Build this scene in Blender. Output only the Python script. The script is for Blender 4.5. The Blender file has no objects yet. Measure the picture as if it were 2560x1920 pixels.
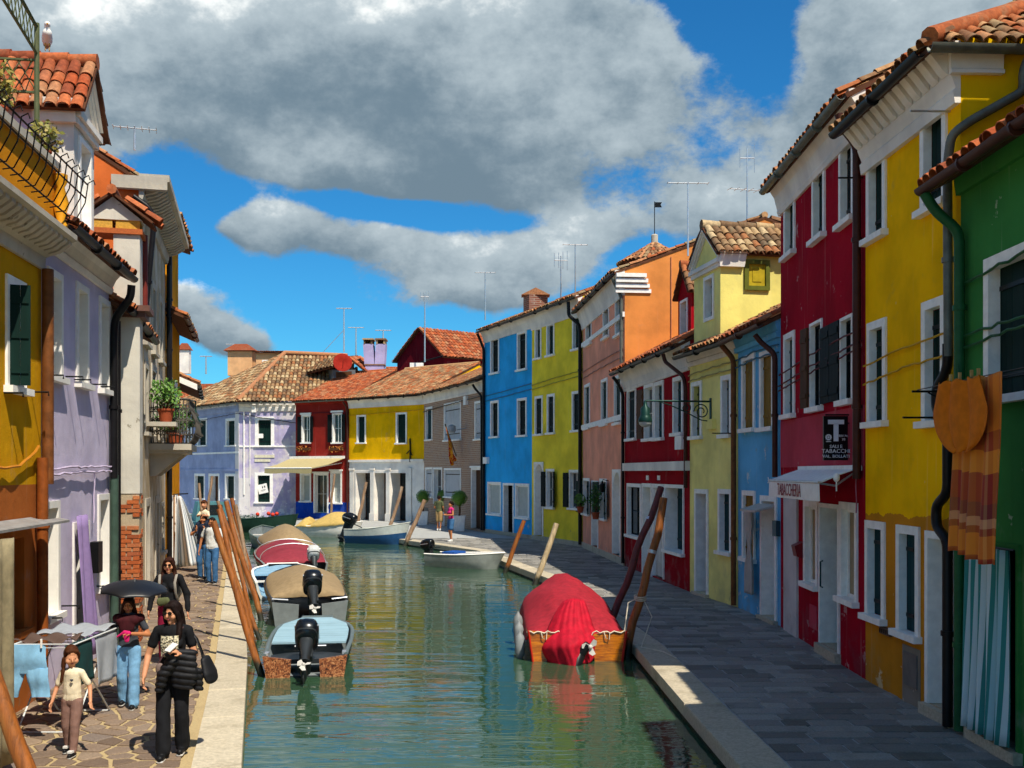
import bpy, bmesh, math, random
import numpy as np
from mathutils import Vector, Matrix
V = Vector
random.seed(7); R = random.Random(11)
scene = bpy.context.scene
col = scene.collection
# ------------------------------------------------------------------ camera, world, sun, exposure
F = 2600.0; CX = 1280.0; HY = 1180.0; CH = 3.0      # focal length (px of a 2560 wide frame), centre, horizon row, eye height over the quay
cam_d = bpy.data.cameras.new('camera'); cam = bpy.data.objects.new('camera', cam_d); col.objects.link(cam)
cam.location = (0, 0, CH); cam.rotation_euler = (math.radians(90), 0, 0)
cam_d.sensor_width = 36; cam_d.lens = 36*F/2560; cam_d.shift_y = (HY-960)/2560
cam_d.clip_start = 0.1; cam_d.clip_end = 3000
scene.camera = cam
SUN_AZ = math.radians(147.0); SUN_EL = math.radians(57.0)   # azimuth clockwise from +Y
to_sun = V((math.sin(SUN_AZ)*math.cos(SUN_EL), math.cos(SUN_AZ)*math.cos(SUN_EL), math.sin(SUN_EL)))
sun_d = bpy.data.lights.new('sun', 'SUN'); sun_d.energy = 3.1; sun_d.angle = math.radians(0.5); sun_d.color = (1.0, 0.91, 0.76)
sun = bpy.data.objects.new('sun', sun_d); col.objects.link(sun)
sun.rotation_euler = (-to_sun).to_track_quat('-Z', 'Y').to_euler(); sun.location = (30, -50, 60)
scene.view_settings.view_transform = 'Standard'; scene.view_settings.look = 'None'
scene.view_settings.exposure = 1.02; scene.view_settings.gamma = 1.0; scene.view_settings.use_curve_mapping = False
scene.cycles.max_bounces = 7; scene.cycles.diffuse_bounces = 5; scene.cycles.glossy_bounces = 2; scene.cycles.transmission_bounces = 3
scene.cycles.use_denoising = True; scene.cycles.use_adaptive_sampling = True; scene.cycles.adaptive_threshold = .03
try: scene.cycles.sample_clamp_indirect = 6
except Exception: pass

class NT:                                            # tiny node-graph helper
    def __init__(s, tree): s.t = tree; s.n = tree.nodes; s.l = tree.links
    def new(s, typ, **kw):
        n = s.n.new(typ)
        for k, v in kw.items():
            if k.startswith('i_'):
                key = k[2:]; key = int(key) if key.isdigit() else key.replace('_', ' ')
                s.set(n.inputs[key], v)
            else: setattr(n, k, v)
        return n
    def set(s, sock, v):
        if isinstance(v, bpy.types.NodeSocket): s.l.new(v, sock)
        else: sock.default_value = v
    def math(s, op, a, b=None, c=None, clamp=False):
        n = s.n.new('ShaderNodeMath'); n.operation = op; n.use_clamp = clamp
        s.set(n.inputs[0], a)
        if b is not None: s.set(n.inputs[1], b)
        if c is not None: s.set(n.inputs[2], c)
        return n.outputs[0]
    def mix(s, f, a, b, mode='MIX'):
        n = s.n.new('ShaderNodeMix'); n.data_type = 'RGBA'; n.blend_type = mode
        s.set(n.inputs[0], f); s.set(n.inputs[6], a); s.set(n.inputs[7], b)
        return n.outputs[2]
    def noise(s, vec, scale, detail=4, rough=0.55, dist=0.0):
        n = s.n.new('ShaderNodeTexNoise'); n.inputs['Scale'].default_value = scale; n.inputs['Detail'].default_value = detail
        n.inputs['Roughness'].default_value = rough; n.inputs['Distortion'].default_value = dist
        if vec is not None: s.l.new(vec, n.inputs['Vector'])
        return n.outputs[0]
    def ss(s, x, a, b):                              # smoothstep a..b -> 0..1
        n = s.n.new('ShaderNodeMapRange'); n.interpolation_type = 'SMOOTHSTEP'
        s.set(n.inputs[0], x); s.set(n.inputs[1], a); s.set(n.inputs[2], b); n.inputs[3].default_value = 0; n.inputs[4].default_value = 1
        return n.outputs[0]
    def mapv(s, vec, scale=(1, 1, 1), rot=(0, 0, 0), loc=(0, 0, 0)):
        n = s.n.new('ShaderNodeMapping'); s.l.new(vec, n.inputs[0])
        n.inputs['Scale'].default_value = scale; n.inputs['Rotation'].default_value = rot; n.inputs['Location'].default_value = loc
        return n.outputs[0]

def C(h, k=1.0):                                     # '#rrggbb' display colour -> linear rgba
    h = h.lstrip('#'); o = []
    for i in (0, 2, 4):
        c = int(h[i:i+2], 16)/255
        o.append(min(1, (c/12.92 if c <= .04045 else ((c+.055)/1.055)**2.4)*k))
    return (*o, 1.0)
def sc(c, k): return (min(1, c[0]*k), min(1, c[1]*k), min(1, c[2]*k), 1)

# sky with broken cumulus, laid out by direction (azimuth, elevation)
def make_world():
    w = bpy.data.worlds.new('World'); scene.world = w; w.use_nodes = True
    t = NT(w.node_tree); t.n.clear()
    out = t.new('ShaderNodeOutputWorld'); bg = t.new('ShaderNodeBackground')
    t.l.new(bg.outputs[0], out.inputs[0]); bg.inputs[1].default_value = 0.15
    sky = t.new('ShaderNodeTexSky'); sky.sky_type = 'NISHITA'; sky.sun_disc = False
    sky.sun_elevation = SUN_EL; sky.sun_rotation = SUN_AZ; sky.air_density = 1.0; sky.dust_density = 0.15; sky.ozone_density = 5.0; sky.altitude = 0
    tc = t.new('ShaderNodeTexCoord'); d = tc.outputs['Generated']
    sx = t.new('ShaderNodeSeparateXYZ'); t.l.new(d, sx.inputs[0]); x, y, z = sx.outputs
    wn = t.new('ShaderNodeTexNoise'); wn.inputs['Scale'].default_value = 5.0; wn.inputs['Detail'].default_value = 2.0; t.l.new(t.mapv(d, (1, 1, 1.3), loc=(1.3, 4.2, 2.2)), wn.inputs['Vector'])
    ws = t.new('ShaderNodeSeparateColor'); t.l.new(wn.outputs['Color'], ws.inputs[0])
    az = t.math('ADD', t.math('ARCTAN2', x, y), t.math('MULTIPLY', t.math('SUBTRACT', ws.outputs[0], .5), .16))
    el = t.math('ADD', t.math('ARCSINE', z), t.math('MULTIPLY', t.math('SUBTRACT', ws.outputs[1], .5), .10))
    def ae(px, py):
        a = (px-CX)/F; e = (HY-py)/F
        return math.atan2(a, 1), math.asin(e/math.sqrt(a*a+e*e+1))
    n1 = t.noise(t.mapv(d, (1, 1, 1.5)), 7.5, 8, 0.66)
    def blob(px, py, rx, ry, amp):                   # a cloud bank centred on a direction: weight and how far up it we look
        a0, e0 = ae(px, py)
        da = t.math('MULTIPLY_ADD', az, F/rx, -a0*F/rx)
        de = t.math('MULTIPLY_ADD', el, F/ry, -e0*F/ry)
        g = t.math('MULTIPLY', t.math('EXPONENT', t.math('MULTIPLY', t.math('MULTIPLY_ADD', da, da, t.math('MULTIPLY', de, de)), -1.0)), amp)
        return g, t.math('MULTIPLY', g, de)
    bl = [(250, 90, 640, 230, .50), (900, 110, 680, 230, .52), (930, 380, 430, 105, .44), (1420, 220, 270, 210, .46), (2230, 170, 330, 290, .50),
          (720, 560, 200, 60, .52), (1010, 610, 150, 50, .46), (1250, 690, 230, 95, .56), (1500, 530, 110, 60, .52), (1840, 510, 200, 80, .52),
          (490, 790, 130, 80, .70), (600, 840, 110, 45, .5), (1840, 60, 130, 130, -.60), (430, 560, 150, 170, -.42), (980, 505, 480, 32, -.40), (1180, 760, 160, 40, .30), (1400, 620, 150, 70, .36), (2300, -500, 900, 450, .3), (-700, -100, 800, 500, .3)]
    f = None; tp = None
    for b in bl:
        g, gt = blob(*b)
        f = g if f is None else t.math('ADD', f, g)
        if b[4] > 0: tp = gt if tp is None else t.math('ADD', tp, gt)
    # elsewhere in the sky the same broken cloud by noise alone
    front = t.ss(y, 0.25, 0.65)
    f = t.math('MULTIPLY_ADD', t.math('SUBTRACT', 1.0, front), t.math('MULTIPLY', t.ss(ws.outputs[2], .42, .62), .46), f)
    dens = t.math('MULTIPLY_ADD', t.math('SUBTRACT', n1, .5), 1.15, f)
    mask = t.math('MULTIPLY', t.ss(dens, 0.17, 0.36), t.ss(z, -0.02, 0.05))
    n3 = t.noise(t.mapv(d, (1, 1, 1.4), loc=(7.7, 2.0, 1.0)), 7.0, 6, .63)
    br = t.math('ADD', t.math('MULTIPLY_ADD', t.math('DIVIDE', tp, t.math('MAXIMUM', f, .22)), .55, t.math('MULTIPLY', t.math('SUBTRACT', n3, .5), 2.3)), t.math('MULTIPLY', t.math('SUBTRACT', n1, .5), 1.2))
    grey = t.mix(t.ss(br, -.60, .38), (.56, .82, 1.04, 1), (1.65, 1.95, 2.12, 1))
    cc = t.mix(t.ss(br, .16, .74), grey, (4.6, 4.6, 4.4, 1))
    hs = t.new('ShaderNodeHueSaturation', i_Saturation=1.2, i_Value=0.44); t.l.new(sky.outputs[0], hs.inputs['Color'])
    blue = t.mix(1.0, hs.outputs[0], (.30, .84, .98, 1), 'MULTIPLY')
    t.l.new(t.mix(mask, blue, cc), bg.inputs[0])
make_world()

# ------------------------------------------------------------------ measuring: photo pixel -> place
def ray(x, y): return V(((x-CX)/F, 1.0, -(y-HY)/F))
def at(x, y, Y): d = ray(x, y); return V((d.x*Y, Y, CH+d.z*Y))
def ground(x, y, h=0.0):
    Y = (CH-h)*F/(y-HY); return V(((x-CX)*Y/F, Y, h))
CR = dict(c1=(0, 0, .38567), c2=(0, 600, .38567), c3=(0, 1240, .41), c4=(400, 700, .3618), c5=(780, 780, .37368), c6=(1180, 620, .48218),
          c7=(1540, 500, .6389), c8=(1900, 0, .57844), d1=(1900, 900, .6151), d2=(560, 1240, .30137), d3=(1200, 1200, .33755),
          d4=(1500, 1400, .36166), d5=(100, 1380, .32555), d6=(1500, 350, .36179), d7=(440, 780, .36166), s=(0, 0, 1))
def cp(c, x, y): a = CR[c]; return a[0]+x*a[2], a[1]+y*a[2]

# ------------------------------------------------------------------ objects
ORG = {}
def origin_of(o): return ORG.get(o.name, V((0, 0, 0))) if o else V((0, 0, 0))
def tag(o, label=None, cat=None, group=None, kind=None):
    if label: o['label'] = label
    if cat: o['category'] = cat
    if group: o['group'] = group
    if kind: o['kind'] = kind
    return o
def empty(name, loc, parent=None, label=None, cat=None, group=None):
    o = bpy.data.objects.new(name, None); col.objects.link(o); o.empty_display_size = .2
    loc = V(loc); ORG[o.name] = loc.copy()
    o.parent = parent; o.location = loc-origin_of(parent)
    return tag(o, label, cat, group)
def place(name, me, M, parent=None):                 # shared mesh at a world matrix
    o = bpy.data.objects.new(name, me); col.objects.link(o); o.parent = parent
    ORG[o.name] = M.translation.copy()
    o.matrix_basis = Matrix.Translation(-origin_of(parent)) @ M
    return o

class MB:
    def __init__(s): s.v = []; s.f = []; s.m = []
    def add(s, vs, fs, m=0):
        b = len(s.v); s.v.extend([V(p) for p in vs])
        for f in fs: s.f.append([b+i for i in f]); s.m.append(m)
        return s
    def quad(s, a, b, c, d, m=0): return s.add([a, b, c, d], [(0, 1, 2, 3)], m)
    def hexa(s, p, m=0):                             # 8 corners: bottom 4, top 4
        return s.add(p, [(0, 3, 2, 1), (4, 5, 6, 7), (0, 1, 5, 4), (1, 2, 6, 5), (2, 3, 7, 6), (3, 0, 4, 7)], m)
    def box(s, c, sx, sy, sz, rz=0, m=0):            # full sizes, centre c
        c = V(c); ca, sa = math.cos(rz), math.sin(rz); p = []
        for k in (-1, 1):
            for i, j in ((-1, -1), (1, -1), (1, 1), (-1, 1)):
                x, y = i*sx/2, j*sy/2; p.append(c+V((x*ca-y*sa, x*sa+y*ca, k*sz/2)))
        return s.hexa(p, m)
    def fbox(s, fc, u0, u1, n0, n1, z0, z1, m=0):    # box in facade coordinates
        w = fc.w
        return s.hexa([w(u0, n1, z0), w(u1, n1, z0), w(u1, n0, z0), w(u0, n0, z0), w(u0, n1, z1), w(u1, n1, z1), w(u1, n0, z1), w(u0, n0, z1)], m)
    def loft(s, rings, cap0=True, cap1=True, m=0, closed=True):
        n = len(rings[0]); b = len(s.v)
        for r in rings: s.v.extend([V(p) for p in r])
        for i in range(len(rings)-1):
            for j in range(n if closed else n-1):
                k = (j+1) % n
                s.f.append([b+i*n+j, b+i*n+k, b+(i+1)*n+k, b+(i+1)*n+j]); s.m.append(m)
        if cap0: s.f.append([b+j for j in range(n)][::-1]); s.m.append(m)
        if cap1: s.f.append([b+(len(rings)-1)*n+j for j in range(n)]); s.m.append(m)
        return s
    def tube(s, pts, r, seg=8, m=0, flat=1.0, caps=True):
        pts = [V(p) for p in pts]; rr = r if isinstance(r, (list, tuple)) else [r]*len(pts)
        up = None; rings = []
        for i, p in enumerate(pts):
            a = pts[max(0, i-1)]; b = pts[min(len(pts)-1, i+1)]; t = (b-a)
            t = t.normalized() if t.length > 1e-9 else V((0, 0, 1))
            if up is None:
                up = V((0, 0, 1)) if abs(t.z) < .9 else V((1, 0, 0))
            sd = t.cross(up)
            if sd.length < 1e-6: sd = t.cross(V((0, 1, 0)))
            sd.normalize(); up = sd.cross(t).normalized()
            rings.append([p+(sd*math.cos(q)+up*math.sin(q)*flat)*rr[i] for q in [2*math.pi*k/seg for k in range(seg)]])
        return s.loft(rings, caps, caps, m)
    def lathe(s, c, prof, seg=16, m=0, axis=V((0, 0, 1))):   # prof: (r, h)
        c = V(c); z = axis.normalized(); x = z.orthogonal().normalized(); y = z.cross(x)
        return s.loft([[c+z*h+(x*math.cos(q)+y*math.sin(q))*max(r, 1e-4) for q in [2*math.pi*k/seg for k in range(seg)]] for r, h in prof], True, True, m)
    def prism(s, poly, vec, m=0):
        n = len(poly); vec = V(vec); p = [V(q) for q in poly]
        b = len(s.v); s.v.extend(p+[q+vec for q in p])
        s.f.append([b+i for i in range(n)][::-1]); s.m.append(m); s.f.append([b+n+i for i in range(n)]); s.m.append(m)
        for i in range(n): j = (i+1) % n; s.f.append([b+i, b+j, b+n+j, b+n+i]); s.m.append(m)
        return s
    def ball(s, c, r, seg=12, rings=8, m=0):
        c = V(c); r = (r, r, r) if not isinstance(r, (tuple, list)) else r
        rs = []
        for i in range(rings+1):
            th = math.pi*(i/rings); th = min(max(th, .02), math.pi-.02)
            rs.append([c+V((r[0]*math.sin(th)*math.cos(q), r[1]*math.sin(th)*math.sin(q), -r[2]*math.cos(th))) for q in [2*math.pi*k/seg for k in range(seg)]])
        return s.loft(rs, True, True, m)
    def mesh(s, name, mats, smooth=None, org=V((0, 0, 0)), fix=False):
        me = bpy.data.meshes.new(name)
        me.from_pydata([tuple(p-org) for p in s.v], [], s.f)
        for m in (mats if isinstance(mats, (list, tuple)) else [mats]): me.materials.append(m)
        me.polygons.foreach_set('material_index', s.m)
        if fix:
            bm = bmesh.new(); bm.from_mesh(me); bmesh.ops.recalc_face_normals(bm, faces=bm.faces); bm.to_mesh(me); bm.free()
        if smooth:
            me.polygons.foreach_set('use_smooth', [True]*len(me.polygons))
            me.set_sharp_from_angle(angle=math.radians(smooth if smooth is not True else 40))
        me.update(); return me
    def build(s, name, mats, parent=None, smooth=None, label=None, cat=None, group=None, kind=None, org=None, fix=True):
        if not s.v: return None
        if org is None:
            xs = [p.x for p in s.v]; ys = [p.y for p in s.v]; zs = [p.z for p in s.v]
            org = V(((min(xs)+max(xs))/2, (min(ys)+max(ys))/2, min(zs)))
        me = s.mesh(name, mats, smooth, org, fix)
        o = bpy.data.objects.new(name, me); col.objects.link(o); o.parent = parent
        ORG[o.name] = org.copy(); o.location = org-origin_of(parent)
        return tag(o, label, cat, group, kind)

# ------------------------------------------------------------------ materials
MATS = {}
def newmat(name):
    m = bpy.data.materials.new(name); m.use_nodes = True
    t = NT(m.node_tree); b = t.n['Principled BSDF']
    g = t.new('ShaderNodeNewGeometry')
    return m, t, b, g.outputs['Position'], g
def bump(t, b, h, strength, dist=.02):
    n = t.new('ShaderNodeBump'); n.inputs['Strength'].default_value = strength; n.inputs['Distance'].default_value = dist
    t.l.new(h, n.inputs['Height']); t.l.new(n.outputs[0], b.inputs['Normal'])
def plaster(name, hexc, worn=None, wear=.35, damp='#8d8a84', rag=None):
    """painted lime render: blotches, run-off streaks, flaked and damp patches; rag=(hex, z) a second coat below a ragged edge"""
    if name in MATS: return MATS[name]
    m, t, b, P, g = newmat(name); c = C(hexc)
    sx = t.new('ShaderNodeSeparateXYZ'); t.l.new(P, sx.inputs[0]); z = sx.outputs[2]
    c1 = c
    if rag:
        e = t.math('ADD', z, t.math('MULTIPLY', t.math('SUBTRACT', t.noise(P, 3.2, 5), .5), .28))
        c1 = t.mix(t.math('GREATER_THAN', e, rag[1]), C(rag[0]), c)
    n1 = t.noise(P, .9, 4, .6)
    a = t.mix(t.ss(n1, .3, .72), t.mix(1.0, c1, (.80, .79, .80, 1), 'MULTIPLY'), t.mix(1.0, c1, (1.10, 1.08, 1.06, 1), 'MULTIPLY'))
    n2 = t.noise(t.mapv(P, (4.5, 4.5, .28)), 1.0, 3, .6)
    a = t.mix(t.math('MULTIPLY', t.ss(n2, .52, .78), .30*wear+.04), a, t.mix(1.0, a, (.55, .54, .56, 1), 'MULTIPLY'))
    n2b = t.noise(t.mapv(P, (7, 7, .35), loc=(3, 1, 0)), 1.0, 2, .6)
    if wear >= .9: n2b = t.noise(t.mapv(P, (1.1, 1.1, .8), loc=(3, 1, 0)), 1.0, 7, .68)
    a = t.mix(t.math('MULTIPLY', t.ss(n2b, .60, .82) if wear < .9 else t.ss(n2b, .46, .60), (.30 if wear < .9 else .62)*wear), a, C('#d9d4c8'))
    n3 = t.noise(P, 2.1, 6, .68)
    wc = C(worn) if worn else C('#b9ab98')
    th = t.math('ADD', .665-.13*wear, t.math('MULTIPLY', t.ss(z, 0.0, 1.6), .085))
    fl = t.ss(t.math('SUBTRACT', n3, th), -.012, .012)
    a = t.mix(t.math('MULTIPLY', fl, .85), a, wc)
    n4 = t.math('ADD', t.noise(P, 1.6, 4, .65), t.math('MULTIPLY', t.ss(z, 1.3, 0.0), .16))
    a = t.mix(t.math('MULTIPLY', t.ss(n4, .62, .76), .55*wear), a, C(damp))
    t.l.new(a, b.inputs['Base Color']); b.inputs['Roughness'].default_value = .92; b.inputs['Specular IOR Level'].default_value = .06
    h = t.math('ADD', t.math('MULTIPLY', t.noise(P, 60, 2), .35), t.math('MULTIPLY', t.noise(P, 7, 3), .9))
    bump(t, b, h, .35, .02)
    MATS[name] = m; return m
def paint(name, hexc, rough=.5, var=.18, metal=0, bumps=.1, scale=6, spec=.22):
    if name in MATS: return MATS[name]
    m, t, b, P, g = newmat(name); c = C(hexc)
    n = t.noise(P, scale, 5, .6)
    t.l.new(t.mix(t.ss(n, .3, .7), sc(c, 1-var), sc(c, 1+var*.6)), b.inputs['Base Color'])
    b.inputs['Roughness'].default_value = rough; b.inputs['Metallic'].default_value = metal; b.inputs['Specular IOR Level'].default_value = spec
    if bumps: bump(t, b, t.noise(P, scale*8, 3), bumps, .008)
    MATS[name] = m; return m
def wood(name, hexc, axis=2, rough=.6, var=.35, scale=9):
    if name in MATS: return MATS[name]
    m, t, b, P, g = newmat(name); c = C(hexc); s = [scale]*3; s[axis] = scale*.07
    n = t.noise(t.mapv(P, s), 1.0, 6, .65, .6); n2 = t.noise(P, 1.7, 4)
    a = t.mix(t.ss(n, .32, .7), sc(c, 1-var), sc(c, 1+var*.5))
    a = t.mix(t.math('MULTIPLY', t.ss(n2, .45, .75), .4), a, sc(c, .55))
    t.l.new(a, b.inputs['Base Color']); b.inputs['Roughness'].default_value = max(rough, .65); b.inputs['Specular IOR Level'].default_value = .12
    bump(t, b, n, .3, .01); MATS[name] = m; return m
def rnd_island(t, g):
    oi = t.new('ShaderNodeObjectInfo')
    return t.math('FRACT', t.math('ADD', g.outputs['Random Per Island'], oi.outputs['Random']))
def tilemat(name, cols, lichen=.3):
    if name in MATS: return MATS[name]
    m, t, b, P, g = newmat(name); r = rnd_island(t, g)
    cr = t.new('ShaderNodeValToRGB'); cr.color_ramp.interpolation = 'CONSTANT'; e = cr.color_ramp.elements
    e[0].color = C(cols[0]); e[0].position = 0
    e[1].color = C(cols[1]); e[1].position = 1/len(cols)
    for i in range(2, len(cols)): k = e.new(i/len(cols)); k.color = C(cols[i])
    t.l.new(r, cr.inputs[0])
    n = t.noise(P, 14, 5, .65); n2 = t.noise(P, 2.4, 6, .7)
    a = t.mix(t.ss(n, .35, .7), t.mix(1.0, cr.outputs[0], (.68, .66, .66, 1), 'MULTIPLY'), t.mix(1.0, cr.outputs[0], (1.12, 1.1, 1.08, 1), 'MULTIPLY'))
    a = t.mix(t.math('MULTIPLY', t.ss(n2, .5, .68), lichen), a, C('#8b8468'))
    t.l.new(a, b.inputs['Base Color']); b.inputs['Roughness'].default_value = .9; b.inputs['Specular IOR Level'].default_value = .2
    bump(t, b, n, .4, .01); MATS[name] = m; return m
def stonemat(name, cols, rough=.75, fine=30, stain='#3c3a34', st=.3, spec=.12):
    if name in MATS: return MATS[name]
    m, t, b, P, g = newmat(name); r = rnd_island(t, g)
    cr = t.new('ShaderNodeValToRGB'); e = cr.color_ramp.elements
    e[0].color = C(cols[0]); e[1].color = C(cols[-1])
    for i in range(1, len(cols)-1): k = e.new(i/(len(cols)-1)); k.color = C(cols[i])
    t.l.new(r, cr.inputs[0])
    n = t.noise(P, fine, 5, .65); n2 = t.noise(P, 1.3, 6, .65)
    a = t.mix(t.ss(n, .3, .72), t.mix(1.0, cr.outputs[0], (.78, .78, .78, 1), 'MULTIPLY'), t.mix(1.0, cr.outputs[0], (1.12, 1.12, 1.12, 1), 'MULTIPLY'))
    a = t.mix(t.math('MULTIPLY', t.ss(n2, .5, .72), st), a, C(stain))
    t.l.new(a, b.inputs['Base Color']); b.inputs['Roughness'].default_value = rough; b.inputs['Specular IOR Level'].default_value = spec
    bump(t, b, t.math('ADD', n, t.math('MULTIPLY', t.noise(P, 5, 3), 1.0)), .3, .012); MATS[name] = m; return m
def brickmat(name, c1, c2, mortar, sx=.26, sz=.075):
    if name in MATS: return MATS[name]
    m, t, b, P, g = newmat(name)
    # brick courses far off: run along the wall (x+y) and up
    s = t.new('ShaderNodeSeparateXYZ'); t.l.new(P, s.inputs[0])
    cb = t.new('ShaderNodeCombineXYZ'); t.l.new(t.math('SUBTRACT', s.outputs[0], s.outputs[1]), cb.inputs[0]); t.l.new(s.outputs[2], cb.inputs[1])
    br = t.new('ShaderNodeTexBrick', i_Scale=1.0, i_Color1=C(c1), i_Color2=C(c2), i_Mortar=C(mortar)); t.l.new(cb.outputs[0], br.inputs['Vector'])
    br.inputs['Brick Width'].default_value = sx*1.4; br.inputs['Row Height'].default_value = sz*1.3; br.inputs['Mortar Size'].default_value = .014
    n = t.noise(P, 2.0, 6, .65)
    a = t.mix(t.math('MULTIPLY', t.ss(n, .45, .7), .5), br.outputs[0], C('#8f8580'))
    t.l.new(a, b.inputs['Base Color']); b.inputs['Roughness'].default_value = .9
    bump(t, b, t.math('ADD', br.outputs[1], t.noise(P, 40, 3)), .3, .01); MATS[name] = m; return m
def cloth(name, hexc, rough=.85, var=.15, sheen=.0):
    if name in MATS: return MATS[name]
    m, t, b, P, g = newmat(name); c = C(hexc)
    n = t.noise(P, 9, 5, .6)
    t.l.new(t.mix(t.ss(n, .3, .7), sc(c, 1-var), sc(c, 1+var)), b.inputs['Base Color'])
    b.inputs['Roughness'].default_value = rough; b.inputs['Specular IOR Level'].default_value = .2
    bump(t, b, t.math('ADD', t.noise(P, 220, 2), t.math('MULTIPLY', t.noise(P, 22, 4), 1.5)), .35, .006); MATS[name] = m; return m
def leafmat(name, h1, h2):
    if name in MATS: return MATS[name]
    m, t, b, P, g = newmat(name); r = rnd_island(t, g)
    t.l.new(t.mix(r, C(h1), C(h2)), b.inputs['Base Color']); b.inputs['Roughness'].default_value = .55
    MATS[name] = m; return m
def stripes(name, cols, vec, period, duty=.5, extra=None):
    """woven stripes across a world direction"""
    if name in MATS: return MATS[name]
    m, t, b, P, g = newmat(name)
    at_ = t.new('ShaderNodeAttribute'); at_.attribute_name = 'su'; x = at_.outputs['Fac']
    k = t.math('FRACT', t.math('DIVIDE', x, period))
    a = t.mix(t.math('GREATER_THAN', k, duty), C(cols[0]), C(cols[1]))
    if len(cols) > 2:
        k2 = t.math('FRACT', t.math('DIVIDE', x, period*2))
        a = t.mix(t.math('MULTIPLY', t.math('GREATER_THAN', k, duty), t.math('GREATER_THAN', k2, .5)), a, C(cols[2]))
    t.l.new(a, b.inputs['Base Color']); b.inputs['Roughness'].default_value = .85
    bump(t, b, t.noise(P, 180, 2), .2, .004); MATS[name] = m; return m
def glassmat():
    if 'glass' in MATS: return MATS['glass']
    m, t, b, P, g = newmat('glass')
    t.l.new(t.mix(t.noise(P, 1.5, 3), C('#0b1012'), C('#252c30')), b.inputs['Base Color'])
    b.inputs['Roughness'].default_value = .06; b.inputs['Specular IOR Level'].default_value = .6
    bump(t, b, t.noise(P, 2.5, 2), .05, .02); MATS['glass'] = m; return m

WHITE = paint('white_trim', '#f2f0ea', .7, .10, bumps=.15)
WHITE2 = plaster('white_moulding', '#ebe7df', '#b5afa6', .35)
DARKGREEN = wood('dark_green_shutter', '#0d2a25', 2, .5, .25)
BLACKGREEN = wood('black_green_shutter', '#0a1314', 2, .5, .25)
TEAL = wood('teal_shutter', '#153c42', 2, .5, .25)
MUSTARD = wood('mustard_shutter', '#87661d', 2, .55, .25)
BROWNW = wood('brown_wood', '#5a3a24', 2, .6)
WHITEW = wood('white_wood', '#d5d3cc', 2, .6, .12)
GREYP = paint('grey_panel', '#a9afab', .5, .1)
BEIGE = paint('beige_blind', '#9b8c6c', .6, .12)
DARK = paint('dark_inside', '#101214', .8, .1, bumps=0)
GLASS = glassmat()
IRON = paint('black_iron', '#17181a', .45, .2, .4)
GUT = paint('dark_gutter', '#1d1c1e', .4, .25, .3)
GUTG = paint('grey_gutter', '#6a6e66', .5, .25, .3)
GUTB = paint('brown_gutter', '#4a2a22', .45, .2, .3)
RUST = paint('rusty_pipe', '#7a4a26', .6, .35, .2)
ALU = paint('aluminium', '#c8ccd0', .35, .1, .7)
TILE_O = tilemat('orange_tile', ['#a8522e', '#b4623a', '#bd6c42', '#8f4a30', '#a86848', '#9c5434', '#b07a56'], .22)
TILE_M = tilemat('mixed_tile', ['#a35a34', '#b98058', '#8f6a4a', '#c09468', '#7e5a40', '#b06a40', '#9a8260'], .35)
TILE_G = tilemat('weathered_tile', ['#9a7a58', '#b59a72', '#7c6248', '#a8865e', '#8c6a4c', '#c2ab84', '#6e5a46', '#a06a44'], .4)
TILE_B = paint('tile_bed', '#5c3a28', .95, .3)
TILE_F = tilemat('tile_field_far', ['#a2663c', '#b98a5c', '#8d6646', '#c59c70', '#a87248'], .3)
# ------------------------------------------------------------------ facades and houses
class Fac:
    """a vertical wall plane from A (left as seen) to B (right); u along, n outward, z up"""
    def __init__(s, A, B, face=(0, 0)):
        s.A = V((A[0], A[1], 0)); s.B = V((B[0], B[1], 0)); s.U = (s.B-s.A).normalized(); s.W = (s.B-s.A).length
        n = V((s.U.y, -s.U.x, 0)); s.N = n if n.dot(V((face[0], face[1], 0))-s.A) > 0 else -n
    def w(s, u, n, z): return s.A+s.U*u+s.N*n+V((0, 0, z))
    def hit(s, c, x, y, off=0):
        px, py = cp(c, x, y); d = ray(px, py); O = V((0, 0, CH)); A = s.A+s.N*off
        t = s.N.dot(A-O)/s.N.dot(d); P = O+d*t
        return (P-s.A).dot(s.U), P.z
    def rect(s, c, x0, y0, x1, y1, off=0):
        u0, z1 = s.hit(c, x0, y0, off); u1, z0 = s.hit(c, x1, y1, off); return (u0, u1, z0, z1)
    def side(s, u, depth, left):                     # a wall running back from the facade at u
        a = s.w(u, 0, 0); b = s.w(u, -depth, 0)
        return Fac((a.x, a.y), (b.x, b.y), (a.x+(-s.U.x if left else s.U.x)*3, a.y+(-s.U.y if left else s.U.y)*3))

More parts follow.
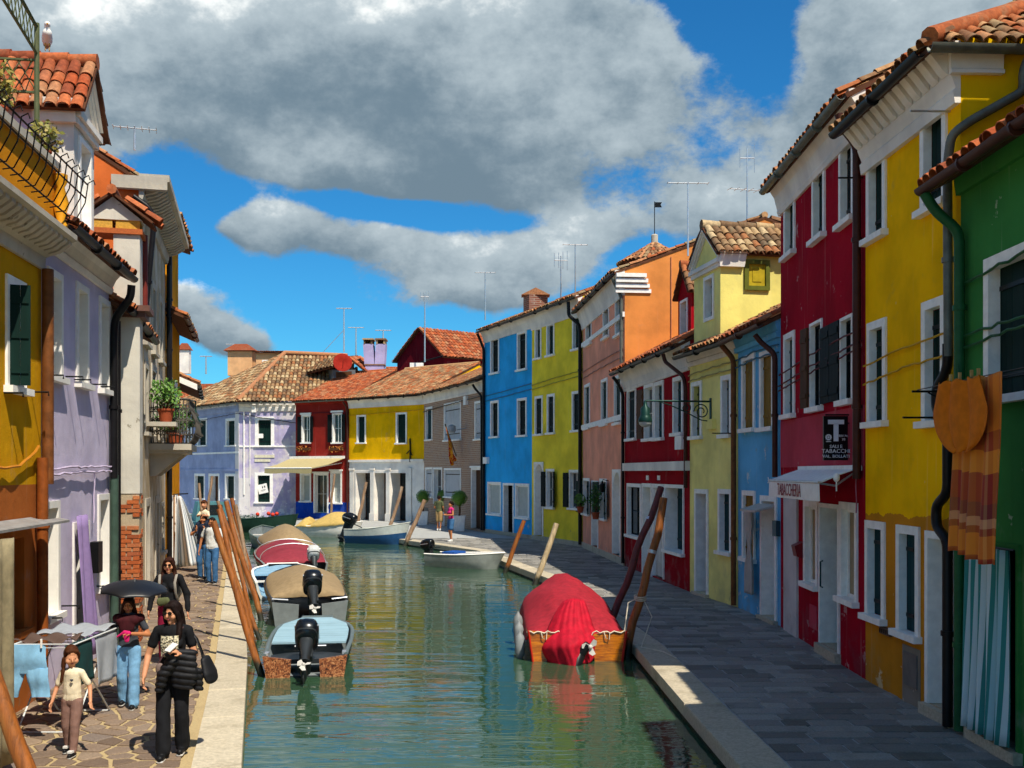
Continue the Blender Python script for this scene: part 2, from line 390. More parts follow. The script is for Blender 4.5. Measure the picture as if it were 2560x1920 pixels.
def cover_tile_mesh(mat):
    key = 'tm_'+mat.name
    if key in MATS: return MATS[key]
    vs, fs = tile_geo(); mb = MB(); mb.add(vs, fs); MATS[key] = mb.mesh('tile', mat, smooth=50, fix=False); return MATS[key]
def tile_geo(r0=.105, r1=.085, L=.47, seg=6, th=.016):
    vs = []; fs = []
    for (r, y, dz) in ((r0, 0, .022), (r1, L, 0)):
        for k in range(seg+1): q = math.pi*k/seg; vs.append(V((r*math.cos(q), y, r*.85*math.sin(q)+dz)))
    for k in range(seg+1): q = math.pi*k/seg; vs.append(V(((r0-th)*math.cos(q), 0, (r0-th)*.85*math.sin(q)+.022)))
    n = seg+1
    for k in range(seg): fs.append((k, n+k, n+k+1, k+1)); fs.append((k, k+1, 2*n+k+1, 2*n+k))
    return vs, fs
TG = tile_geo()
def tile_plane(parent, E0, E1, up, mat, nobj=0, sp=.19, rl=.32, clip=None, lift=.03, rows_from=0):
    """barrel tiles on a slope: eave E0->E1, up = vector to the ridge; the lowest nobj covers are pieces, the rest one field"""
    E0 = V(E0); E1 = V(E1); up = V(up); X = (E1-E0); L = X.length; X.normalize(); Yd = up.normalized(); Z = X.cross(Yd)
    if Z.z < 0: X = -X; E0, E1 = E1, E0; Z = X.cross(Yd)
    nc = max(1, int(L/sp)); nr = max(1, int(up.length/rl)); sp = L/nc; ks = sp/.215; ky = rl/.36
    me = cover_tile_mesh(mat); field = MB(); k = 0
    for r in range(nr):
        for c in range(nc):
            s_, t_ = (c+.5)*sp, r*rl-.06
            if clip and not clip(s_/L, (t_+rl*.6)/up.length): continue
            o = E0+X*(s_+R.uniform(-.012, .012))+Yd*(t_+R.uniform(-.03, .03))+Z*(lift+R.uniform(0, .012))
            a = R.uniform(-.05, .05)+(math.pi if False else 0)
            x = (X*math.cos(a)+Yd*math.sin(a)); y = (Yd*math.cos(a)-X*math.sin(a)); z = Z
            k += 1
            if k <= nobj:
                x = x*ks; y = y*ky; z = z*ks; M = Matrix(((x.x, y.x, z.x, o.x), (x.y, y.y, z.y, o.y), (x.z, y.z, z.z, o.z), (0, 0, 0, 1)))
                place('tile', me, M, parent)
            else:
                field.add([o+x*(p.x*ks)+y*(p.y*ky)+z*(p.z*ks) for p in TG[0]], TG[1])
    if field.v: field.build('tile_field', mat, parent, smooth=50, kind='stuff', fix=False)
def roof_slab(mb, E0, E1, up, th=.07):
    E0 = V(E0); E1 = V(E1); up = V(up); n = (E1-E0).cross(up).normalized()
    if n.z < 0: n = -n
    a = [E0-n*th, E1-n*th, E1+up-n*th, E0+up-n*th]; mb.hexa(a+[p+n*th for p in a])
def gutter(parent, p0, p1, mat, r=.075, name='gutter'):
    p0 = V(p0); p1 = V(p1); t = (p1-p0).normalized(); s = t.cross(V((0, 0, 1))).normalized(); mb = MB(); rings = []
    N = max(2, int((p1-p0).length/1.6)+1)
    for i in range(N+1):
        p = p0.lerp(p1, i/N)+V((0, 0, R.uniform(-.008, .008)))
        rings.append([p+s*r*math.cos(q)-V((0, 0, r*math.sin(q))) for q in [math.pi*k/7 for k in range(8)]]+[p+s*(r-.012)*math.cos(q)-V((0, 0, (r-.012)*math.sin(q))) for q in [math.pi*k/7 for k in range(7, -1, -1)]])
    mb.loft(rings)
    for i in range(1, N):                            # joint straps
        p = p0.lerp(p1, i/N); mb.tube([p-t*.02-V((0, 0, .03)), p+t*.02-V((0, 0, .03))], r+.014, 10)
    return mb.build(name, mat, parent, smooth=45)
def pipe(parent, pts, mat, r=.045, name='downpipe', rings=True):
    mb = MB(); P = [V(p) for p in pts]; Q = [P[0]]
    for i in range(1, len(P)-1):                     # round the elbows
        a = (P[i-1]-P[i]); b = (P[i+1]-P[i]); k = min(.12, a.length*.4, b.length*.4)
        p0 = P[i]+a.normalized()*k; p1 = P[i]+b.normalized()*k
        for s in (0, .33, .67, 1): Q.append((p0*(1-s)+P[i]*s).lerp(P[i]*(1-s)+p1*s, s))
    Q.append(P[-1]); mb.tube(Q, r, 10)
    if rings:
        for i in range(len(P)-1):
            d = P[i+1]-P[i]; n = int(d.length/1.7)
            for k in range(1, n+1):
                p = P[i]+d*(k/(n+1)); u = d.normalized(); mb.tube([p-u*.03, p+u*.03], r*1.28, 10)
    return mb.build(name, mat, parent, smooth=45)
def cable(parent, pts, mat, r=.012, wig=.01, name='cable', sag=0):
    Q = []; P = [V(p) for p in pts]
    for i in range(len(P)-1):
        n = max(2, int((P[i+1]-P[i]).length/.18))
        for k in range(n): 
            f = k/n; q = P[i].lerp(P[i+1], f); q.z -= sag*4*f*(1-f); Q.append(q+V((R.uniform(-wig, wig), R.uniform(-wig, wig), R.uniform(-wig, wig))))
    Q.append(P[-1]); return MB().tube(Q, r, 5).build(name, mat, parent, smooth=60)
def facade_cable(H, pts, mat, r=.014, wig=.012, n=.03, sag=0): # pts in crop pixels
    fc = H.f; out = []
    for c, x, y in pts: u, z = fc.hit(c, x, y); out.append(fc.w(u, n, z))
    return cable(H.e, out, mat, r, wig, sag=sag)

class House:
    def __init__(s, name, label, fc, H, wm, D=7.0, rise=1.7, cat='house', sideA=None, sideB=None, group=None, ov=.32, u0=0, u1=None):
        s.f = fc; s.H = H; s.D = D; s.rise = rise; s.wm = wm; s.op = []; s.ov = ov; s.sA = sideA or wm; s.sB = sideB or wm
        s.u0 = u0; s.u1 = fc.W if u1 is None else u1
        s.e = empty(name, fc.w((s.u0+s.u1)/2, 0, 0), None, label, cat, group)
    def rect(s, r): return s.f.rect(*r) if isinstance(r[0], str) else r
    def hole(s, u0, u1, z0, z1): s.op.append((u0, u1, z0, z1))
    def win(s, r, fw=.11, depth=.10, fill='shut', fm=None, sm=None, sill=True, leaves=(), name='window', step=0, fc=None, hole=True, sash=None, lintel=0, gm=None, arch=False, parts=2, keep=None):
        fc = fc or s.f; fm = fm or WHITE; sm = sm or DARKGREEN; gm = gm or GLASS
        u0, u1, z0, z1 = fc.rect(*r) if isinstance(r[0], str) else r
        if u1-u0 < .35: m_ = (u0+u1)/2; u0, u1 = m_-.2, m_+.2
        door = name != 'window'
        if door: z0 = max(z0, 0) if not step else step
        fw = min(fw, (u1-u0)*.22)
        a, b, c, d = u0+fw, u1-fw, z0+(0 if door else (0 if sill else fw)), z1-fw
        if hole: s.op.append((a-.015, b+.015, c-(.015 if not door else 0), d+.015))
        e = empty(name, fc.w((u0+u1)/2, 0, z0), s.e)
        mb = MB(); pr = .032
        mb.fbox(fc, u0, a, .001, pr, z0, z1); mb.fbox(fc, b, u1, .001, pr, z0, z1); mb.fbox(fc, a, b, .001, pr, d, z1)
        if not sill and not door: mb.fbox(fc, a, b, .001, pr, z0, c)
        if lintel: mb.fbox(fc, u0-.06, u1+.06, .001, .09, z1, z1+lintel)
        j = .014
        mb.fbox(fc, a-j, a, -depth, 0, c, d); mb.fbox(fc, b, b+j, -depth, 0, c, d); mb.fbox(fc, a-j, b+j, -depth, 0, d, d+j)
        if not door: mb.fbox(fc, a-j, b+j, -depth, 0, c-j, c)
        mb.build('frame', fm, e)
        if sill and not door: MB().fbox(fc, u0-.05, u1+.05, -.01, .11, z0-.085, z0).build('sill', fm, e)
        if step: MB().fbox(fc, u0-.03, u1+.03, -depth, .10, 0, step-.004).build('step', MATS.get('kerb') or fm, e)
        n1 = -depth; n0 = -depth-.045; gap = .004
        if fill in ('shut', 'boards'):
            k = parts
            for i in range(k):
                x0 = a+(b-a)*i/k+gap; x1 = a+(b-a)*(i+1)/k-gap; lm = MB(); npk = max(2, round((x1-x0)/.13))
                for p in range(npk): lm.fbox(fc, x0+(x1-x0)*p/npk+.003, x0+(x1-x0)*(p+1)/npk-.003, n0, n1-R.uniform(0, .004), c+.01, d-.01)
                for zz in (.16, .84): zc = c+(d-c)*zz; lm.fbox(fc, x0+.01, x1-.01, n1, n1+.016, zc-.025, zc+.025, 1 if fill == 'shut' else 0)
                lm.build('shutter' if not door else 'door_leaf', [sm, IRON], e)
            MB().fbox(fc, a, b, n0-.03, n0-.012, c, d).build('inner_pane', DARK, e)
        elif fill == 'glass':
            sw = .045; sash = sash or WHITEW; lm = MB()
            mid = (a+b)/2
            for x0, x1 in ((a, a+sw), (mid-sw*.7, mid+sw*.7), (b-sw, b)): lm.fbox(fc, x0, x1, n0, n1, c, d)
            for x0, x1 in ((a+sw, mid-sw*.7), (mid+sw*.7, b-sw)):
                for z_ in (c, c+(d-c)*.5-sw*.3, d-sw): lm.fbox(fc, x0, x1, n0, n1-.004, z_, z_+sw*(1 if z_ != c+(d-c)*.5-sw*.3 else .6))
            lm.build('sash', sash, e)
            for x0, x1 in ((a+sw*.6, mid-sw*.4), (mid+sw*.4, b-sw*.6)): MB().fbox(fc, x0, x1, n0+.012, n0+.02, c+.01, d-.01).build('pane', gm, e)
        elif fill == 'pane':
            lm = MB(); sw = .05; sash = sash or fm
            lm.fbox(fc, a, a+sw, n0, n1, c, d); lm.fbox(fc, b-sw, b, n0, n1, c, d); lm.fbox(fc, a+sw, b-sw, n0, n1, c, c+sw); lm.fbox(fc, a+sw, b-sw, n0, n1, d-sw, d); lm.build('sash', sash, e)
            MB().fbox(fc, a+sw*.5, b-sw*.5, n0+.01, n0+.02, c+.02, d-.02).build('pane', gm, e)
        elif fill == 'panel':
            lm = MB(); lm.fbox(fc, a, b, n0, n1-.012, c, d); w = b-a; h = d-c
            for q in ((.12, .46), (.54, .9)): lm.fbox(fc, a+w*.16, b-w*.16, n1-.012, n1, c+h*q[0], c+h*q[1])
            lm.build('door_leaf' if door else 'panel', sm, e)
        elif fill == 'dark': MB().fbox(fc, a, b, n0-.25, n0-.2, c, d).build('pane', GLASS, e)
        if arch:                                     # half-round head inside the square opening
            cx = (a+b)/2; r = (b-a)/2; pts = [fc.w(a, pr, d)]
            mb = MB(); K = 10
            for i in range(K):
                q0, q1 = math.pi-math.pi*i/K, math.pi-math.pi*(i+1)/K
                p0 = (cx+r*math.cos(q0), d-r+r*math.sin(q0)); p1 = (cx+r*math.cos(q1), d-r+r*math.sin(q1))
                mb.prism([fc.w(p0[0], .002, p0[1]), fc.w(p1[0], .002, p1[1]), fc.w(p1[0], .002, d), fc.w(p0[0], .002, d)], -fc.N*.3)
            mb.build('arch_infill', fm, e)
        for (sd, ang, lmat) in leaves:
            hw = (b-a)/2*.98; q = math.radians(ang); u_h = a if sd == 'L' else b; sg = 1 if sd == 'L' else -1
            off = .045 if ang > 150 else .02
            if ang > 150: u_h = u0+.01 if sd == 'L' else u1-.01
            dirv = fc.U*(sg*math.cos(q))+fc.N*math.sin(q); nv = V((0, 0, 1)).cross(dirv).normalized(); nv = nv if nv.dot(fc.N) > 0 else -nv
            o = fc.w(u_h, off, c+.01); h = d-c-.02; lm = MB(); npk = max(2, round(hw/.13))
            def bx(x0, x1, y0, y1, za, zb, m):
                p = [o+dirv*x+nv*y+V((0, 0, zz)) for zz in (za, zb) for x, y in ((x0, y0), (x1, y0), (x1, y1), (x0, y1))]; lm.hexa(p, m)
            for p in range(npk): bx(hw*p/npk+.003, hw*(p+1)/npk-.003, 0, .035, 0, h, 0)
            for zz in (.15, .5, .85): bx(.02, hw-.02, .035, .052, h*zz-.04, h*zz+.04, 0)
            for zz in (.15, .85): bx(-.02, hw*.6, -.008, 0, h*zz-.02, h*zz+.02, 1)
            lm.build('shutter', [lmat, IRON], e)
        return e
    def door(s, r, **k):
        k.setdefault('depth', .22); k.setdefault('sill', False); k.setdefault('fill', 'panel'); k.setdefault('name', 'door'); k.setdefault('sm', BROWNW)
        return s.win(r, **k)
    def finish(s, roofmat=None, nobj=0, hipB=0, cornice=None, gut=None, bands=None, back=True, roof=True, gut_n=None, low_rows=None):
        f = s.f; H = s.H; D = s.D; mb = MB(); mats = [s.wm, s.sA, s.sB]
        zs = {0.0, H}; us = {s.u0, s.u1}
        bands = bands or []
        for zb, mt in bands: zs.add(zb); mats.append(mt)
        for (a, b, c, d) in s.op: us |= {max(a, s.u0), min(b, s.u1)}; zs |= {max(c, 0), min(d, H)}
        us = sorted(us); zs = sorted(zs)
        for i in range(len(us)-1):
            for j in range(len(zs)-1):
                uc, zc = (us[i]+us[i+1])/2, (zs[j]+zs[j+1])/2
                if us[i+1]-us[i] < 1e-5 or zs[j+1]-zs[j] < 1e-5: continue
                if any(a < uc < b and c < zc < d for a, b, c, d in s.op): continue
                m = 0
                for k, (zb, mt) in enumerate(bands):
                    if zc < zb: m = 3+k; break
                mb.quad(f.w(us[i], 0, zs[j]), f.w(us[i+1], 0, zs[j]), f.w(us[i+1], 0, zs[j+1]), f.w(us[i], 0, zs[j+1]), m)
        i_ = .004
        for u, m in ((s.u0+i_, 1), (s.u1-i_, 2)):
            if hipB and m == 2: mb.quad(f.w(u, 0, 0), f.w(u, -D, 0), f.w(u, -D, H), f.w(u, 0, H), m); continue
            mb.add([f.w(u, 0, 0), f.w(u, -D, 0), f.w(u, -D, H), f.w(u, -D/2, H+s.rise), f.w(u, 0, H)], [(0, 1, 2, 3, 4)], m)
        mb.quad(f.w(s.u0, -D, 0), f.w(s.u1, -D, 0), f.w(s.u1, -D, H), f.w(s.u0, -D, H), 0)
        mb.build('wall', mats, s.e, fix=False)
        if roof:
            sl = s.rise/(D/2); ov = s.ov; zE = H-ov*sl+.06; rm = MB()
            E0, E1 = f.w(s.u0-.02, ov, zE), f.w(s.u1+.02, ov, zE); up = f.w(0, -D/2, H+s.rise+.06)-f.w(0, ov, zE)
            B0, B1 = f.w(s.u0-.02, -D-ov, zE), f.w(s.u1+.02, -D-ov, zE); upb = f.w(0, -D/2, H+s.rise+.06)-f.w(0, -D-ov, zE)
            clip = None
            if hipB:
                hv = .12; E1 = f.w(s.u1+hv, ov, zE); B1 = f.w(s.u1+hv, -D-ov, zE); AP_ = f.w(s.u1-hipB, -D/2, H+s.rise+.06); th = V((0, 0, .07))
                for poly in ([E0, E1, AP_, E0+up], [B0, B1, AP_, B0+upb], [E1, B1, AP_]): rm.prism([p-th for p in poly], th)
                LW = (E1-E0).length; clip = lambda a, t: a < 1-t*(hipB+hv)/LW
            else: roof_slab(rm, E0, E1, up); roof_slab(rm, B0, B1, upb)
            r = rm.build('roof', TILE_B, s.e); s.roof = r
            tile_plane(r, E0, E1, up, roofmat or TILE_M, nobj, clip=clip)
            if hipB:
                md = (E1+B1)/2; tile_plane(r, E1, B1, AP_-md, roofmat or TILE_M, nobj, clip=lambda a, t: t*.5 < a < 1-t*.5); MB().tube([E1+V((0, 0, .1)), AP_+V((0, 0, .1))], .11, 8).build('hip_tiles', roofmat or TILE_M, r, smooth=60, kind='stuff')
            tile_plane(r, B0, B1, upb, roofmat or TILE_M, 0, sp=.44, rl=.42, clip=clip if hipB else None)
            mb = MB(); k0, k1 = f.w(s.u0, -D/2, H+s.rise+.12), f.w(s.u1-hipB, -D/2, H+s.rise+.12); mb.tube([k0, k1], .11, 8); mb.build('ridge_tiles', roofmat or TILE_M, r, smooth=60, kind='stuff')
            s.zE = zE
            if gut: gutter(s.e, f.w(s.u0, ov+.05, zE-.02), f.w(s.u1, ov+.05, zE-.02), gut)
        if cornice: s.cornice(*cornice)
        return s
    def cornice(s, prof, mat, u0=None, u1=None):     # prof: (n, z) points from the wall outward
        f = s.f; u0 = s.u0 if u0 is None else u0; u1 = s.u1 if u1 is None else u1
        MB().prism([f.w(u0, n, z) for n, z in prof], f.U*(u1-u0)).build('cornice', mat, s.e)
    def course(s, z0, z1, n, mat, name='string_course', u0=None, u1=None):
        MB().fbox(s.f, s.u0 if u0 is None else u0, s.u1 if u1 is None else u1, .001, n, z0, z1).build(name, mat, s.e)
def std_cornice(H, d=.26, h=.55):
    return [(.001, H-h), (.05, H-h), (.07, H-h+.08), (.06, H-h+.10), (.10, H-h+.28), (d*.75, H-.14), (d*.8, H-.12), (d*.8, H-.08), (d, H-.06), (d, H), (.001, H)]
def dormer(h, fc, u0, u1, z0, z1, rise, depth, wm, sidem, tm, nobj=0, ov=.14, window=None, ped=True, fm=None, wfill='shut', wsm=None, n0=0):
    """gabled roof window flush with the facade: front, cheeks, pediment moulding, tiled roof"""
    f = fc; um = (u0+u1)/2; mb = MB(); w = f.w
    ops = []
    if window: a, b, c, d = window; ops = [(a+.08, b-.08, c+.0, d-.08)]
    us = sorted({u0, u1}|{x for o in ops for x in o[:2]}); zs = sorted({z0, z1}|{x for o in ops for x in o[2:]})
    for i in range(len(us)-1):
        for j in range(len(zs)-1):
            uc, zc = (us[i]+us[i+1])/2, (zs[j]+zs[j+1])/2
            if any(a < uc < b and c < zc < d for a, b, c, d in ops): continue
            mb.quad(w(us[i], n0, zs[j]), w(us[i+1], n0, zs[j]), w(us[i+1], n0, zs[j+1]), w(us[i], n0, zs[j+1]), 0)
    mb.add([w(u0, n0, z1), w(u1, n0, z1), w(um, n0, z1+rise)], [(0, 1, 2)], 0)
    for u in (u0, u1): mb.quad(w(u, n0, z0-1.5), w(u, n0-depth, z0-1.5), w(u, n0-depth, z1), w(u, n0, z1), 1)
    mb.add([w(u0, n0-depth, z1), w(u1, n0-depth, z1), w(um, n0-depth, z1+rise)], [(0, 1, 2)], 1)
    o = mb.build('dormer', [wm, sidem], h.e, fix=False)
    rm = MB(); tl = []
    sl = rise/((u1-u0)/2)
    for sg, ue in ((-1, u0), (1, u1)):
        e0 = w(ue+sg*ov, n0+ov, z1-ov*sl+.05); e1 = w(ue+sg*ov, n0-depth, z1-ov*sl+.05); up = w(um, 0, z1+rise+.05)-w(ue+sg*ov, 0, z1-ov*sl+.05)
        roof_slab(rm, e0, e1, up, .05); tl.append((e0, e1, up))
    r = rm.build('dormer_roof', TILE_B, h.e)
    for t_ in tl: tile_plane(r, t_[0], t_[1], t_[2], tm, nobj, sp=.185, rl=.29)
    mb = MB(); K = max(2, int((depth+ov)/.42))
    for i in range(K):                               # half-round ridge tiles
        p0 = w(um, n0+ov-(depth+ov)*i/K, z1+rise+.09); p1 = w(um, n0+ov-(depth+ov)*(i+1)/K-.03, z1+rise+.08)
        mb = MB(); mb.tube([p0, p1], [.125, .105], 8); mb.build('ridge_tile', tm, r, smooth=60)
    if ped:
        fm = fm or WHITE2; mb = MB()
        for k, (t0, pr) in enumerate(((0, .13), (.10, .08), (.17, .045))):
            for sg, ue in ((-1, u0), (1, u1)):
                a = w(ue+sg*.06, n0+.002, z1-t0-.0); b_ = w(um, n0+.002, z1+rise-t0+.03)
                mb.prism([a, b_, b_-V((0, 0, .10-.02*k)), a-V((0, 0, .10-.02*k))], f.N*pr)
        mb.fbox(f, u0-.08, u1+.08, n0+.002, n0+.12, z1-.26, z1-.16); mb.fbox(f, u0-.04, u1+.04, n0+.002, n0+.07, z1-.36, z1-.26)
        for u_, sg in ((u0, -1), (u1, 1)):           # moulding returning along the cheeks
            mb.hexa([w(u_, n0+.05, z1-.36), w(u_+sg*.10, n0+.05, z1-.36), w(u_+sg*.10, n0-.55, z1-.36), w(u_, n0-.55, z1-.36), w(u_, n0+.05, z1-.02), w(u_+sg*.14, n0+.05, z1-.02), w(u_+sg*.14, n0-.6, z1-.02), w(u_, n0-.6, z1-.02)])
        mb.build('pediment', fm, h.e)
    if window:
        o_ = f.w(0, n0, 0); q_ = f.w(f.W, n0, 0); f2 = Fac((o_.x, o_.y), (q_.x, q_.y), tuple((o_+f.N*5).xy))
        h.win(window, fc=f2, hole=False, fw=.08, fill=wfill, sm=wsm or DARKGREEN, sill=False, fm=fm if not ped else WHITE, depth=.14)
    return o
def antenna(p, h, label, kind=0, lean=(0, 0)):
    """rooftop aerial: mast, booms with elements"""
    p = V(p); top = p+V((lean[0], lean[1], h)); e = empty('antenna', p, None, label, 'antenna')
    kk = max(1, p.y/32); MB().tube([p, p.lerp(top, .6), top], [.026*kk, .022*kk, .018*kk], 6).build('mast', ALU, e, smooth=60)
    def yagi(c, L, az, n, el, vert=False):
        mb = MB(); d = V((math.cos(az), math.sin(az), 0)); s = V((-d.y, d.x, 0)) if not vert else V((0, 0, 1))
        mb.tube([c-d*L/2, c+d*L/2], .014*kk, 5)
        for i in range(n): q = c+d*(L*(i/(n-1)-.5)); k = el*(.7+.3*i/(n-1)); mb.tube([q-s*k/2, q+s*k/2], .009*kk, 4)
        mb.build('boom', ALU, e)
    if kind == 0: yagi(top-V((0, 0, .05)), .9, .3, 7, .45)
    if kind == 1: yagi(top-V((0, 0, .35)), .5, .0, 3, 1.0, True); yagi(top-V((0, 0, h*.55)), 1.3, .25, 6, .6)
    if kind == 2: yagi(top-V((0, 0, .03)), 1.1, .05, 5, .3)
    if kind == 3: yagi(top-V((0, 0, .2)), .6, .1, 4, .9, True)
    return e
# ------------------------------------------------------------------ canal, quays, paving
WATER = -0.22
LB = [(-.17, 0), (-2.74, 10.54), (-4.22, 16.6), (-9.0, 34.8), (-12.2, 46.0), (-16.0, 50.0), (-45, 60)]          # canal edge, left bank
RB = [(2.35, 0), (2.31, 10.5), (2.22, 13.4), (2.10, 18.0), (1.06, 28.9), (-.13, 33.9), (-1.3, 39.5), (-4.55, 45.3), (-9.8, 55.5), (-16, 62.5), (-24, 67), (-60, 84)]
LH = [(-4.48, 0), (-5.52, 8), (-6.29, 13.9), (-6.86, 17.7), (-7.96, 22.2), (-9.6, 28.8), (-10.9, 34.1), (-12.6, 41)]  # foot of the left houses
RH = [(5.2, 0), (5.2, 12.05), (5.1, 15.0), (5.21, 20.16), (5.0, 23.0), (4.45, 26.0), (3.6, 33.2), (2.82, 41.5), (.89, 46.4), (-1.37, 51.7), (-5.2, 61.5), (-10.27, 65.6), (-14.1, 67.8), (-18.1, 69)]
def xat(pl, y):
    for (x0, y0), (x1, y1) in zip(pl, pl[1:]):
        if y0 <= y <= y1: return x0+(x1-x0)*(y-y0)/(y1-y0)
    return pl[-1][0] if y > pl[-1][1] else pl[0][0]
KERB = stonemat('kerb', ['#b8ae98', '#c2b8a2', '#aca28c'], .65, 26, '#756c58', .5); MATS['kerb'] = KERB
STONE_L = stonemat('porphyry_paving', ['#7a6858', '#8a7868', '#6a5a4e', '#93806c', '#7a6e66', '#85705c'], .8, 40, '#4c4038', .25)
STONE_R = stonemat('trachyte_paving', ['#84827c', '#98958e', '#737170', '#a3a098', '#8a8782', '#66655f', '#918e88'], .6, 40, '#55544e', .5)
MORT_L = stonemat('sand_mortar', ['#b09c74', '#b8a47c'], .95, 60, '#7c6c50', .3)
MORT_R = stonemat('grey_mortar', ['#a0a2a0', '#aaaba8'], .9, 60, '#595a5a', .3)
def algae():
    m, t, b, P, g = newmat('wet_quay_wall')
    s = t.new('ShaderNodeSeparateXYZ'); t.l.new(P, s.inputs[0]); n = t.noise(P, 5, 6, .65)
    zz = t.math('ADD', s.outputs[2], t.math('MULTIPLY', t.math('SUBTRACT', n, .5), .12))
    a = t.mix(t.ss(zz, -.16, -.05), C('#2c2f1c'), C('#8a6f4e'))
    t.l.new(a, b.inputs['Base Color']); b.inputs['Roughness'].default_value = .6; bump(t, b, n, .6, .03); return m
ALG = algae()
def watermat():
    m, t, b, P, g = newmat('canal_water')
    n = t.noise(t.mapv(P, (.42, 1.5, 1), rot=(0, 0, .10)), .9, 2, .45)              # low swell
    n2 = t.noise(t.mapv(P, (.75, 3.4, 1), rot=(0, 0, -.08)), 1.25, 3, .5, .25)      # ripples across the canal
    calm = t.ss(t.noise(P, .14, 2), .38, .62)
    n0 = t.noise(t.mapv(P, (.30, 1.15, 1), rot=(0, 0, .05), loc=(4, 2, 0)), 1.0, 3, .5, .3)
    h = t.math('ADD', t.math('MULTIPLY', n0, 1.1), t.math('MULTIPLY_ADD', n2, t.math('MULTIPLY_ADD', calm, .34, .14), t.math('MULTIPLY', n, .6)))
    bump(t, b, h, .46, .06)
    t.l.new(t.mix(t.noise(P, .35, 2), C('#2b4634'), C('#36543c')), b.inputs['Base Color'])
    b.inputs['Roughness'].default_value = .012; b.inputs['IOR'].default_value = 2.0; b.inputs['Specular IOR Level'].default_value = .5
    return m
w_ = MB(); w_.quad((-400, -60, WATER), (400, -60, WATER), (400, 500, WATER), (-400, 500, WATER)); w_.build('water', watermat(), kind='structure', fix=False)
MB().quad((-900, -400, -2.2), (900, -400, -2.2), (900, 1500, -2.2), (-900, 1500, -2.2)).build('ground', paint('canal_mud', '#3a3a2c', .9, .2), kind='structure', fix=False)
KW = .50
def offs(pl, d):                                     # parallel polyline, d to the right of travel
    out = []
    for i, p in enumerate(pl):
        a = pl[max(0, i-1)]; b = pl[min(len(pl)-1, i+1)]; t = V((b[0]-a[0], b[1]-a[1])).normalized(); out.append((p[0]+t.y*d, p[1]-t.x*d))
    return out
def land(name, edge, far, mat, back):
    mb = MB(); top = [V((x, y, -.012)) for x, y in edge]+[V((x, y, -.012)) for x, y in far]
    mb.add(top, [tuple(range(len(top)))], 0)
    e2 = edge
    for a, b in zip(e2, e2[1:]): mb.quad((a[0], a[1], -2.1), (b[0], b[1], -2.1), (b[0], b[1], -.012), (a[0], a[1], -.012), 1)
    o = mb.build(name, [mat, ALG], kind='structure', fix=False); return o
LE = offs(LB, -.05); RE = offs(RB, .05)
quayL = land('left_quay', [(LE[0][0], -30)]+LE, [(-400, 190), (-400, -30)], MORT_L, 0)
quayR = land('right_quay', [(RE[0][0], -30)]+RE, [(-400, 255), (-400, 900), (600, 900), (600, -30)], MORT_R, 0)
def kerb(pl, side, quay, y0, y1):
    a = pl; b = offs(pl, side*KW); pts = []
    for i in range(len(a)-1):
        p, q = V(a[i]), V(a[i+1]); L = (q-p).length; n = max(1, round(L/1.9)); 
        ks = [0]+[(k+R.uniform(-.15, .15))/n for k in range(1, n)]+[1]
        for k0, k1 in zip(ks, ks[1:]):
            P = [V(a[i]).lerp(V(a[i+1]), k0), V(a[i]).lerp(V(a[i+1]), k1), V(b[i]).lerp(V(b[i+1]), k1), V(b[i]).lerp(V(b[i+1]), k0)]
            if not (y0 < P[0].y < y1): continue
            c = sum(P, V((0, 0)))/4; P = [c+(p_-c)*.998 for p_ in P]; d = (P[1]-P[0]).normalized()*.006; P[0] = P[0]+d; P[3] = P[3]+d; P[1] = P[1]-d; P[2] = P[2]-d
            zt = .020+R.uniform(-.005, .005); ch = .022; mb = MB()
            bot = [V((p_.x, p_.y, -.16)) for p_ in P]; mid = [V((p_.x, p_.y, zt-ch)) for p_ in P]; ci = [p_+(c-p_).normalized()*ch for p_ in P]; tp = [V((p_.x, p_.y, zt)) for p_ in ci]
            mb.loft([bot, mid, tp]); mb.build('kerb_stone', KERB, quay)
kerb(LB, -1, quayL, 3, 58); kerb(RB, 1, quayR, 3, 75)

def clip_half(poly, n, d):                           # keep n.p <= d
    out = []
    for i in range(len(poly)):
        a, b = poly[i], poly[(i+1) % len(poly)]; da, db = n.dot(a)-d, n.dot(b)-d
        if da <= 0: out.append(a)
        if da*db < 0: out.append(a.lerp(b, da/(da-db)))
    return out
def paver(poly, z, mb):
    c = sum(poly, V((0, 0)))/len(poly); r = .012
    b = [V((p.x, p.y, -.03)) for p in poly]; m = [V((p.x, p.y, z-.008)) for p in poly]; t = [V((p.x, p.y, z)) for p in [p+(c-p).normalized()*r for p in poly]]
    mb.loft([b, m, t], cap0=False)
def lay(cells, mat, quay, name, ystart):
    cells.sort(key=lambda p: sum(q.y for q in p)/len(p)); n = 0; field = MB()
    for p in cells:
        y = sum(q.y for q in p)/len(p); z = .004+R.uniform(-.005, .006)
        if y > ystart and n < 298:
            mb = MB(); paver(p, z, mb); mb.build(name, mat, quay, fix=False); n += 1
        else: paver(p, z, field)
    field.build(name+'_field', mat, quay, kind='stuff', fix=False)
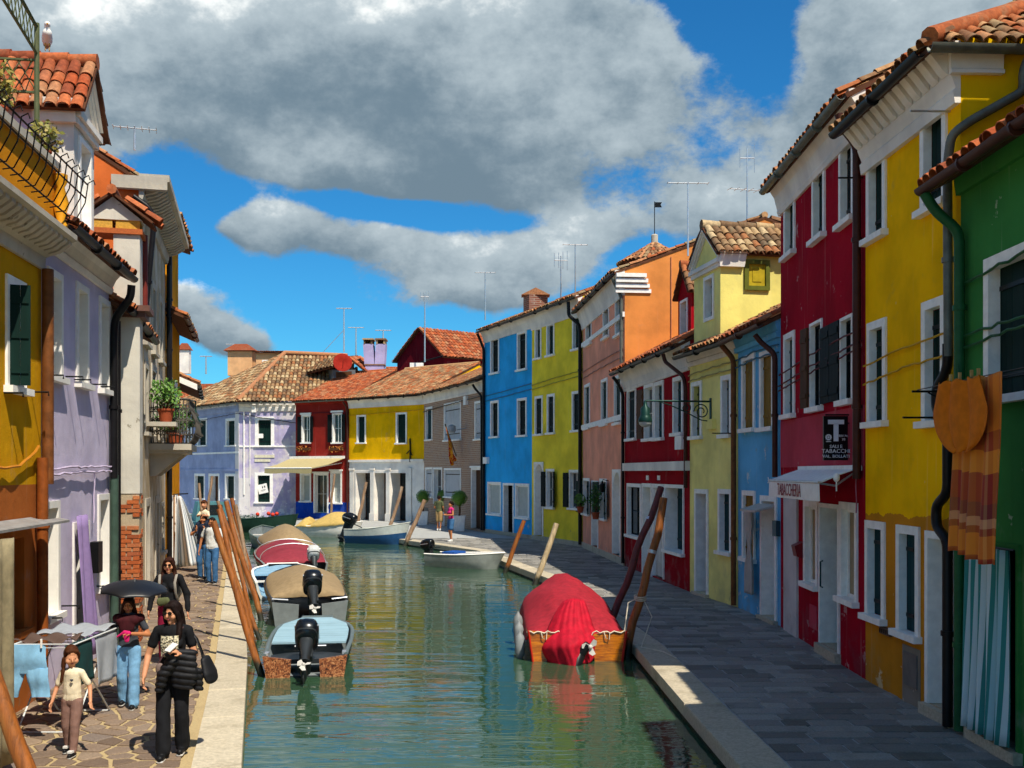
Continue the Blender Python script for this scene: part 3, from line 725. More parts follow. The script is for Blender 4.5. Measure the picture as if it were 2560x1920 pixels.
# irregular stones on the left bank
gx, gy = .30, .25; seeds = {}
for j in range(int(5/gy), int(44/gy)):
    y = j*gy; x0, x1 = xat(LH, y)-.5, xat(LB, y)+.3
    for i in range(int(x0/gx)-1, int(x1/gx)+2): seeds[(i, j)] = V(((i+.5*(j % 2))*gx+R.uniform(-.14, .14), y+R.uniform(-.11, .11)))
cells = []
for (i, j), s_ in seeds.items():
    poly = [s_+V(q) for q in ((-1, -1), (1, -1), (1, 1), (-1, 1))]
    for di in (-2, -1, 0, 1, 2):
        for dj in (-2, -1, 0, 1, 2):
            o = seeds.get((i+di, j+dj))
            if o is None or (di == 0 and dj == 0): continue
            n = (o-s_); m = (o+s_)/2; poly = clip_half(poly, n, n.dot(m))
            if not poly: break
        if not poly: break
    if len(poly) < 3: continue
    for k in range(len(LB)-1):
        a, b = V(LB[k]), V(LB[k+1])
        if not (a.y-1 <= s_.y <= b.y+1): continue
        t = (b-a).normalized(); n = V((t.y, -t.x)); poly = clip_half(poly, n, n.dot(a)-KW-.10)
        if len(poly) < 3: break
    if len(poly) < 3: continue
    c = sum(poly, V((0, 0)))/len(poly)
    if c.x < xat(LH, c.y)-.25: continue
    q = []
    for p in poly: d = p-c; q.append(c+d*max(.4, 1-.030/max(d.length, .06)))
    ar = abs(sum(q[k].x*q[(k+1) % len(q)].y-q[(k+1) % len(q)].x*q[k].y for k in range(len(q))))/2
    if ar > .006: cells.append(q)
lay(cells, STONE_L, quayL, 'paving_stone', 9.9)
# coursed slabs on the right bank
cells = []; y = 4.0
while y < 47:
    dy = R.choice([.26, .30, .34, .30]); x = xat(RB, y)+KW+.03; xe = xat(RH, y)+.1
    sl = (xat(RB, y+.5)-xat(RB, y-.5))
    while x < xe:
        L = R.choice([.32, .45, .58, .7, .5]); x1 = min(x+L, xe)
        if x1-x > .1:
            g_ = .010+R.uniform(0, .006)
            cells.append([V((x+g_, y+g_)), V((x1-g_, y+g_)), V((x1-g_+sl*dy*.5, y+dy-g_)), V((x+g_+sl*dy*.5, y+dy-g_))])
        x += L
    y += dy
lay(cells, STONE_R, quayR, 'paving_slab', 9.6)
# ------------------------------------------------------------------ houses on the right bank, near to far
PX = RH
def RF(i): return Fac(PX[i+1], PX[i])                # facade i between corners; left as seen is the farther corner
def text(s, M, size, mat, parent, name='lettering', ext=.004, width=1.0, align='CENTER'):
    cu = bpy.data.curves.new('t', 'FONT'); cu.body = s; cu.size = size; cu.extrude = ext; cu.align_x = align; cu.align_y = 'CENTER'; cu.resolution_u = 2
    o = bpy.data.objects.new('t', cu); col.objects.link(o); dg = bpy.context.evaluated_depsgraph_get(); me = bpy.data.meshes.new_from_object(o.evaluated_get(dg))
    bpy.data.objects.remove(o); me.materials.clear(); me.materials.append(mat); me.transform(Matrix.Diagonal((width, 1, 1, 1)))
    return place(name, me, M, parent)
def facing(p, xdir, zn=None):                        # text frame: x along xdir, y up
    x = V(xdir).normalized(); y = V((0, 0, 1)); z = x.cross(y)
    return Matrix(((x.x, y.x, z.x, p.x), (x.y, y.y, z.y, p.y), (x.z, y.z, z.z, p.z), (0, 0, 0, 1)))
# green house
GREEN = plaster('green_render', '#3c8242', '#9fb496', .6)
h = House('green_house', 'green house with brown gutter and striped door curtain at right edge', Fac((5.2, 12.05), (5.2, 8.6)), 6.45, GREEN, D=7, rise=1.9, ov=.42); HG = h
f = h.f
r = f.rect('s', 2465, 650, 2590, 990); h.win((r[0], r[0]+1.15, f.hit('s', 2533, 985)[1], r[3]), fill='shut', sm=DARKGREEN, fw=.12, parts=1, depth=.10)
ud0, _ = f.hit('d1', 868, 1545); ud1, _ = f.hit('d1', 1062, 1640)
h.door((ud0, ud1, 0, 2.25), step=.13, fill='dark', fm=GREEN, fw=.06, depth=.15)
h.finish(TILE_O, 60, gut=GUTB, cornice=([(.001, 6.2), (.06, 6.2), (.09, 6.43), (.001, 6.43)], GREEN))
GP = paint('green_pipe', '#1f5a34', .5, .2)
pipe(h.e, [f.w(.12, .47, 6.2), f.w(.12, .35, 6.0), f.w(.17, .09, 5.75), f.w(.17, .09, 4.0), f.w(.17, .09, 2.0), f.w(.17, .09, .05)], GP, .06)
for z_, s_ in ((5.15, .03), (4.55, -.02), (4.42, .04)): cable(h.e, [f.w(.1, .05, z_), f.w(2.2, .05, z_+.05+s_), f.w(3.4, .05, z_+.1)], GP, .016, .014)
cable(h.e, [f.w(.2, .13, 4.5), f.w(.23, .13, 3.4), f.w(.2, .13, 2.4)], GP, .01, .02)

# bright yellow house
YEL = plaster('yellow_ochre_render', '#fcc000', '#e0d0a8', .62, '#a88a50', rag=('#c98420', 2.42))
YEL2 = plaster('yellow_gable_render', '#e9bd0c', '#d0a52c', .2)
h = House('yellow_house', 'bright yellow house with ochre ground floor and white window surrounds', RF(1), 8.05, YEL, D=7.6, rise=2.0, sideA=YEL, sideB=YEL2, ov=.42); HY_ = h; f = h.f
h.win(('c8', 466, 605, 549, 990), sm=DARKGREEN, depth=.075); h.win(('c8', 700, 405, 812, 850), sm=DARKGREEN, depth=.075)
h.win(f.rect('c8', 469, 1400, 550, 1365)[:2]+(f.hit('d1', 515, 245)[1], f.hit('c8', 469, 1400)[1]), sm=DARKGREEN, depth=.075)
h.win(f.rect('c8', 706, 1310, 806, 1275)[:2]+(f.hit('d1', 765, 240)[1], f.hit('c8', 706, 1310)[1]), sm=DARKGREEN, depth=.075)
h.win(('d1', 433, 650, 512, 1055), sm=TEAL, depth=.075); h.win(('d1', 560, 668, 653, 1125), sm=TEAL, depth=.075)
h.door(('d1', 678, 692, 800, 1440), fill='panel', sm=WHITEW, step=.14, depth=.35, fw=.09)
rv = f.rect('d1', 590, 1180, 645, 1340); mb = MB(); mb.fbox(f, rv[0]-.06, rv[1]+.06, .001, .012, rv[2]-.35, rv[3]+.08); mb.build('cement_patch', plaster('cement', '#8f8577', None, .5), h.e)
MB().fbox(f, rv[0], rv[1], .012, .03, rv[2], rv[3]).build('meter_hatch', paint('hatch', '#6f6a64', .5), h.e)
rv = f.rect('d1', 498, 1080, 540, 1125); mb = MB(); mb.fbox(f, rv[0], rv[1], .001, .05, rv[2], rv[3]); 
for i in range(5): q = rv[0]+(rv[1]-rv[0])*(i+.5)/5; mb.fbox(f, q-.008, q+.008, .05, .06, rv[2]+.02, rv[3]-.02, 1)
mb.build('vent_grille', [paint('vent', '#5b4636', .6), GUT], h.e)
rv = f.rect('d1', 713, 640, 735, 682); MB().fbox(f, rv[0], rv[0]+.17, .001, .02, rv[2], rv[2]+.13).build('number_plate', WHITE, h.e); text('97', facing(f.w(rv[0]+.085, .022, rv[2]+.065), f.U), .11, IRON, h.e, 'house_number', ext=.001)
H0 = 8.05
h.finish(TILE_M, 70, hipB=3.0, gut=GUT, cornice=([(.001, 7.28), (.07, 7.28), (.09, 7.42), (.06, 7.46), (.12, 7.62), (.13, 8.0), (.001, 8.0)], WHITE2))
nb = 12                                              # corbels under the eaves
for i in range(nb):
    u = f.W*(i+.5)/nb; mb = MB(); mb.prism([f.w(u-.075, .13, 7.62), f.w(u-.075, .18, 7.66), f.w(u-.075, .27, 7.78), f.w(u-.075, .34, 7.86), f.w(u-.075, .34, 7.93), f.w(u-.075, .13, 7.95)], f.U*.15); mb.build('corbel', WHITE2, h.e)
fs = f.side(f.W, 7.6, False)                         # cornice return on the sunlit gable
MB().prism([fs.w(-.14, .002, 7.60), fs.w(-.14, .08, 7.60), fs.w(-.14, .08, 7.64), fs.w(-.14, .05, 7.66), fs.w(-.14, .07, 7.92), fs.w(-.14, .002, 7.92)], fs.U*.62).build('cornice_return', WHITE2, h.e)
gutter(h.e, f.w(f.W+.19, .45, 7.86), f.w(f.W+.19, -7.5, 7.86), GUTG, .085, 'gable_gutter')
pipe(h.e, [f.w(f.W+.17, -.74, 7.8), f.w(f.W+.14, -.66, 7.6), f.w(f.W+.12, -.68, 7.38), f.w(f.W+.12, -.04, 7.02), f.w(f.W+.02, .12, 6.9), f.w(f.W-.08, .12, 6.6), f.w(f.W-.10, .10, 4.35)], GUTG, .055)
pipe(h.e, [f.w(f.W-.12, .10, 4.5), f.w(f.W-.12, .10, 4.2), f.w(f.W-.42, .10, 4.0), f.w(f.W-.42, .10, 3.75), f.w(f.W-.12, .10, 3.55), f.w(f.W-.12, .10, 2.75), f.w(f.W-.4, .11, 2.6), f.w(f.W-.4, .11, 2.35), f.w(f.W-.1, .11, 2.2), f.w(f.W-.1, .11, .03)], GUT, .06)
YC = paint('yellow_cable', '#c8980c', .6)
for z_ in (4.62, 4.36): cable(h.e, [f.w(0, .04, z_-.1), f.w(1.4, .04, z_), f.w(f.W-.1, .05, z_+.03)], YC, .014, .012)
u, z = f.hit('c8', 822, 481); MB().tube([f.w(u, .0, z), f.w(u, 0.48, z)], .014, 6).build('line_bar', ALU, h.e)
u, z = f.hit('d1', 718, 234); MB().tube([f.w(u, .0, z), f.w(u, 0.42, z)], .014, 6).build('line_bar', IRON, h.e)

# dark red tobacconist
RED = plaster('crimson_render', '#a20824', '#b89090', .70, '#7a4048'); PINKR = plaster('faded_crimson_band', '#b84454', '#b77a78', .3)
h = House('crimson_house', 'tall crimson three storey house with white awning over its shop', RF(2), 8.55, RED, D=7.6, rise=1.9, ov=.30); HR = h; f = h.f
h.win(('c8', 108, 828, 155, 1075), sm=DARKGREEN, depth=.075); h.win(('c8', 230, 735, 285, 1000), sm=DARKGREEN, depth=.075); h.win(('c8', 347, 630, 411, 925), sm=BLACKGREEN, depth=.075)
zb = f.hit('d1', 100, 225)[1]
u0, z1 = f.hit('c8', 107, 1450); u1, _ = f.hit('c8', 153, 1435); h.win((u0, u1, zb, z1), fill='shut', sm=TEAL, depth=.075)
u0, z1 = f.hit('c8', 220, 1402); u1, _ = f.hit('c8', 272, 1380); h.win((u0, u1, zb+.02, z1), fill='glass', sash=BLACKGREEN, leaves=(('L', 174, BROWNW),), fw=.05, depth=.06)
u2, z1 = f.hit('c8', 352, 1365); u3, _ = f.hit('c8', 406, 1345); u3 = min(u3, f.W-.22); we = h.win((u2, u3, zb+.02, z1-.05), fill='glass', sash=BLACKGREEN, fw=.05, depth=.06)
for q0, q1 in ((u1+.01, (u1+u2)/2-.01), ((u1+u2)/2+.01, u2-.01)):
    mb = MB(); npk = 3
    for p in range(npk): mb.fbox(f, q0+(q1-q0)*p/npk+.003, q0+(q1-q0)*(p+1)/npk-.003, .012, .05, zb+.04, z1-.06)
    for zz in (.15, .5, .85): mb.fbox(f, q0+.02, q1-.02, .05, .066, zb+(z1-zb)*zz-.05, zb+(z1-zb)*zz+.05)
    mb.build('shutter', BLACKGREEN, we)
h.win(('d1', 182, 568, 239, 920), fill='pane', gm=BEIGE, depth=.07); h.win(('d1', 328, 575, 400, 985), fill='pane', gm=BEIGE, depth=.07)
de = h.door(('d1', 245, 580, 327, 1170), fill='glass', sash=BLACKGREEN, step=.16, depth=.30, fw=.07)
u, z = f.hit('d1', 268, 870); mb = MB(); mb.tube([f.w(u, .05, z-.22), f.w(u, .09, z-.2), f.w(u, .09, z+.2), f.w(u, .05, z+.22)], .014, 6); mb.build('door_handle', TEAL, de)
r = f.rect('d1', 102, 560, 158, 1060); MB().fbox(f, r[0]+.03, r[1]-.02, .001, .04, 0, r[3]).build('white_pilaster', plaster('white_pilaster', '#cdcbc8', None, .4), h.e)
r = f.rect('d1', 203, 990, 232, 1100); MB().fbox(f, r[0], r[1], .001, .012, r[2], r[3]).build('wall_plate', PINKR, h.e)
h.finish(TILE_M, 60, gut=GUTG, cornice=([(.001, 7.95), (.05, 7.95), (.08, 8.03), (.07, 8.06), (.13, 8.30), (.22, 8.44), (.24, 8.5), (.24, 8.54), (.001, 8.54)], WHITE2))
z0_, z1_ = f.hit('d1', 90, 437)[1], f.hit('d1', 90, 240)[1]
# faded band between the shop and the first floor, cut round nothing: it lies below the sills
MB().fbox(f, .02, f.W-.05, .001, .010, z0_, min(z1_, zb-.11)).build('painted_band', PINKR, h.e)
pipe(h.e, [f.w(f.W-.10, .36, 8.2), f.w(f.W-.10, .30, 8.0), f.w(f.W-.12, .09, 7.75), f.w(f.W-.12, .09, 5), f.w(f.W-.12, .09, 2.9)], GUTB, .06)
cable(h.e, [f.w(f.W-.22, .06, 7.9), f.w(f.W-.24, .06, 6), f.w(f.W-.2, .06, 4.6), f.w(f.W-.25, .06, 2.4)], paint('pink_cable', '#b06a78', .6), .010, .02)
RC = paint('crimson_cable', '#5e0d1c', .6)
for z_ in (5.02, 4.82, 4.72): cable(h.e, [f.w(0, .04, z_-.15), f.w(2.5, .04, z_), f.w(f.W, .05, z_+.08)], RC, .014, .014)
u, z = f.hit('c8', 446, 768); MB().tube([f.w(u, .0, z), f.w(u, 0.36, z)], .014, 6).build('line_bar', IRON, h.e)
# letter box
r = f.rect('d1', 140, 745, 172, 812, .1); mb = MB(); mb.prism([f.w(r[0], .002, r[2]), f.w(r[0], .12, r[2]+.03), f.w(r[0], .16, r[3]-.03), f.w(r[0], .002, r[3]+.04)], f.U*.26)
mb.build('letter_box', paint('letter_box_red', '#7d1620', .4), None, label='small dark red letter box beside the tobacconist window', cat='letter box')

# shop awning with valance
AW = cloth('white_awning', '#ece9e2', .7, .06)
u0, u1 = f.W-3.35, f.W-.15
e = empty('shop_awning', f.w((u0+u1)/2, .3, 2.6), None, 'small white shop awning lettered in red over the tobacconist windows', 'awning')
mb = MB(); mb.fbox(f, u0, u1, .002, .13, 3.02, 3.10); mb.build('awning_case', WHITE, e)
mb = MB(); K = 14; rr = []
for i in range(K+1):
    u = u0+(u1-u0)*i/K; w = .012*math.sin(i*2.1)
    rr.append([f.w(u, .13, 3.04), f.w(u, .35, 2.965+w*.3), f.w(u, .62, 2.86), f.w(u, .632, 2.84), f.w(u, .634+w, 2.72), f.w(u, .638+w*1.5, 2.57), f.w(u, .630+w*1.5, 2.57), f.w(u, .622, 2.83), f.w(u, .35, 2.95+w*.3), f.w(u, .13, 3.025)])
mb.loft(rr); mb.build('canopy', AW, e, smooth=40)
mb = MB(); mb.tube([f.w(u0, .622, 2.85), f.w(u1, .622, 2.85)], .024, 8)
for u in (u0+.15, u1-.1): mb.tube([f.w(u, .1, 2.98), f.w(u, .36, 2.80), f.w(u, .62, 2.84)], .018, 6)
mb.build('awning_bar', ALU, e, smooth=60)
MB().ball(f.w(u1+.02, .38, 2.92), (.05, .05, .07)).tube([f.w(u1+.02, .38, 2.9), f.w(u1+.02, .38, 2.72)], .012, 6).build('crank_gear', WHITE, e, smooth=60)
REDINK = paint('red_lettering', '#8d1a26', .6)
text('TABACCHERIA', facing(f.w(u0+(u1-u0)*.46, .652, 2.70), f.U), .29, REDINK, e, width=.80, ext=.002)
# projecting T sign
bx0, by0 = cp('d1', 257, 228); bx1, by1 = cp('d1', 355, 408); Ys = 15.75
P0 = at(bx0, by1, Ys); P1 = at(bx1, by0, Ys); cx, cz = (P0.x+P1.x)/2, (P0.z+P1.z)/2; sw, sh = P1.x-P0.x, P1.z-P0.z
e = empty('tobacco_sign', (cx, Ys, P0.z), None, 'black projecting sign with large white T above the shop awning', 'sign')
SB = paint('sign_black', '#0c0d10', .35, .1, bumps=0); SW = paint('sign_white', '#dfe2e6', .5, .05, bumps=0)
MB().box((cx, Ys, cz), sw, .06, sh).build('sign_box', SB, e)
mb = MB(); wx = f.w(0, 0, 0).x; mb.tube([V((cx-sw*.4, Ys, cz+sh*.34)), V((5.15, Ys, cz+sh*.34))], .012, 6); mb.tube([V((cx-sw*.4, Ys+.02, P1.z+.02)), V((5.15, Ys+.02, P1.z+.02))], .014, 6); mb.build('bracket', IRON, e)
ys = Ys-.036
mb = MB(); mb.box((cx, ys, cz+sh*.365), sw*.66, .01, sh*.10); mb.box((cx, ys, cz+sh*.13), sw*.20, .01, sh*.40); mb.build('letter_t', SW, e)
mb = MB()
for k in range(10): q = 2*math.pi*k/10; mb.box((cx-sw*.31+sw*.10*math.cos(q), ys, cz+sh*.02+sw*.10*math.sin(q)), sw*.06, .01, sw*.06)
mb.ball((cx-sw*.31, ys, cz+sh*.02), (sw*.05, .008, sw*.05), 8, 6); mb.box((cx-sw*.31, ys, cz-sh*.075), sw*.2, .01, sh*.02); mb.build('emblem', SW, e)
M0 = lambda x, z: Matrix(((1, 0, 0, x), (0, 0, -1, ys), (0, 1, 0, z), (0, 0, 0, 1)))
for s_, x_, z_, k_ in (('RIV.N.', .31, .05, .075), ('30', .31, -.03, .075), ('SALI E', 0, -.19, .105), ('TABACCHI', 0, -.295, .125), ('VAL. BOLLATI', 0, -.41, .095)):
    text(s_, M0(cx+sw*x_, cz+sh*z_), sh*k_, SW, e, width=1.05)

# small light blue house
SBL = plaster('powder_blue_render', '#66b4e2', '#c4d0d4', .75)
h = House('powder_blue_house', 'narrow powder blue two storey house with mustard shutters', RF(3), 6.0, SBL, D=7, rise=1.7, ov=.36); HB = h; f = h.f
h.win(('c7', 495, 615, 546, 890), sm=MUSTARD, fill='boards', depth=.035); h.win(('c7', 565, 598, 620, 885), sm=MUSTARD, fill='boards', depth=.035)
h.win(('c7', 497, 1135, 548, 1408), sm=MUSTARD, fill='boards', depth=.035)
h.door(('c7', 568, 1155, 632, 1620), fill='panel', sm=WHITEW, depth=.3, step=.08)
h.finish(TILE_O, 55, gut=GUTB, cornice=([(.001, 5.62), (.08, 5.62), (.10, 5.72), (.06, 5.74), (.14, 5.98), (.001, 5.98)], SBL))
pipe(h.e, [f.w(f.W-.35, .40, 5.7), f.w(f.W-.3, .3, 5.55), f.w(f.W-.08, .09, 5.3), f.w(f.W-.08, .09, 2.9)], GUTB, .055)
u, z = f.hit('c7', 598, 1098); text('3', facing(f.w(u, .012, z), f.U), .17, WHITE, h.e, 'house_number')
BC = paint('blue_cable', '#3a6a82', .6)
for z_ in (5.45, 5.3): cable(h.e, [f.w(0, .05, z_), f.w(1.5, .05, z_+.06), f.w(f.W, .05, z_+.02)], BC, .018, .015)
MB().fbox(f, f.W-.24, f.W-.02, .001, .09, 1.75, 2.05).build('meter_box', paint('meter_box', '#31505c', .5), h.e)

# cream house with pedimented dormer
CREAM = plaster('cream_render', '#f2e890', '#b9a878', .35); CREAM2 = plaster('cream_cheek_render', '#e6dc7e', '#c0a56a', .35)
h = House('cream_house', 'cream yellow house with pedimented roof dormer and iron lamp arm', RF(4), 6.0, CREAM, D=7, rise=1.8, ov=.36); HC = h; f = h.f
h.win(('c7', 297, 715, 338, 922), sm=paint('olive_shutter', '#55602e', .5)); h.win(('c7', 413, 690, 454, 915), sm=TEAL)
h.door(('c7', 310, 1130, 363, 1510), fill='panel', sm=BROWNW, depth=.35, step=.08); h.win(('c7', 402, 1130, 455, 1380), sm=TEAL)
h.finish(TILE_M, 60, gut=GUT, cornice=([(.001, 5.62), (.06, 5.62), (.08, 5.72), (.06, 5.74), (.16, 5.98), (.001, 5.98)], WHITE2))
ua, _ = f.hit('d6', 650, 900); ub, _ = f.hit('d6', 832, 900); 
wd = f.rect('d6', 722, 955, 790, 1235)
dormer(h, f, ua, ub, 6.0, 8.1, .72, 2.6, CREAM, CREAM2, TILE_G, 90, window=(wd[0], wd[1], max(wd[2], 6.3), wd[3]), wsm=MATS['olive_shutter'])
fs = f.side(ub, 2.6, False); rw = fs.rect('d6', 995, 828, 1168, 1043)
OLF = paint('olive_frame', '#5f6420', .5); we_ = empty('window', fs.w(rw[0], 0, rw[2]), h.e); mb = MB()
for q in ((rw[0], rw[0]+.1, rw[2], rw[3]), (rw[1]-.1, rw[1], rw[2], rw[3]), (rw[0]+.1, rw[1]-.1, rw[3]-.1, rw[3]), (rw[0]+.1, rw[1]-.1, rw[2], rw[2]+.1)): mb.fbox(fs, q[0], q[1], .002, .06, q[2], q[3])
mb.build('frame', OLF, we_); mb = MB(); mb.fbox(fs, rw[0]+.1, rw[1]-.1, .002, .02, rw[2]+.1, rw[3]-.1); mb.fbox(fs, rw[0]+.2, rw[1]-.2, .02, .032, rw[2]+.2, rw[3]-.2); mb.build('hatch', paint('mustard_hatch', '#b09a1c', .5), we_)
pipe(h.e, [f.w(f.W-.02, .38, 5.8), f.w(f.W-.04, .09, 5.5), f.w(f.W-.04, .09, 3), f.w(f.W-.04, .09, .05)], RUST, .06)
CC = paint('cream_cable', '#a89a5c', .6)
for z_ in (5.45, 5.3): cable(h.e, [f.w(0, .05, z_-.05), f.w(1.5, .05, z_), f.w(f.W, .05, z_)], CC, .018, .015)
r = f.rect('c7', 366, 860, 392, 895); MB().fbox(f, r[0], r[1], .001, .10, r[2], r[3]).build('junction_box', CREAM, h.e)
u, z = f.hit('c7', 460, 913); MB().tube([f.w(u, .0, z), f.w(u, 0.50, z)], .014, 6).build('line_bar', IRON, h.e)
# scrolled lamp arm
u, z = f.hit('c7', 372, 825); p = f.w(u, 0, z); LG = paint('lamp_green', '#173a34', .4, .2, .3)
e = empty('street_lamp', p, None, 'green street lamp on scrolled iron arm above the quay', 'street lamp')
mb = MB(); tip = p+f.N*1.62+V((0, 0, .22)); mb.fbox(f, u-.04, u+.04, .001, .03, z-.3, z+.3)
mb.tube([p+V((0, 0, .22)), tip], .022, 8)
def scroll(c, r, turns, a0, d1, d2): return [c+(d1*math.cos(a0+q)+d2*math.sin(a0+q))*r*(1-.7*q/(turns*2*math.pi)) for q in [turns*2*math.pi*k/26 for k in range(27)]]
Zv = V((0, 0, 1))
mb.tube(scroll(p+f.N*.24-Zv*.02, .19, 1.6, 0, f.N, Zv), .014, 6); mb.tube(scroll(p+f.N*.62+Zv*.06, .12, 1.4, 2, f.N, Zv), .012, 6); mb.tube([p-Zv*.25, p+f.N*.25-Zv*.22, p+f.N*.6-Zv*.05, p+f.N*1.0+Zv*.12, p+f.N*1.3+Zv*.21], .014, 6)
mb.build('arm', LG, e, smooth=60)
mb = MB(); mb.lathe(tip-Zv*.5, [(.16, 0), (.17, .03), (.13, .13), (.11, .17), (.11, .32), (.05, .38), (.03, .50)], 16); mb.build('lamp_hood', LG, e, smooth=50)
mb = MB(); mb.lathe(tip-Zv*.62, [(.02, 0), (.09, .02), (.14, .07), (.15, .125)], 16); mb.build('lamp_glass', paint('lamp_glass', '#b9c2c0', .3, .05), e, smooth=60)

# small crimson house with dormer
RED2 = plaster('dark_red_render', '#9c0c1c', '#93605c', .45)
h = House('dark_red_house', 'low dark red house between the pink and cream houses', RF(5), 6.3, RED2, D=7, rise=1.8, ov=.40); HS = h; f = h.f
h.win(('c7', 45, 740, 80, 930), sm=BLACKGREEN, depth=.05)
h.win(('c7', 112, 725, 150, 930), sm=TEAL, leaves=(('L', 172, BROWNW),), fill='glass'); h.win(('c7', 152, 715, 188, 928), sm=TEAL)
h.win(('c7', 225, 697, 264, 908), sm=TEAL)
h.win(('c7', 45, 1108, 100, 1320), fill='glass', sash=BLACKGREEN); h.door(('c7', 104, 1108, 143, 1480), fill='panel', sm=WHITEW, depth=.35); h.door(('c7', 146, 1110, 190, 1485), fill='boards', sm=WHITEW, depth=.06, parts=2)
h.win(('c7', 193, 1112, 268, 1385), sm=TEAL, depth=.32, fw=.09)
z = f.hit('c7', 25, 1060)[1]; h.course(z, z+.24, .12, WHITE2)
h.finish(TILE_O, 60, gut=GUT, cornice=(std_cornice(6.3, .34, .75), WHITE2))
pipe(h.e, [f.w(.3, .45, 6.0), f.w(.25, .3, 5.85), f.w(.12, .09, 5.5), f.w(.12, .09, 3), f.w(.12, .09, .1)], GUT, .055)
pipe(h.e, [f.w(f.W-.9, .45, 6.05), f.w(f.W-.9, .4, 5.85), f.w(f.W-.15, .12, 5.4), f.w(f.W-.08, .09, 5.1), f.w(f.W-.08, .09, 2.6)], GUTB, .05)
r = f.rect('c7', 250, 925, 276, 975); MB().fbox(f, r[0], r[1], .001, .14, r[2], r[3]).build('utility_box', WHITE, h.e)
for c_ in (124, 168): r = f.rect('c7', c_-4, 1078, c_+5, 1096); MB().fbox(f, r[0], r[1], .001, .02, r[2], r[3]).build('number_plate', WHITE, h.e)
# dormer, set back from the eaves
wd = f.rect('d6', 540, 1085, 622, 1325, -1.2); um = (wd[0]+wd[1])/2
dormer(h, f, um-.62, um+.72, 6.6, 8.3, .75, 2.2, RED2, RED2, TILE_M, 20, window=(um-.35, um+.42, 6.75, 8.1), ped=False, wsm=BROWNW, n0=-1.2, fm=WHITE)

# pink house, sunlit orange gable
PINK = plaster('salmon_render', '#f0a488', '#b79a8c', .3); ORG_ = plaster('orange_gable_render', '#d98a48', '#d8a070', .25)
h = House('pink_house', 'tall salmon pink house with arched door and orange side wall', RF(6), 9.45, PINK, D=9.2, rise=1.75, sideB=ORG_, ov=.36); HP = h; f = h.f
for q in (('c6', 592, 305, 622, 485), ('c6', 682, 262, 712, 450), ('c6', 745, 228, 779, 435)): h.win(q, sm=TEAL)
for q, l in ((('c6', 585, 712, 613, 928), 1), (('c6', 672, 685, 704, 908), 1), (('c6', 740, 668, 776, 900), 1)): h.win(q, sm=DARKGREEN, depth=.05)
z = f.hit('c6', 585, 940)[1]; h.course(z, z+.18, .07, WHITE); z = f.hit('c6', 590, 505)[1]; h.course(z, z+.16, .07, WHITE)
h.win(('c6', 578, 1192, 612, 1380), fill='glass', leaves=(('L', 168, DARKGREEN), ('R', 168, DARKGREEN))); h.door(('c6', 622, 1205, 656, 1555), sm=WHITEW); h.win(('c6', 664, 1195, 700, 1405), fill='glass', leaves=(('L', 168, DARKGREEN), ('R', 168, DARKGREEN)))
h.door(('c6', 730, 1148, 772, 1600), fill='boards', sm=WHITEW, arch=True, depth=.3)
h.finish(TILE_M, 60, gut=GUT, cornice=(std_cornice(9.45, .32, .8), WHITE2))
h.course(0, .22, .05, KERB, 'plinth')
fs = f.side(f.W, 4.6, False)
for k in range(4): MB().fbox(fs, -.3, .85-.06*k, .003,   .05+.05*k, 8.72+.16*k, 8.84+.16*k).build('cornice_return', WHITE, h.e)
pipe(h.e, [f.w(f.W-.05, .40, 9.2), f.w(f.W-.08, .3, 9.0), f.w(f.W-.10, .09, 8.6), f.w(f.W-.10, .09, 6.5)], GUTG, .055)
PC = paint('pink_wall_cable', '#a06858', .6)
for z_ in (6.95, 6.7): cable(h.e, [f.w(0, .04, z_), f.w(f.W/2, .04, z_+.03), f.w(f.W, .04, z_)], PC, .018, .012)
u, z = f.hit('c6', 708, 1245); e = h.e; mb = MB(); mb.tube([f.w(u, 0, z+.25), f.w(u, .2, z+.3), f.w(u, .22, z+.2)], .014, 6); mb.lathe(f.w(u, .22, z-.15), [(.04, 0), (.10, .05), (.12, .25), (.04, .33), (.02, .4)], 8)
mb.build('wall_lantern', IRON, None, label='black wall lantern beside the arched door of the pink house', cat='lantern')
mb = MB(); q = f.side(f.W, 4.6, False); mb.tube([q.w(1.5, .02, 9.9), q.w(1.5, .03, 7.0)], .012, 5); mb.build('wall_cable', PC, h.e)

# lime yellow house
LIME = plaster('lime_yellow_render', '#f2dc40', '#b8ae60', .2)
h = House('lime_yellow_house', 'lime yellow three storey house with dark open shutters', RF(7), 10.05, LIME, D=8, rise=1.6, ov=.36); f = h.f
for q in (('c6', 327, 415, 361, 565), ('c6', 388, 395, 429, 548), ('c6', 522, 355, 566, 515)): h.win(q, sm=DARKGREEN)
for q in (('c6', 327, 770, 368, 962), ('c6', 390, 760, 430, 955), ('c6', 520, 745, 562, 942)): h.win(q, sm=BLACKGREEN, depth=.04)
h.door(('c6', 323, 1110, 371, 1495), sm=WHITEW, arch=True, depth=.3)
h.win(('c6', 385, 1145, 428, 1345), fill='glass', leaves=(('L', 172, BLACKGREEN), ('R', 165, BLACKGREEN))); h.win(('c6', 505, 1150, 560, 1350), fill='glass', leaves=(('L', 172, BLACKGREEN), ('R', 165, BLACKGREEN)))
h.finish(TILE_M, 60, gut=GUT, cornice=(std_cornice(10.05, .3, .75), WHITE2)); h.course(0, .2, .05, KERB, 'plinth')
pipe(h.e, [f.w(f.W-.5, .4, 9.85), f.w(f.W-.5, .38, 9.3), f.w(f.W-.1, .12, 8.9), f.w(f.W-.06, .09, 8.6), f.w(f.W-.06, .09, 4), f.w(f.W-.06, .09, .1)], GUT, .075)
LC = paint('lime_cable', '#a39a2a', .6)
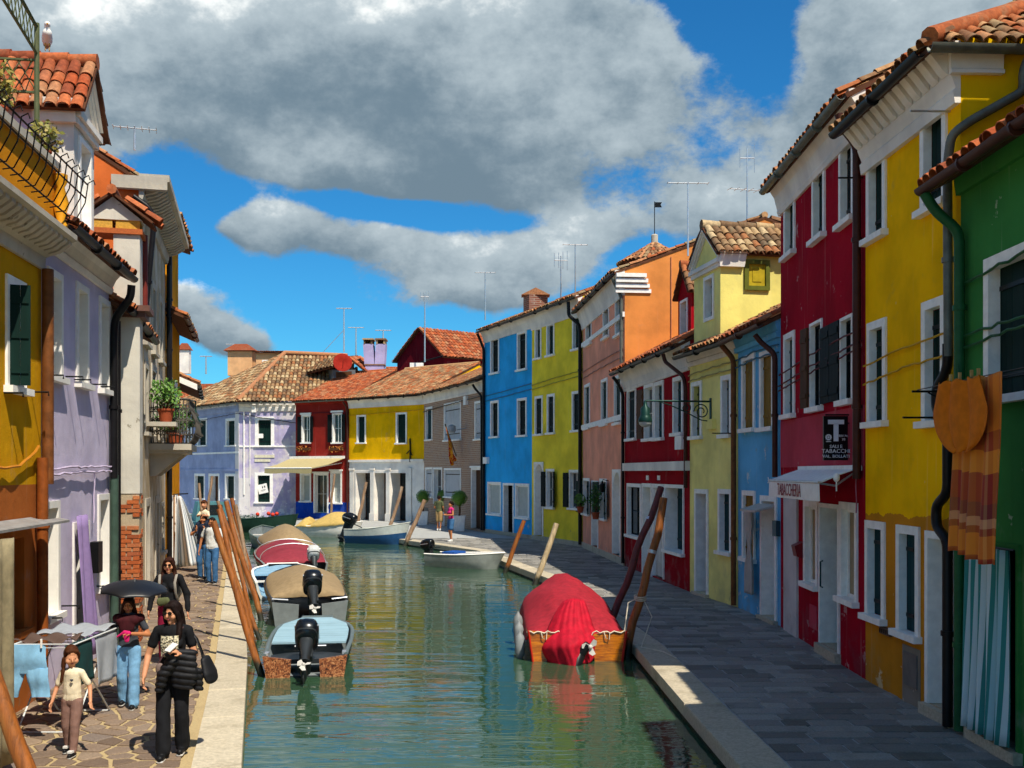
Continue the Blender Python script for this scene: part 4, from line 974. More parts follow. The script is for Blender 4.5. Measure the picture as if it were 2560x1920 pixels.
for z_ in (6.95, 6.75): cable(h.e, [f.w(0, .04, z_-.1), f.w(f.W/2, .04, z_+.03), f.w(f.W, .04, z_+.1)], LC, .02, .012)

# sky blue house
SKY = plaster('sky_blue_render', '#30acf0', '#9cc0d0', .25)
h = House('sky_blue_house', 'bright sky blue house with shopfront next to the brick house', RF(8), 10.05, SKY, D=8, rise=1.6, ov=.36); f = h.f
for q in (('c6', 97, 472, 142, 640), ('c6', 235, 440, 285, 622), ('c6', 97, 795, 140, 975), ('c6', 235, 782, 285, 968)): h.win(q, sm=BLACKGREEN)
h.win(('c6', 82, 1212, 152, 1382), fill='pane', gm=GREYP, depth=.06); h.door(('c6', 162, 1218, 218, 1480), fill='dark', fm=WHITE); h.win(('c6', 225, 1220, 298, 1400), fill='pane', gm=GREYP, depth=.06)
h.finish(TILE_M, 60, gut=GUT, cornice=(std_cornice(10.05, .3, .65), WHITE2)); h.course(0, .18, .05, KERB, 'plinth')
pipe(h.e, [f.w(.1, .42, 9.85), f.w(.1, .3, 9.6), f.w(.12, .09, 9.1), f.w(.12, .09, 5), f.w(.12, .09, .1)], GUT, .07)
BC2 = paint('sky_cable', '#1a6a98', .6)
for z_ in (6.85, 6.6): cable(h.e, [f.w(0, .04, z_-.1), f.w(f.W/2, .04, z_-.02), f.w(f.W, .04, z_+.1)], BC2, .022, .012)
r = f.rect('c6', 68, 1085, 90, 1118); MB().fbox(f, r[0], r[1], .001, .15, r[2], r[3]).build('utility_box', WHITE, h.e)
p = f.w(1.3, -2.2, 10.9); e = h.e; mb = MB(); mb.box(p+V((0, 0, .3)), 1.0, .7, 1.0, .4); mb.build('chimney', brickmat('chimney_brick', '#8a4a34', '#6e3a2c', '#9a8a7a'), h.e)
mb = MB(); mb.prism([p+V((-.7, -.4, .8)), p+V((.7, -.4, .8)), p+V((0, -.4, 1.15))], V((0, .9, 0))); mb.build('chimney_cap', TILE_O, h.e)
for dx in (-.35, .35): pass

# brick house with topiary
BRK = brickmat('grey_brown_brick', '#90694f', '#a58064', '#b3a392')
h = House('brick_house', 'two storey bare brick house with pale shutters and a flag', RF(9), 7.65, BRK, D=10, rise=2.1, ov=.36); HK = h; f = h.f
PALE = wood('pale_grey_shutter', '#b9bcc0', 2, .6, .1)
h.win(('c5', 762, 640, 806, 850), sm=TEAL); h.win(('c5', 885, 615, 998, 848), sm=PALE, depth=.06); h.win(('c5', 1090, 600, 1146, 845), sm=PALE, depth=.06)
h.win(('c5', 760, 1040, 808, 1235), sm=PALE, depth=.06); h.door(('c5', 813, 1040, 872, 1290), sm=BROWNW, fill='glass'); h.win(('c5', 885, 1045, 998, 1240), sm=PALE, depth=.06); h.door(('c5', 1067, 1043, 1142, 1455), sm=BROWNW, fill='panel', lintel=.1)
h.finish(TILE_M, 20, gut=GUT, cornice=([(.001, 7.0), (.05, 7.0), (.07, 7.1), (.05, 7.14), (.10, 7.5), (.2, 7.62), (.001, 7.62)], WHITE2)); h.course(0, .9, .03, plaster('brick_plinth', '#7a736c', None, .6), 'plinth', u0=0, u1=f.hit('c5', 808, 0)[0]-.9)
pipe(h.e, [f.w(f.W-.6, .42, 7.4), f.w(f.W-.6, .3, 7.2), f.w(f.W-.2, .1, 6.8), f.w(f.W-.14, .1, 6.2), f.w(f.W-.14, .1, .1)], GUT, .06)
cable(h.e, [f.w(0, .05, 6.55), f.w(f.W/2, .05, 6.7), f.w(f.W, .05, 6.8)], GUT, .025, .012)
u, z = f.hit('c5', 1037, 590); MB().fbox(f, u-.2, u+.2, .001, .15, z-.25, z+.2).build('utility_box', WHITE, h.e)
u, z = f.hit('c5', 1030, 790); p = f.w(u, .5, z); mb = MB(); mb.tube([f.w(u, 0, z+.1), p], .03, 6); mb.lathe(p-V((.25, .25, .15)), [(.15, 0), (.22, .12), (.2, .35), (.05, .42)], 10); mb.build('floodlight', paint('floodlight', '#9aa0a4', .4), None, label='grey floodlight fixed to the bare brick house wall', cat='lamp')

# yellow house with white portico
YE2 = plaster('lemon_render', '#efb808', '#cfc6a8', .45)
h = House('portico_house', 'yellow upper floor on a white three bay portico', RF(10), 7.65, YE2, D=10, rise=2.1, ov=.36, cat='house'); HV = h; f = h.f
h.win(('c5', 300, 690, 362, 872), sm=DARKGREEN); h.win(('c5', 562, 674, 636, 875), sm=DARKGREEN)
zc = f.hit('c5', 400, 990)[1]
WP = plaster('white_portico', '#f0ece2', '#b8b0a0', .22)
for a_, b_ in ((285, 402), (410, 508), (516, 640)): h.door(('c5', a_, 1062, b_, 1400), fill='glass', sash=BROWNW, depth=.8, fm=WP, fw=.14)
h.finish(TILE_M, 20, gut=GUT, cornice=([(.001, 7.0), (.05, 7.0), (.1, 7.3), (.24, 7.55), (.24, 7.62), (.001, 7.62)], WHITE2), bands=[(zc-.1, WP)])
h.course(zc-.12, zc+.02, .10, WP, 'portico_cornice')
for k in range(4):
    x_ = (270, 406, 512, 655)[k]; u, _ = f.hit('c5', x_, 1300); mb = MB(); mb.fbox(f, u-.22, u+.22, .034, .10, 0, .45); mb.fbox(f, u-.16, u+.16, .034, .07, .45, zc-.5); mb.fbox(f, u-.22, u+.22, .034, .10, zc-.62, zc-.5); mb.build('pilaster', WP, h.e)
cable(h.e, [f.w(0, .05, 6.55), f.w(f.W/2, .05, 6.62), f.w(f.W, .05, 6.7)], YC, .02, .012)
# iron figure and flaked patches
u, z = f.hit('c5', 660, 925); mb = MB(); mb.tube([f.w(u, .06, z-.7), f.w(u+.05, .08, z), f.w(u, .06, z+.7)], .05, 6); mb.tube([f.w(u-.25, .08, z-.2), f.w(u, .08, z), f.w(u+.2, .08, z-.3)], .035, 6); mb.build('iron_ornament', IRON, h.e)

# red house with awning and blue base
RD3 = plaster('brick_red_render', '#8e2a24', '#9c6a5c', .25); BLU = plaster('cobalt_base', '#1745a8', '#3a60b0', .2)
h = House('red_house', 'brick red house with cobalt base and beige awning', RF(11), 7.65, RD3, D=10, rise=2.1, ov=.36); f = h.f
for q in (('c4', 978, 932, 1043, 1122), ('c4', 1190, 917, 1262, 1122)): h.win(q, fill='glass', leaves=(('L', 168, BLACKGREEN), ('R', 168, BLACKGREEN)), lintel=.12)
h.win(('c4', 968, 1335, 1045, 1528), fill='pane', gm=GREYP, depth=.2); h.door(('c4', 1062, 1335, 1165, 1612), fill='glass', sash=WHITEW, lintel=.1); h.win(('c4', 1178, 1320, 1258, 1540), fill='pane', gm=GREYP, depth=.2, lintel=.1)
zc = f.hit('c4', 1000, 1532)[1]
h.finish(TILE_O, 20, gut=GUTG, cornice=([(.001, 7.35), (.05, 7.35), (.2, 7.6), (.001, 7.6)], RD3), bands=[(zc, BLU)])
cable(h.e, [f.w(0, .05, 6.75), f.w(f.W/2, .05, 6.8), f.w(f.W, .05, 6.75)], RC, .03, .012)
pipe(h.e, [f.w(f.W-.15, .42, 7.4), f.w(f.W-.1, .15, 7.1), f.w(f.W-.06, .1, 6.6), f.w(f.W-.06, .1, .2)], GUTB, .06)
FLW = leafmat('marigold', '#c8641c', '#d89030'); 
for q in (1000, 1225):
    u, z = f.hit('c4', q, 1165); mb = MB(); mb.fbox(f, u-.55, u+.55, .02, .22, z-.12, z+.05)
    for k in range(60): p = f.w(u+R.uniform(-.55, .55), R.uniform(.02, .3), z+R.uniform(-.25, .15)); s_ = .06; mb.add([p, p+V((s_, 0, s_*R.random())), p+V((0, s_*.5, s_))], [(0, 1, 2)], 1)
    mb.build('flower_box', [BROWNW, FLW], None, label='orange flower box under the %s window of the brick red house' % ('left' if q == 1000 else 'right'), cat='flower box')
AWB = cloth('beige_awning', '#b0a276', .8, .08)
ua = f.hit('c4', 905, 1240)[0]; ub = f.hit('c4', 1280, 1235)[0]; zt = f.hit('c4', 1100, 1232)[1]
e = empty('awning', f.w((ua+ub)/2, 1, zt-1), None, 'wide beige awning stretched out from the brick red house', 'awning')
uf0, zf = f.hit('c4', 722, 1305, 3.0); uf1, _ = f.hit('c4', 1045, 1305, 3.0); uf1 = max(uf1, uf0+3.4)
mb = MB(); rr = []
for i in range(9):
    q = i/8; a = f.w(ua+(ub-ua)*q, .1, zt); b = f.w(uf0+(uf1-uf0)*q, 3.0, zf+.05); w = .03*math.sin(q*9)
    rr.append([a, a.lerp(b, .5)-V((0, 0, .08+w)), b, b-V((0, 0, .32+w)), b-V((0, 0, .32+w))+f.N*-.02, b-f.N*.03-V((0, 0, .03)), a.lerp(b, .5)-V((0, 0, .11+w)), a-V((0, 0, .03))])
mb.loft(rr); mb.build('canopy', AWB, e, smooth=40)
mb = MB(); mb.tube([f.w(uf0, 2.98, zf+.05), f.w(uf1, 2.98, zf+.05)], .04, 6); mb.tube([f.w(ub-.2, .1, zt-.3), f.w(uf1-.2, 2.95, zf)], .03, 6); mb.fbox(f, ua, ub, .01, .16, zt-.02, zt+.14); mb.build('awning_bar', WHITE, e)

# lilac corner house with hipped roof
LIL = plaster('lilac_render', '#b4acce', '#e2dde0', .95, '#d8d2d8'); LIL_SHADE = plaster('shaded_lilac_render', '#9ca9cc', '#c8cad4', .6)  # second lilac, for the wing, is bluer: its shade is painted into the colour
fl = Fac((-26.5, 79.5), (-18.1, 69.0), (0, 40)); fr = Fac((-18.1, 69.0), (-14.1, 67.8+.9), (0, 0))
h = House('lilac_house', 'weathered lilac corner house under a big hipped tile roof', fr, 7.65, LIL, D=11, rise=0.05); HL = h; f = fr
h.win(('c4', 657, 945, 790, 1145), sm=DARKGREEN, depth=.12, fw=.22); h.win(('c4', 655, 1330, 780, 1535), sm=DARKGREEN, depth=.12, fw=.20)
h.finish(roof=False); h2 = House('lilac_wing', 'x', fl, 7.65, LIL_SHADE, D=9, rise=.05)
for q in (('c4', 190, 962, 222, 1138), ('c4', 258, 958, 326, 1140), ('c4', 455, 958, 526, 1140), ('c4', 240, 1337, 312, 1510), ('c4', 450, 1337, 522, 1512)): h2.win(q, sm=DARKGREEN, depth=.15, fw=.18)
h2.door(('c4', 338, 1337, 412, 1560), sm=BROWNW, depth=.4, fw=.18)
h2.finish(roof=False)
for ch in list(h2.e.children):                        # one house: the wing's parts join it
    ch.location = ch.location+ORG[h2.e.name]-ORG[h.e.name]; ch.parent = h.e
bpy.data.objects.remove(h2.e)
for fc_, z_ in ((fr, 7.05), (fl, 7.05)):
    mb = MB(); mb.prism([fc_.w(0, n, z) for n, z in ((.001, z_-.05), (.08, z_), (.10, z_+.2), (.06, z_+.22), (.16, 7.6), (.001, 7.6))], fc_.U*fc_.W); mb.build('cornice', WHITE2 if fc_ is fr else LIL_SHADE, h.e)
    K = int(fc_.W/.42)
    for k in range(K): u = fc_.W*(k+.5)/K; MB().fbox(fc_, u-.1, u+.1, .16, .36, 7.42, 7.58).build('corbel', WHITE2, h.e)
h.course(f.hit('c4', 700, 1150)[1]-.05, f.hit('c4', 700, 1150)[1]+.06, .05, WHITE)
MB().fbox(fl, 0, fl.W, .001, .05, 3.05, 3.2).build('string_course', LIL_SHADE, h.e); MB().fbox(fl, 0, fl.W, .001, .05, 4.25, 4.37).build('string_course', WHITE, h.e)
WB = plaster('whitewash_patch', '#d9d6d6', '#b0a6c0', .5)
MB().fbox(fl, fl.W-.55, fl.W+.02, .001, .04, 0, 7.0).build('corner_pier', WB, h.e); MB().fbox(fr, .03, .75, .001, .04, 0, 2.6).build('corner_pier', WB, h.e)
for q in ((655, 1208, 792, 1228), (655, 1238, 762, 1256)): r = f.rect('c4', *q); MB().fbox(f, r[0], r[1], .001, .05, r[2], r[3]).build('name_board', paint('board_cream', '#d8d2b8', .6), h.e)
pipe(h.e, [f.w(.35, .08, 7.0), f.w(.35, .08, 1.5)], WHITE, .05); pipe(h.e, [f.w(.75, .08, 6.9), f.w(.75, .08, 2.2)], WHITE, .03); r = f.rect('c4', 640, 870, 668, 915); MB().fbox(f, r[0], r[1], .001, .2, r[2], r[3]).build('utility_box', WHITE, h.e)
cable(h.e, [fl.w(3, .1, 6.5), fl.w(fl.W, .1, 6.9), fr.w(1.5, .1, 6.6), fr.w(4.0, .1, 6.2)], GUT, .02, .02)
for q, tl in (((676, 1410, 742, 1475), .22), ((672, 1062, 712, 1092), 0)):
    r = f.rect('c4', *q); c_ = f.w((r[0]+r[1])/2, -.05, (r[2]+r[3])/2); hw, hh = (r[1]-r[0])/2, (r[3]-r[2])/2; ax_ = f.U*math.cos(tl)+V((0, 0, math.sin(tl))); ay_ = V((0, 0, math.cos(tl)))-f.U*math.sin(tl)
    def nb_(x0, x1, y0, y1, n_): return [c_+ax_*(x*hw)+ay_*(y*hh)+f.N*n_ for x, y in ((x0, y0), (x1, y0), (x1, y1), (x0, y1))]
    o_ = MB().prism(nb_(-1, 1, -1, 1, 0), f.N*.012).build('notice', WHITE, h.e)
    mb = MB()
    for bx_ in ((-.1, .12, .1, .5), (.35, .6, .15, .55), (-.5, .5, -.3, -.22), (-.4, .3, -.5, -.44)): mb.prism(nb_(*bx_, .0125), f.N*.002)
    if tl: mb.build('notice_print', GUT, h.e)
r = fl.rect('c4', 483, 1405, 506, 1470); MB().fbox(fl, r[0], r[1], -.2, -.18, r[2], r[3]).build('notice', WHITE, h.e)
# hipped roof
A = fl.w(-.5, .45, 7.62); B = V((-18.05, 68.45, 7.62)); Cn = V((-13.3, 68.0, 7.62)); AP = at(*cp('d7', 752, 292), 74.5); RG = at(*cp('d7', 1185, 312), 74.5)
Cn2 = V((-9.0, 69.5, 7.62))
mb = MB(); BK = V((-20, 86, 7.62))
mb.add([A, B, AP, BK], [(0, 1, 2), (0, 2, 3)]); mb.add([B, Cn2, RG, AP], [(0, 1, 2, 3)]); hr = mb.build('roof', TILE_B, h.e, fix=False)
def tri_tiles(parent, a, b, apL, apR, mat):           # slope with a slanted top edge
    a, b = V(a), V(b); L = (b-a).length; X = (b-a).normalized(); hgt = max((apL-a).length, (apR-a).length)
    mid = (apL+apR)/2; foot = a+X*(mid-a).dot(X); up = mid-foot; H_ = up.length
    sl, sr = (apL-a).dot(X)/L, (apR-a).dot(X)/L
    tile_plane(parent, a, b, up, mat, 0, sp=.27, rl=.40, clip=lambda s, t: sl*t < s < 1-(1-sr)*t if a == V(a) else True)
tri_tiles(hr, A, B, AP, AP, TILE_G); tri_tiles(hr, B, Cn2, AP, RG, TILE_G)
MB().tube([B+V((0, 0, .08)), AP+V((0, 0, .1))], .17, 8).build('hip_tiles', TILE_O, hr, smooth=60); MB().tube([AP+V((0, 0, .1)), RG+V((0, 0, .1))], .17, 8).build('hip_tiles', TILE_M, hr, smooth=60)
gutter(h.e, B+V((0, -.05, -.05)), Cn+V((0, -.05, -.05)), GUTG, .09); gutter(h.e, A+fl.N*.05-V((0, 0, .05)), B+fl.N*.05-V((0, 0, .05)), GUTG, .09)
# shed dormer with satellite dish on the lilac roof
p0 = at(*cp('d7', 905, 420), 72.0); p1 = at(*cp('d7', 1085, 395), 71.0); p2 = at(*cp('d7', 1240, 470), 71.0)
mb = MB(); mb.hexa([at(*cp('d7', x, y), Y) for x, y, Y in ((1085, 520, 71), (1240, 480, 71), (1240, 480, 74), (1000, 520, 74), (1085, 400, 71), (1240, 400, 71), (1240, 395, 74), (1000, 395, 74))]); mb.build('dormer', plaster('grey_boards', '#6f767c', None, .6), h.e)
mb = MB(); mb.hexa([at(*cp('d7', x, y), Y) for x, y, Y in ((1105, 500, 70.9), (1215, 470, 70.9), (1215, 470, 71), (1105, 500, 71), (1105, 415, 70.9), (1215, 410, 70.9), (1215, 410, 71), (1105, 415, 71))]); mb.build('dormer_window', BROWNW, h.e)
e0 = at(*cp('d7', 900, 425), 71.5); e1 = at(*cp('d7', 1130, 368), 70.6); up = at(*cp('d7', 1180, 300), 74)-e1
mb = MB(); roof_slab(mb, e0, e1, up); q = mb.build('dormer_roof', TILE_B, h.e); tile_plane(q, e0, e1, up, TILE_G, 0, sp=.26)
e0 = at(*cp('d7', 1320, 420), 70.8); up2 = at(*cp('d7', 1180, 305), 71)-e0; mb = MB(); roof_slab(mb, e0, e0+V((.3, 3, .4)), up2); q = mb.build('dormer_roof', TILE_B, h.e); tile_plane(q, e0, e0+V((.3, 3, .4)), up2, TILE_O, 0, sp=.26)
p = at(*cp('d7', 1150, 356), 70.3); mb = MB(); dn = V((.25, -1, .25)).normalized(); mb.lathe(p, [(.02, .02), (.3, .06), (.52, .14), (.64, .22), (.62, .23), (.3, .09), (.02, .05)], 24, axis=dn)
e = empty('satellite_dish', p, None, 'round red satellite dish on the lilac house roof dormer', 'satellite dish'); mb.build('dish', paint('dish_red', '#93281e', .9, spec=.1), e, smooth=60)
MB().tube([p, p+V((.1, .3, -.5))], .03, 6).build('dish_mount', GUT, e); MB().tube([p-dn*-.1-V((0, 0, .5)), p+dn*.6], .015, 5).build('feed_arm', GUT, e)
# ------------------------------------------------------------------ houses on the left bank, near to far
OCH = plaster('ochre_render', '#c8940f', '#a07a2c', .3); OCB = plaster('orange_brown_base', '#a8602c', '#8f6a4c', .4)
h = House('ochre_house', 'ochre house with roof terrace and scalloped cornice at left edge', Fac((-5.52, 8), (-6.29, 13.9), (3, 10)), 5.75, OCH, D=7, rise=.05); HO = h; f = h.f
r = f.rect('c2', 32, 215, 158, 970); h.win(r, fill='shut', sm=DARKGREEN, depth=.16, leaves=(('L', 78, DARKGREEN),))
rl = f.rect('c3', 25, 215, 150, 800); h.win((rl[0]-.25, rl[1], max(rl[2], .9), rl[3]), fill='glass', sash=wood('mahogany', '#5a1f12', 2, .5), fm=OCB, depth=.12)
zb = f.hit('c2', 100, 1588)[1]
h.finish(roof=False, bands=[(zb, OCB)])
WST = plaster('worn_white_stone', '#bab4a6', '#857e70', .75)
h.cornice([(.001, 5.70), (.05, 5.70), (.06, 5.86), (.14, 5.90), (.16, 6.02), (.42, 6.08), (.46, 6.10), (.46, 6.17), (.001, 6.17)], WST)
K = 30
for k in range(K):
    u = f.W*(k+.5)/K; mb = MB(); mb.prism([f.w(u-.06, .14, 5.88), f.w(u-.06, .26, 5.92), f.w(u-.06, .40, 6.03), f.w(u-.06, .40, 6.08), f.w(u-.06, .14, 6.06)], f.U*.12); mb.build('scallop', WST, h.e)
MB().fbox(f, 0, f.W, -7, .30, 6.172, 6.20).build('terrace_floor', paint('terrace_floor', '#8f6a52', .8), h.e)
ORA = plaster('amber_parapet', '#d08a1a', '#b08a4a', .35)
mb = MB(); mb.fbox(f, 0, f.W-.02, .05, .20, 6.2, 7.0); mb.build('parapet', ORA, h.e)
mb = MB(); mb.fbox(f, 0, f.W-.05, -.02, .27, 7.0, 7.10); mb.build('parapet_coping', WST, h.e)
mb = MB(); mb.fbox(f, f.W-.22, f.W-.02, -2.5, .048, 6.2, 6.95); mb.build('parapet', ORA, h.e)
for k in range(3):                                   # turned baluster at the corner
    pass
mb = MB(); mb.lathe(f.w(f.W-.12, .28, 6.2), [(.09, 0), (.09, .08), (.05, .14), (.11, .36), (.05, .58), (.09, .66), (.09, .75)], 10); mb.build('baluster', paint('amber_paint', '#dd9a18', .6), h.e, smooth=50)
# iron flower basket rail outside the parapet
mb = MB()
for z_, n_ in ((6.42, .36), (6.72, .52), (6.9, .55)): mb.tube([f.w(f.W-3.5, n_, z_), f.w(f.W+.15, n_, z_)], .012, 5)
for k in range(16):
    u = f.W-3.5+3.65*k/15; mb.tube([f.w(u, .28, 6.40), f.w(u, .40, 6.42), f.w(u, .52, 6.65), f.w(u, .56, 6.92), f.w(u, .63, 6.96), f.w(u, .65, 6.9)], .009, 5)
mb.build('flower_rail', IRON, h.e)
# trellis pergola on the terrace
TGR = paint('trellis_green', '#5a6040', .6)
mb = MB()
p0 = at(76, 120, 13.3); post = f.w(f.W-.35, .05, 7.05); 
mb.tube([post, V((post.x, post.y, 8.85))], .035, 8)
u0 = f.W-4.2; zt = 8.55
a0, a1, b0, b1 = f.w(u0, .05, 8.95), f.w(f.W-.35, .05, 8.45), f.w(u0, .05, 9.45), f.w(f.W-.35, .05, 8.80)
mb.tube([a0, a1], .02, 5); mb.tube([b0, b1], .025, 5); K = 26
for k in range(K):
    for sgn in (1, -1):
        s0 = k/K; s1 = min(1, max(0, s0+sgn*.045)); mb.tube([a0.lerp(a1, s0), b0.lerp(b1, s1)], .008, 4)
c0, c1 = f.w(f.W-.35, .05, 7.95), f.w(f.W-.35, -2.0, 7.95); 
for z_ in (0, .42): mb.tube([c0+V((0, 0, z_)), c1+V((0, 0, z_))], .02, 5)
for k in range(14):
    for sgn in (1, -1): s0 = k/14; s1 = min(1, max(0, s0+sgn*.12)); mb.tube([c0.lerp(c1, s0), c0.lerp(c1, s1)+V((0, 0, .42))], .008, 4)
mb.build('pergola_trellis', TGR, None, label='green lattice pergola on the roof terrace of the ochre house', cat='trellis')
LEAFA = leafmat('dry_leaf', '#6f7a30', '#a08a3c'); LEAFG = leafmat('green_leaf', '#3f6a24', '#6d9638'); LEAFD = leafmat('dark_leaf', '#27491c', '#4c7a2c')
def foliage(mb, c, rad, n, size, m=0, flat=1.0):
    c = V(c)
    for k in range(n):
        d = V((R.gauss(0, 1), R.gauss(0, 1), R.gauss(0, 1))).normalized()*(R.random()**.45)
        p = c+V((d.x*rad[0], d.y*rad[1], d.z*rad[2])); a = V((R.uniform(-1, 1), R.uniform(-1, 1), R.uniform(-1, 1))).normalized(); b = a.orthogonal().normalized(); s = size*R.uniform(.6, 1.3)
        b = (b+a.cross(b)*R.uniform(-1, 1)).normalized(); mb.add([p-a*s*.5, p+b*s*.28+a*.1*s, p+a*s*.6, p-b*s*.28+a*.1*s], [(0, 1, 2), (0, 2, 3)], m)
def plant(p, rad, n, size, label, stems=6, mat=None, pot=None, cat='plant', up=.0):
    p = V(p); e = empty('potted_plant', p, None, label, cat); z = 0
    if pot:
        MB().lathe(p, [(pot*.7, 0), (pot, pot*1.5), (pot*1.1, pot*1.5), (pot*1.1, pot*1.75), (pot*.9, pot*1.75)], 12).build('pot', paint('terracotta', '#9a4a2c', .8), e, smooth=40); z = pot*1.7
    mb = MB()
    for k in range(stems): q = p+V((R.uniform(-.8, .8)*rad[0], R.uniform(-.8, .8)*rad[1], z+up+rad[2]*R.uniform(.3, 1.5))); mb.tube([p+V((0, 0, z)), (p+q)/2+V((0, 0, z*.5)), q], [.014, .01, .005], 4)
    mb.build('stems', BROWNW, e); mb = MB(); foliage(mb, p+V((0, 0, z+up+rad[2])), rad, n, size); mb.build('foliage', mat or LEAFG, e, fix=False); return e
q = f.w(f.W-.45, .18, 7.02); plant(q, (.20, .30, .20), 300, .07, 'yellowing shrub spilling over the ochre house terrace parapet', 10, LEAFA, .08)
plant(f.w(f.W-1.75, .05, 7.10), (.16, .35, .30), 260, .08, 'leafy shrub behind the pergola post on the left terrace', 10, LEAFA, .10)
# grey shelf-like canopy over the ground floor window, orange pipe, cables
ca = f.hit('c3', 20, 160)[0]; zc = f.hit('c3', 250, 140)[1]
mb = MB(); ra = []
for k in range(7): n_ = .02+.48*k/6; ra.append((n_, 2.42-.09*n_-.02*math.sin(k)))
ue_ = f.hit('c3', 400, 150, .45)[0]
P = [f.w(ue_-4.2, n, z) for n, z in ra]+[f.w(ue_-4.2, n, z-.03) for n, z in ra[::-1]]; mb.prism(P, f.U*4.2); mb.build('window_canopy', paint('grey_canopy', '#8c8a88', .6, .2), h.e)
OP = paint('orange_pipe', '#8c4a1c', .55, .3)
pipe(h.e, [f.w(f.W-.28, .10, zb+.35), f.w(f.W-.28, .10, 1.4), f.w(f.W-.28, .10, .05)], OP, .07)
pipe(h.e, [f.w(f.W-.06, .10, 5.7), f.w(f.W-.06, .10, 4), f.w(f.W-.06, .10, zb)], RUST, .075)
cable(h.e, [f.w(0, .06, zb+.15), f.w(f.W-1, .06, zb+.22), f.w(f.W-.3, .06, zb+.5)], paint('orange_cable', '#b9761c', .6), .018, .015)
mb = MB(); u, z = f.hit('c2', 195, 985); 
def stay(fc, u, z, n=.22): return MB().tube([fc.w(u, 0, z), fc.w(u, n, z), fc.w(u, n, z-.05)], .012, 5)
for c_, x_, y_ in (('c2', 200, 985), ('c2', 25, 990)): u, z = f.hit(c_, x_, y_); stay(f, u, z).build('shutter_stay', IRON, h.e)

# lavender house
LAV = plaster('lavender_render', '#c6bed6', '#c9c4c8', .4, '#b8bcc6'); LAV2 = plaster('pale_lavender_render', '#cfc0d4', '#d8d0d4', .3)
h = House('lavender_house', 'lavender house with white dormer, sunlit windows and purple door curtain', Fac((-6.29, 13.9), (-6.86, 17.7), (3, 15)), 6.45, LAV, D=8, rise=2.0, ov=.36); HW = h; f = h.f
WREV = paint('white_reveal', '#e4e1da', .7, .06)
for q in ((300, 165, 398, 898), (488, 262, 567, 942), (638, 357, 706, 982)): h.win(('c2',)+q, fill='shut', sm=WHITEW, depth=.30, fm=WREV, fw=.10)
h.win(('c3', 262, 35, 355, 700), fill='shut', sm=WHITEW, depth=.26, fm=WREV, fw=.10); h.win(('c3', 592, -10, 662, 530), fill='shut', sm=WHITEW, depth=.26, fm=WREV, fw=.10)
ud0 = f.hit('c3', 440, 500)[0]; ud1 = f.hit('c3', 535, 500)[0]; h.door((ud0, ud1, 0, 2.25), fill='dark', fm=WREV, depth=.3)
h.finish(TILE_O, 60, gut=GUT, cornice=([(.001, 6.02), (.05, 6.02), (.08, 6.10), (.06, 6.13), (.12, 6.26), (.26, 6.42), (.001, 6.42)], WHITE2))
for q in ((290, 875), (425, 885), (480, 905), (590, 935), (640, 950)):
    u, z = f.hit('c2', *q); stay(f, u, z, .24).build('shutter_stay', IRON, h.e)
for q in ((265, 745), (375, 670), (590, 550)): u, z = f.hit('c3', *q); stay(f, u, z, .24).build('shutter_stay', IRON, h.e)
pipe(h.e, [f.w(f.W-.25, .42, 6.15), f.w(f.W-.22, .40, 5.95), f.w(f.W-.1, .12, 5.6), f.w(f.W-.08, .10, 5.3), f.w(f.W-.08, .10, 2.9)], GUT, .065)
pipe(h.e, [f.w(f.W-.06, .10, 2.95), f.w(f.W-.06, .10, 1.5), f.w(f.W-.06, .10, .03)], paint('green_grey_pipe', '#3e5248', .5, .2), .07)
LVC = paint('lavender_cable', '#c0b2cc', .6)
for z_ in (3.06, 2.98): cable(h.e, [f.w(0, .07, z_-.02), f.w(1.9, .07, z_+.02), f.w(f.W, .07, z_+.04)], LVC, .018, .014)
cable(h.e, [f.w(2.6, .06, 3.0), f.w(2.55, .06, 2.2)], LVC, .012, .01)
r = f.rect('c3', 548, 282, 592, 455); MB().fbox(f, r[0], r[0]+.28, .001, .13, r[2], r[3]).build('meter_box', IRON, h.e)
# dormer flush with the facade
ua = f.hit('s', 185, 600)[0]; ub = f.hit('s', 233, 600)[0]
WD = plaster('white_dormer_render', '#e0ddd4', '#b8b4a4', .4)
dormer(h, f, ua, ub+.05, 6.45, 8.55, .72, 1.9, WD, WD, TILE_O, 80, window=(ua+.22, ub-.17, 6.75, 8.1), wsm=WHITEW, ov=.2)
MB().fbox(f.side(ua, 1.9, True), .42, 1.88, .004, .03, 6.2, 8.5).build('dormer_flank', LAV2, h.e)
# higher roof behind the dormer, ridge running back from the canal
X0_, X1_ = -12.0, -7.55
MB().hexa([V((x, y, z)) for z in (6, 9.05) for x, y in ((X0_, 16.3), (X1_, 16.3), (X1_, 18.6), (X0_, 18.6))]).build('upper_storey', LAV2, h.e)
rm = MB(); sl_ = []
for ye in (15.95, 18.95):
    e0, e1, up = V((X0_, ye, 9.0)), V((X1_+.15, ye, 9.0)), V((0, 17.45-ye, .80)); roof_slab(rm, e0, e1, up); sl_.append((e0, e1, up))
rr_ = rm.build('upper_roof', TILE_B, h.e)
for t_ in sl_: tile_plane(rr_, t_[0], t_[1], t_[2], TILE_O, 60, rl=.33)
MB().tube([V((X0_, 17.45, 9.86)), V((X1_+.2, 17.45, 9.86))], .12, 8).build('ridge_tiles', TILE_O, rr_, smooth=60, kind='stuff')

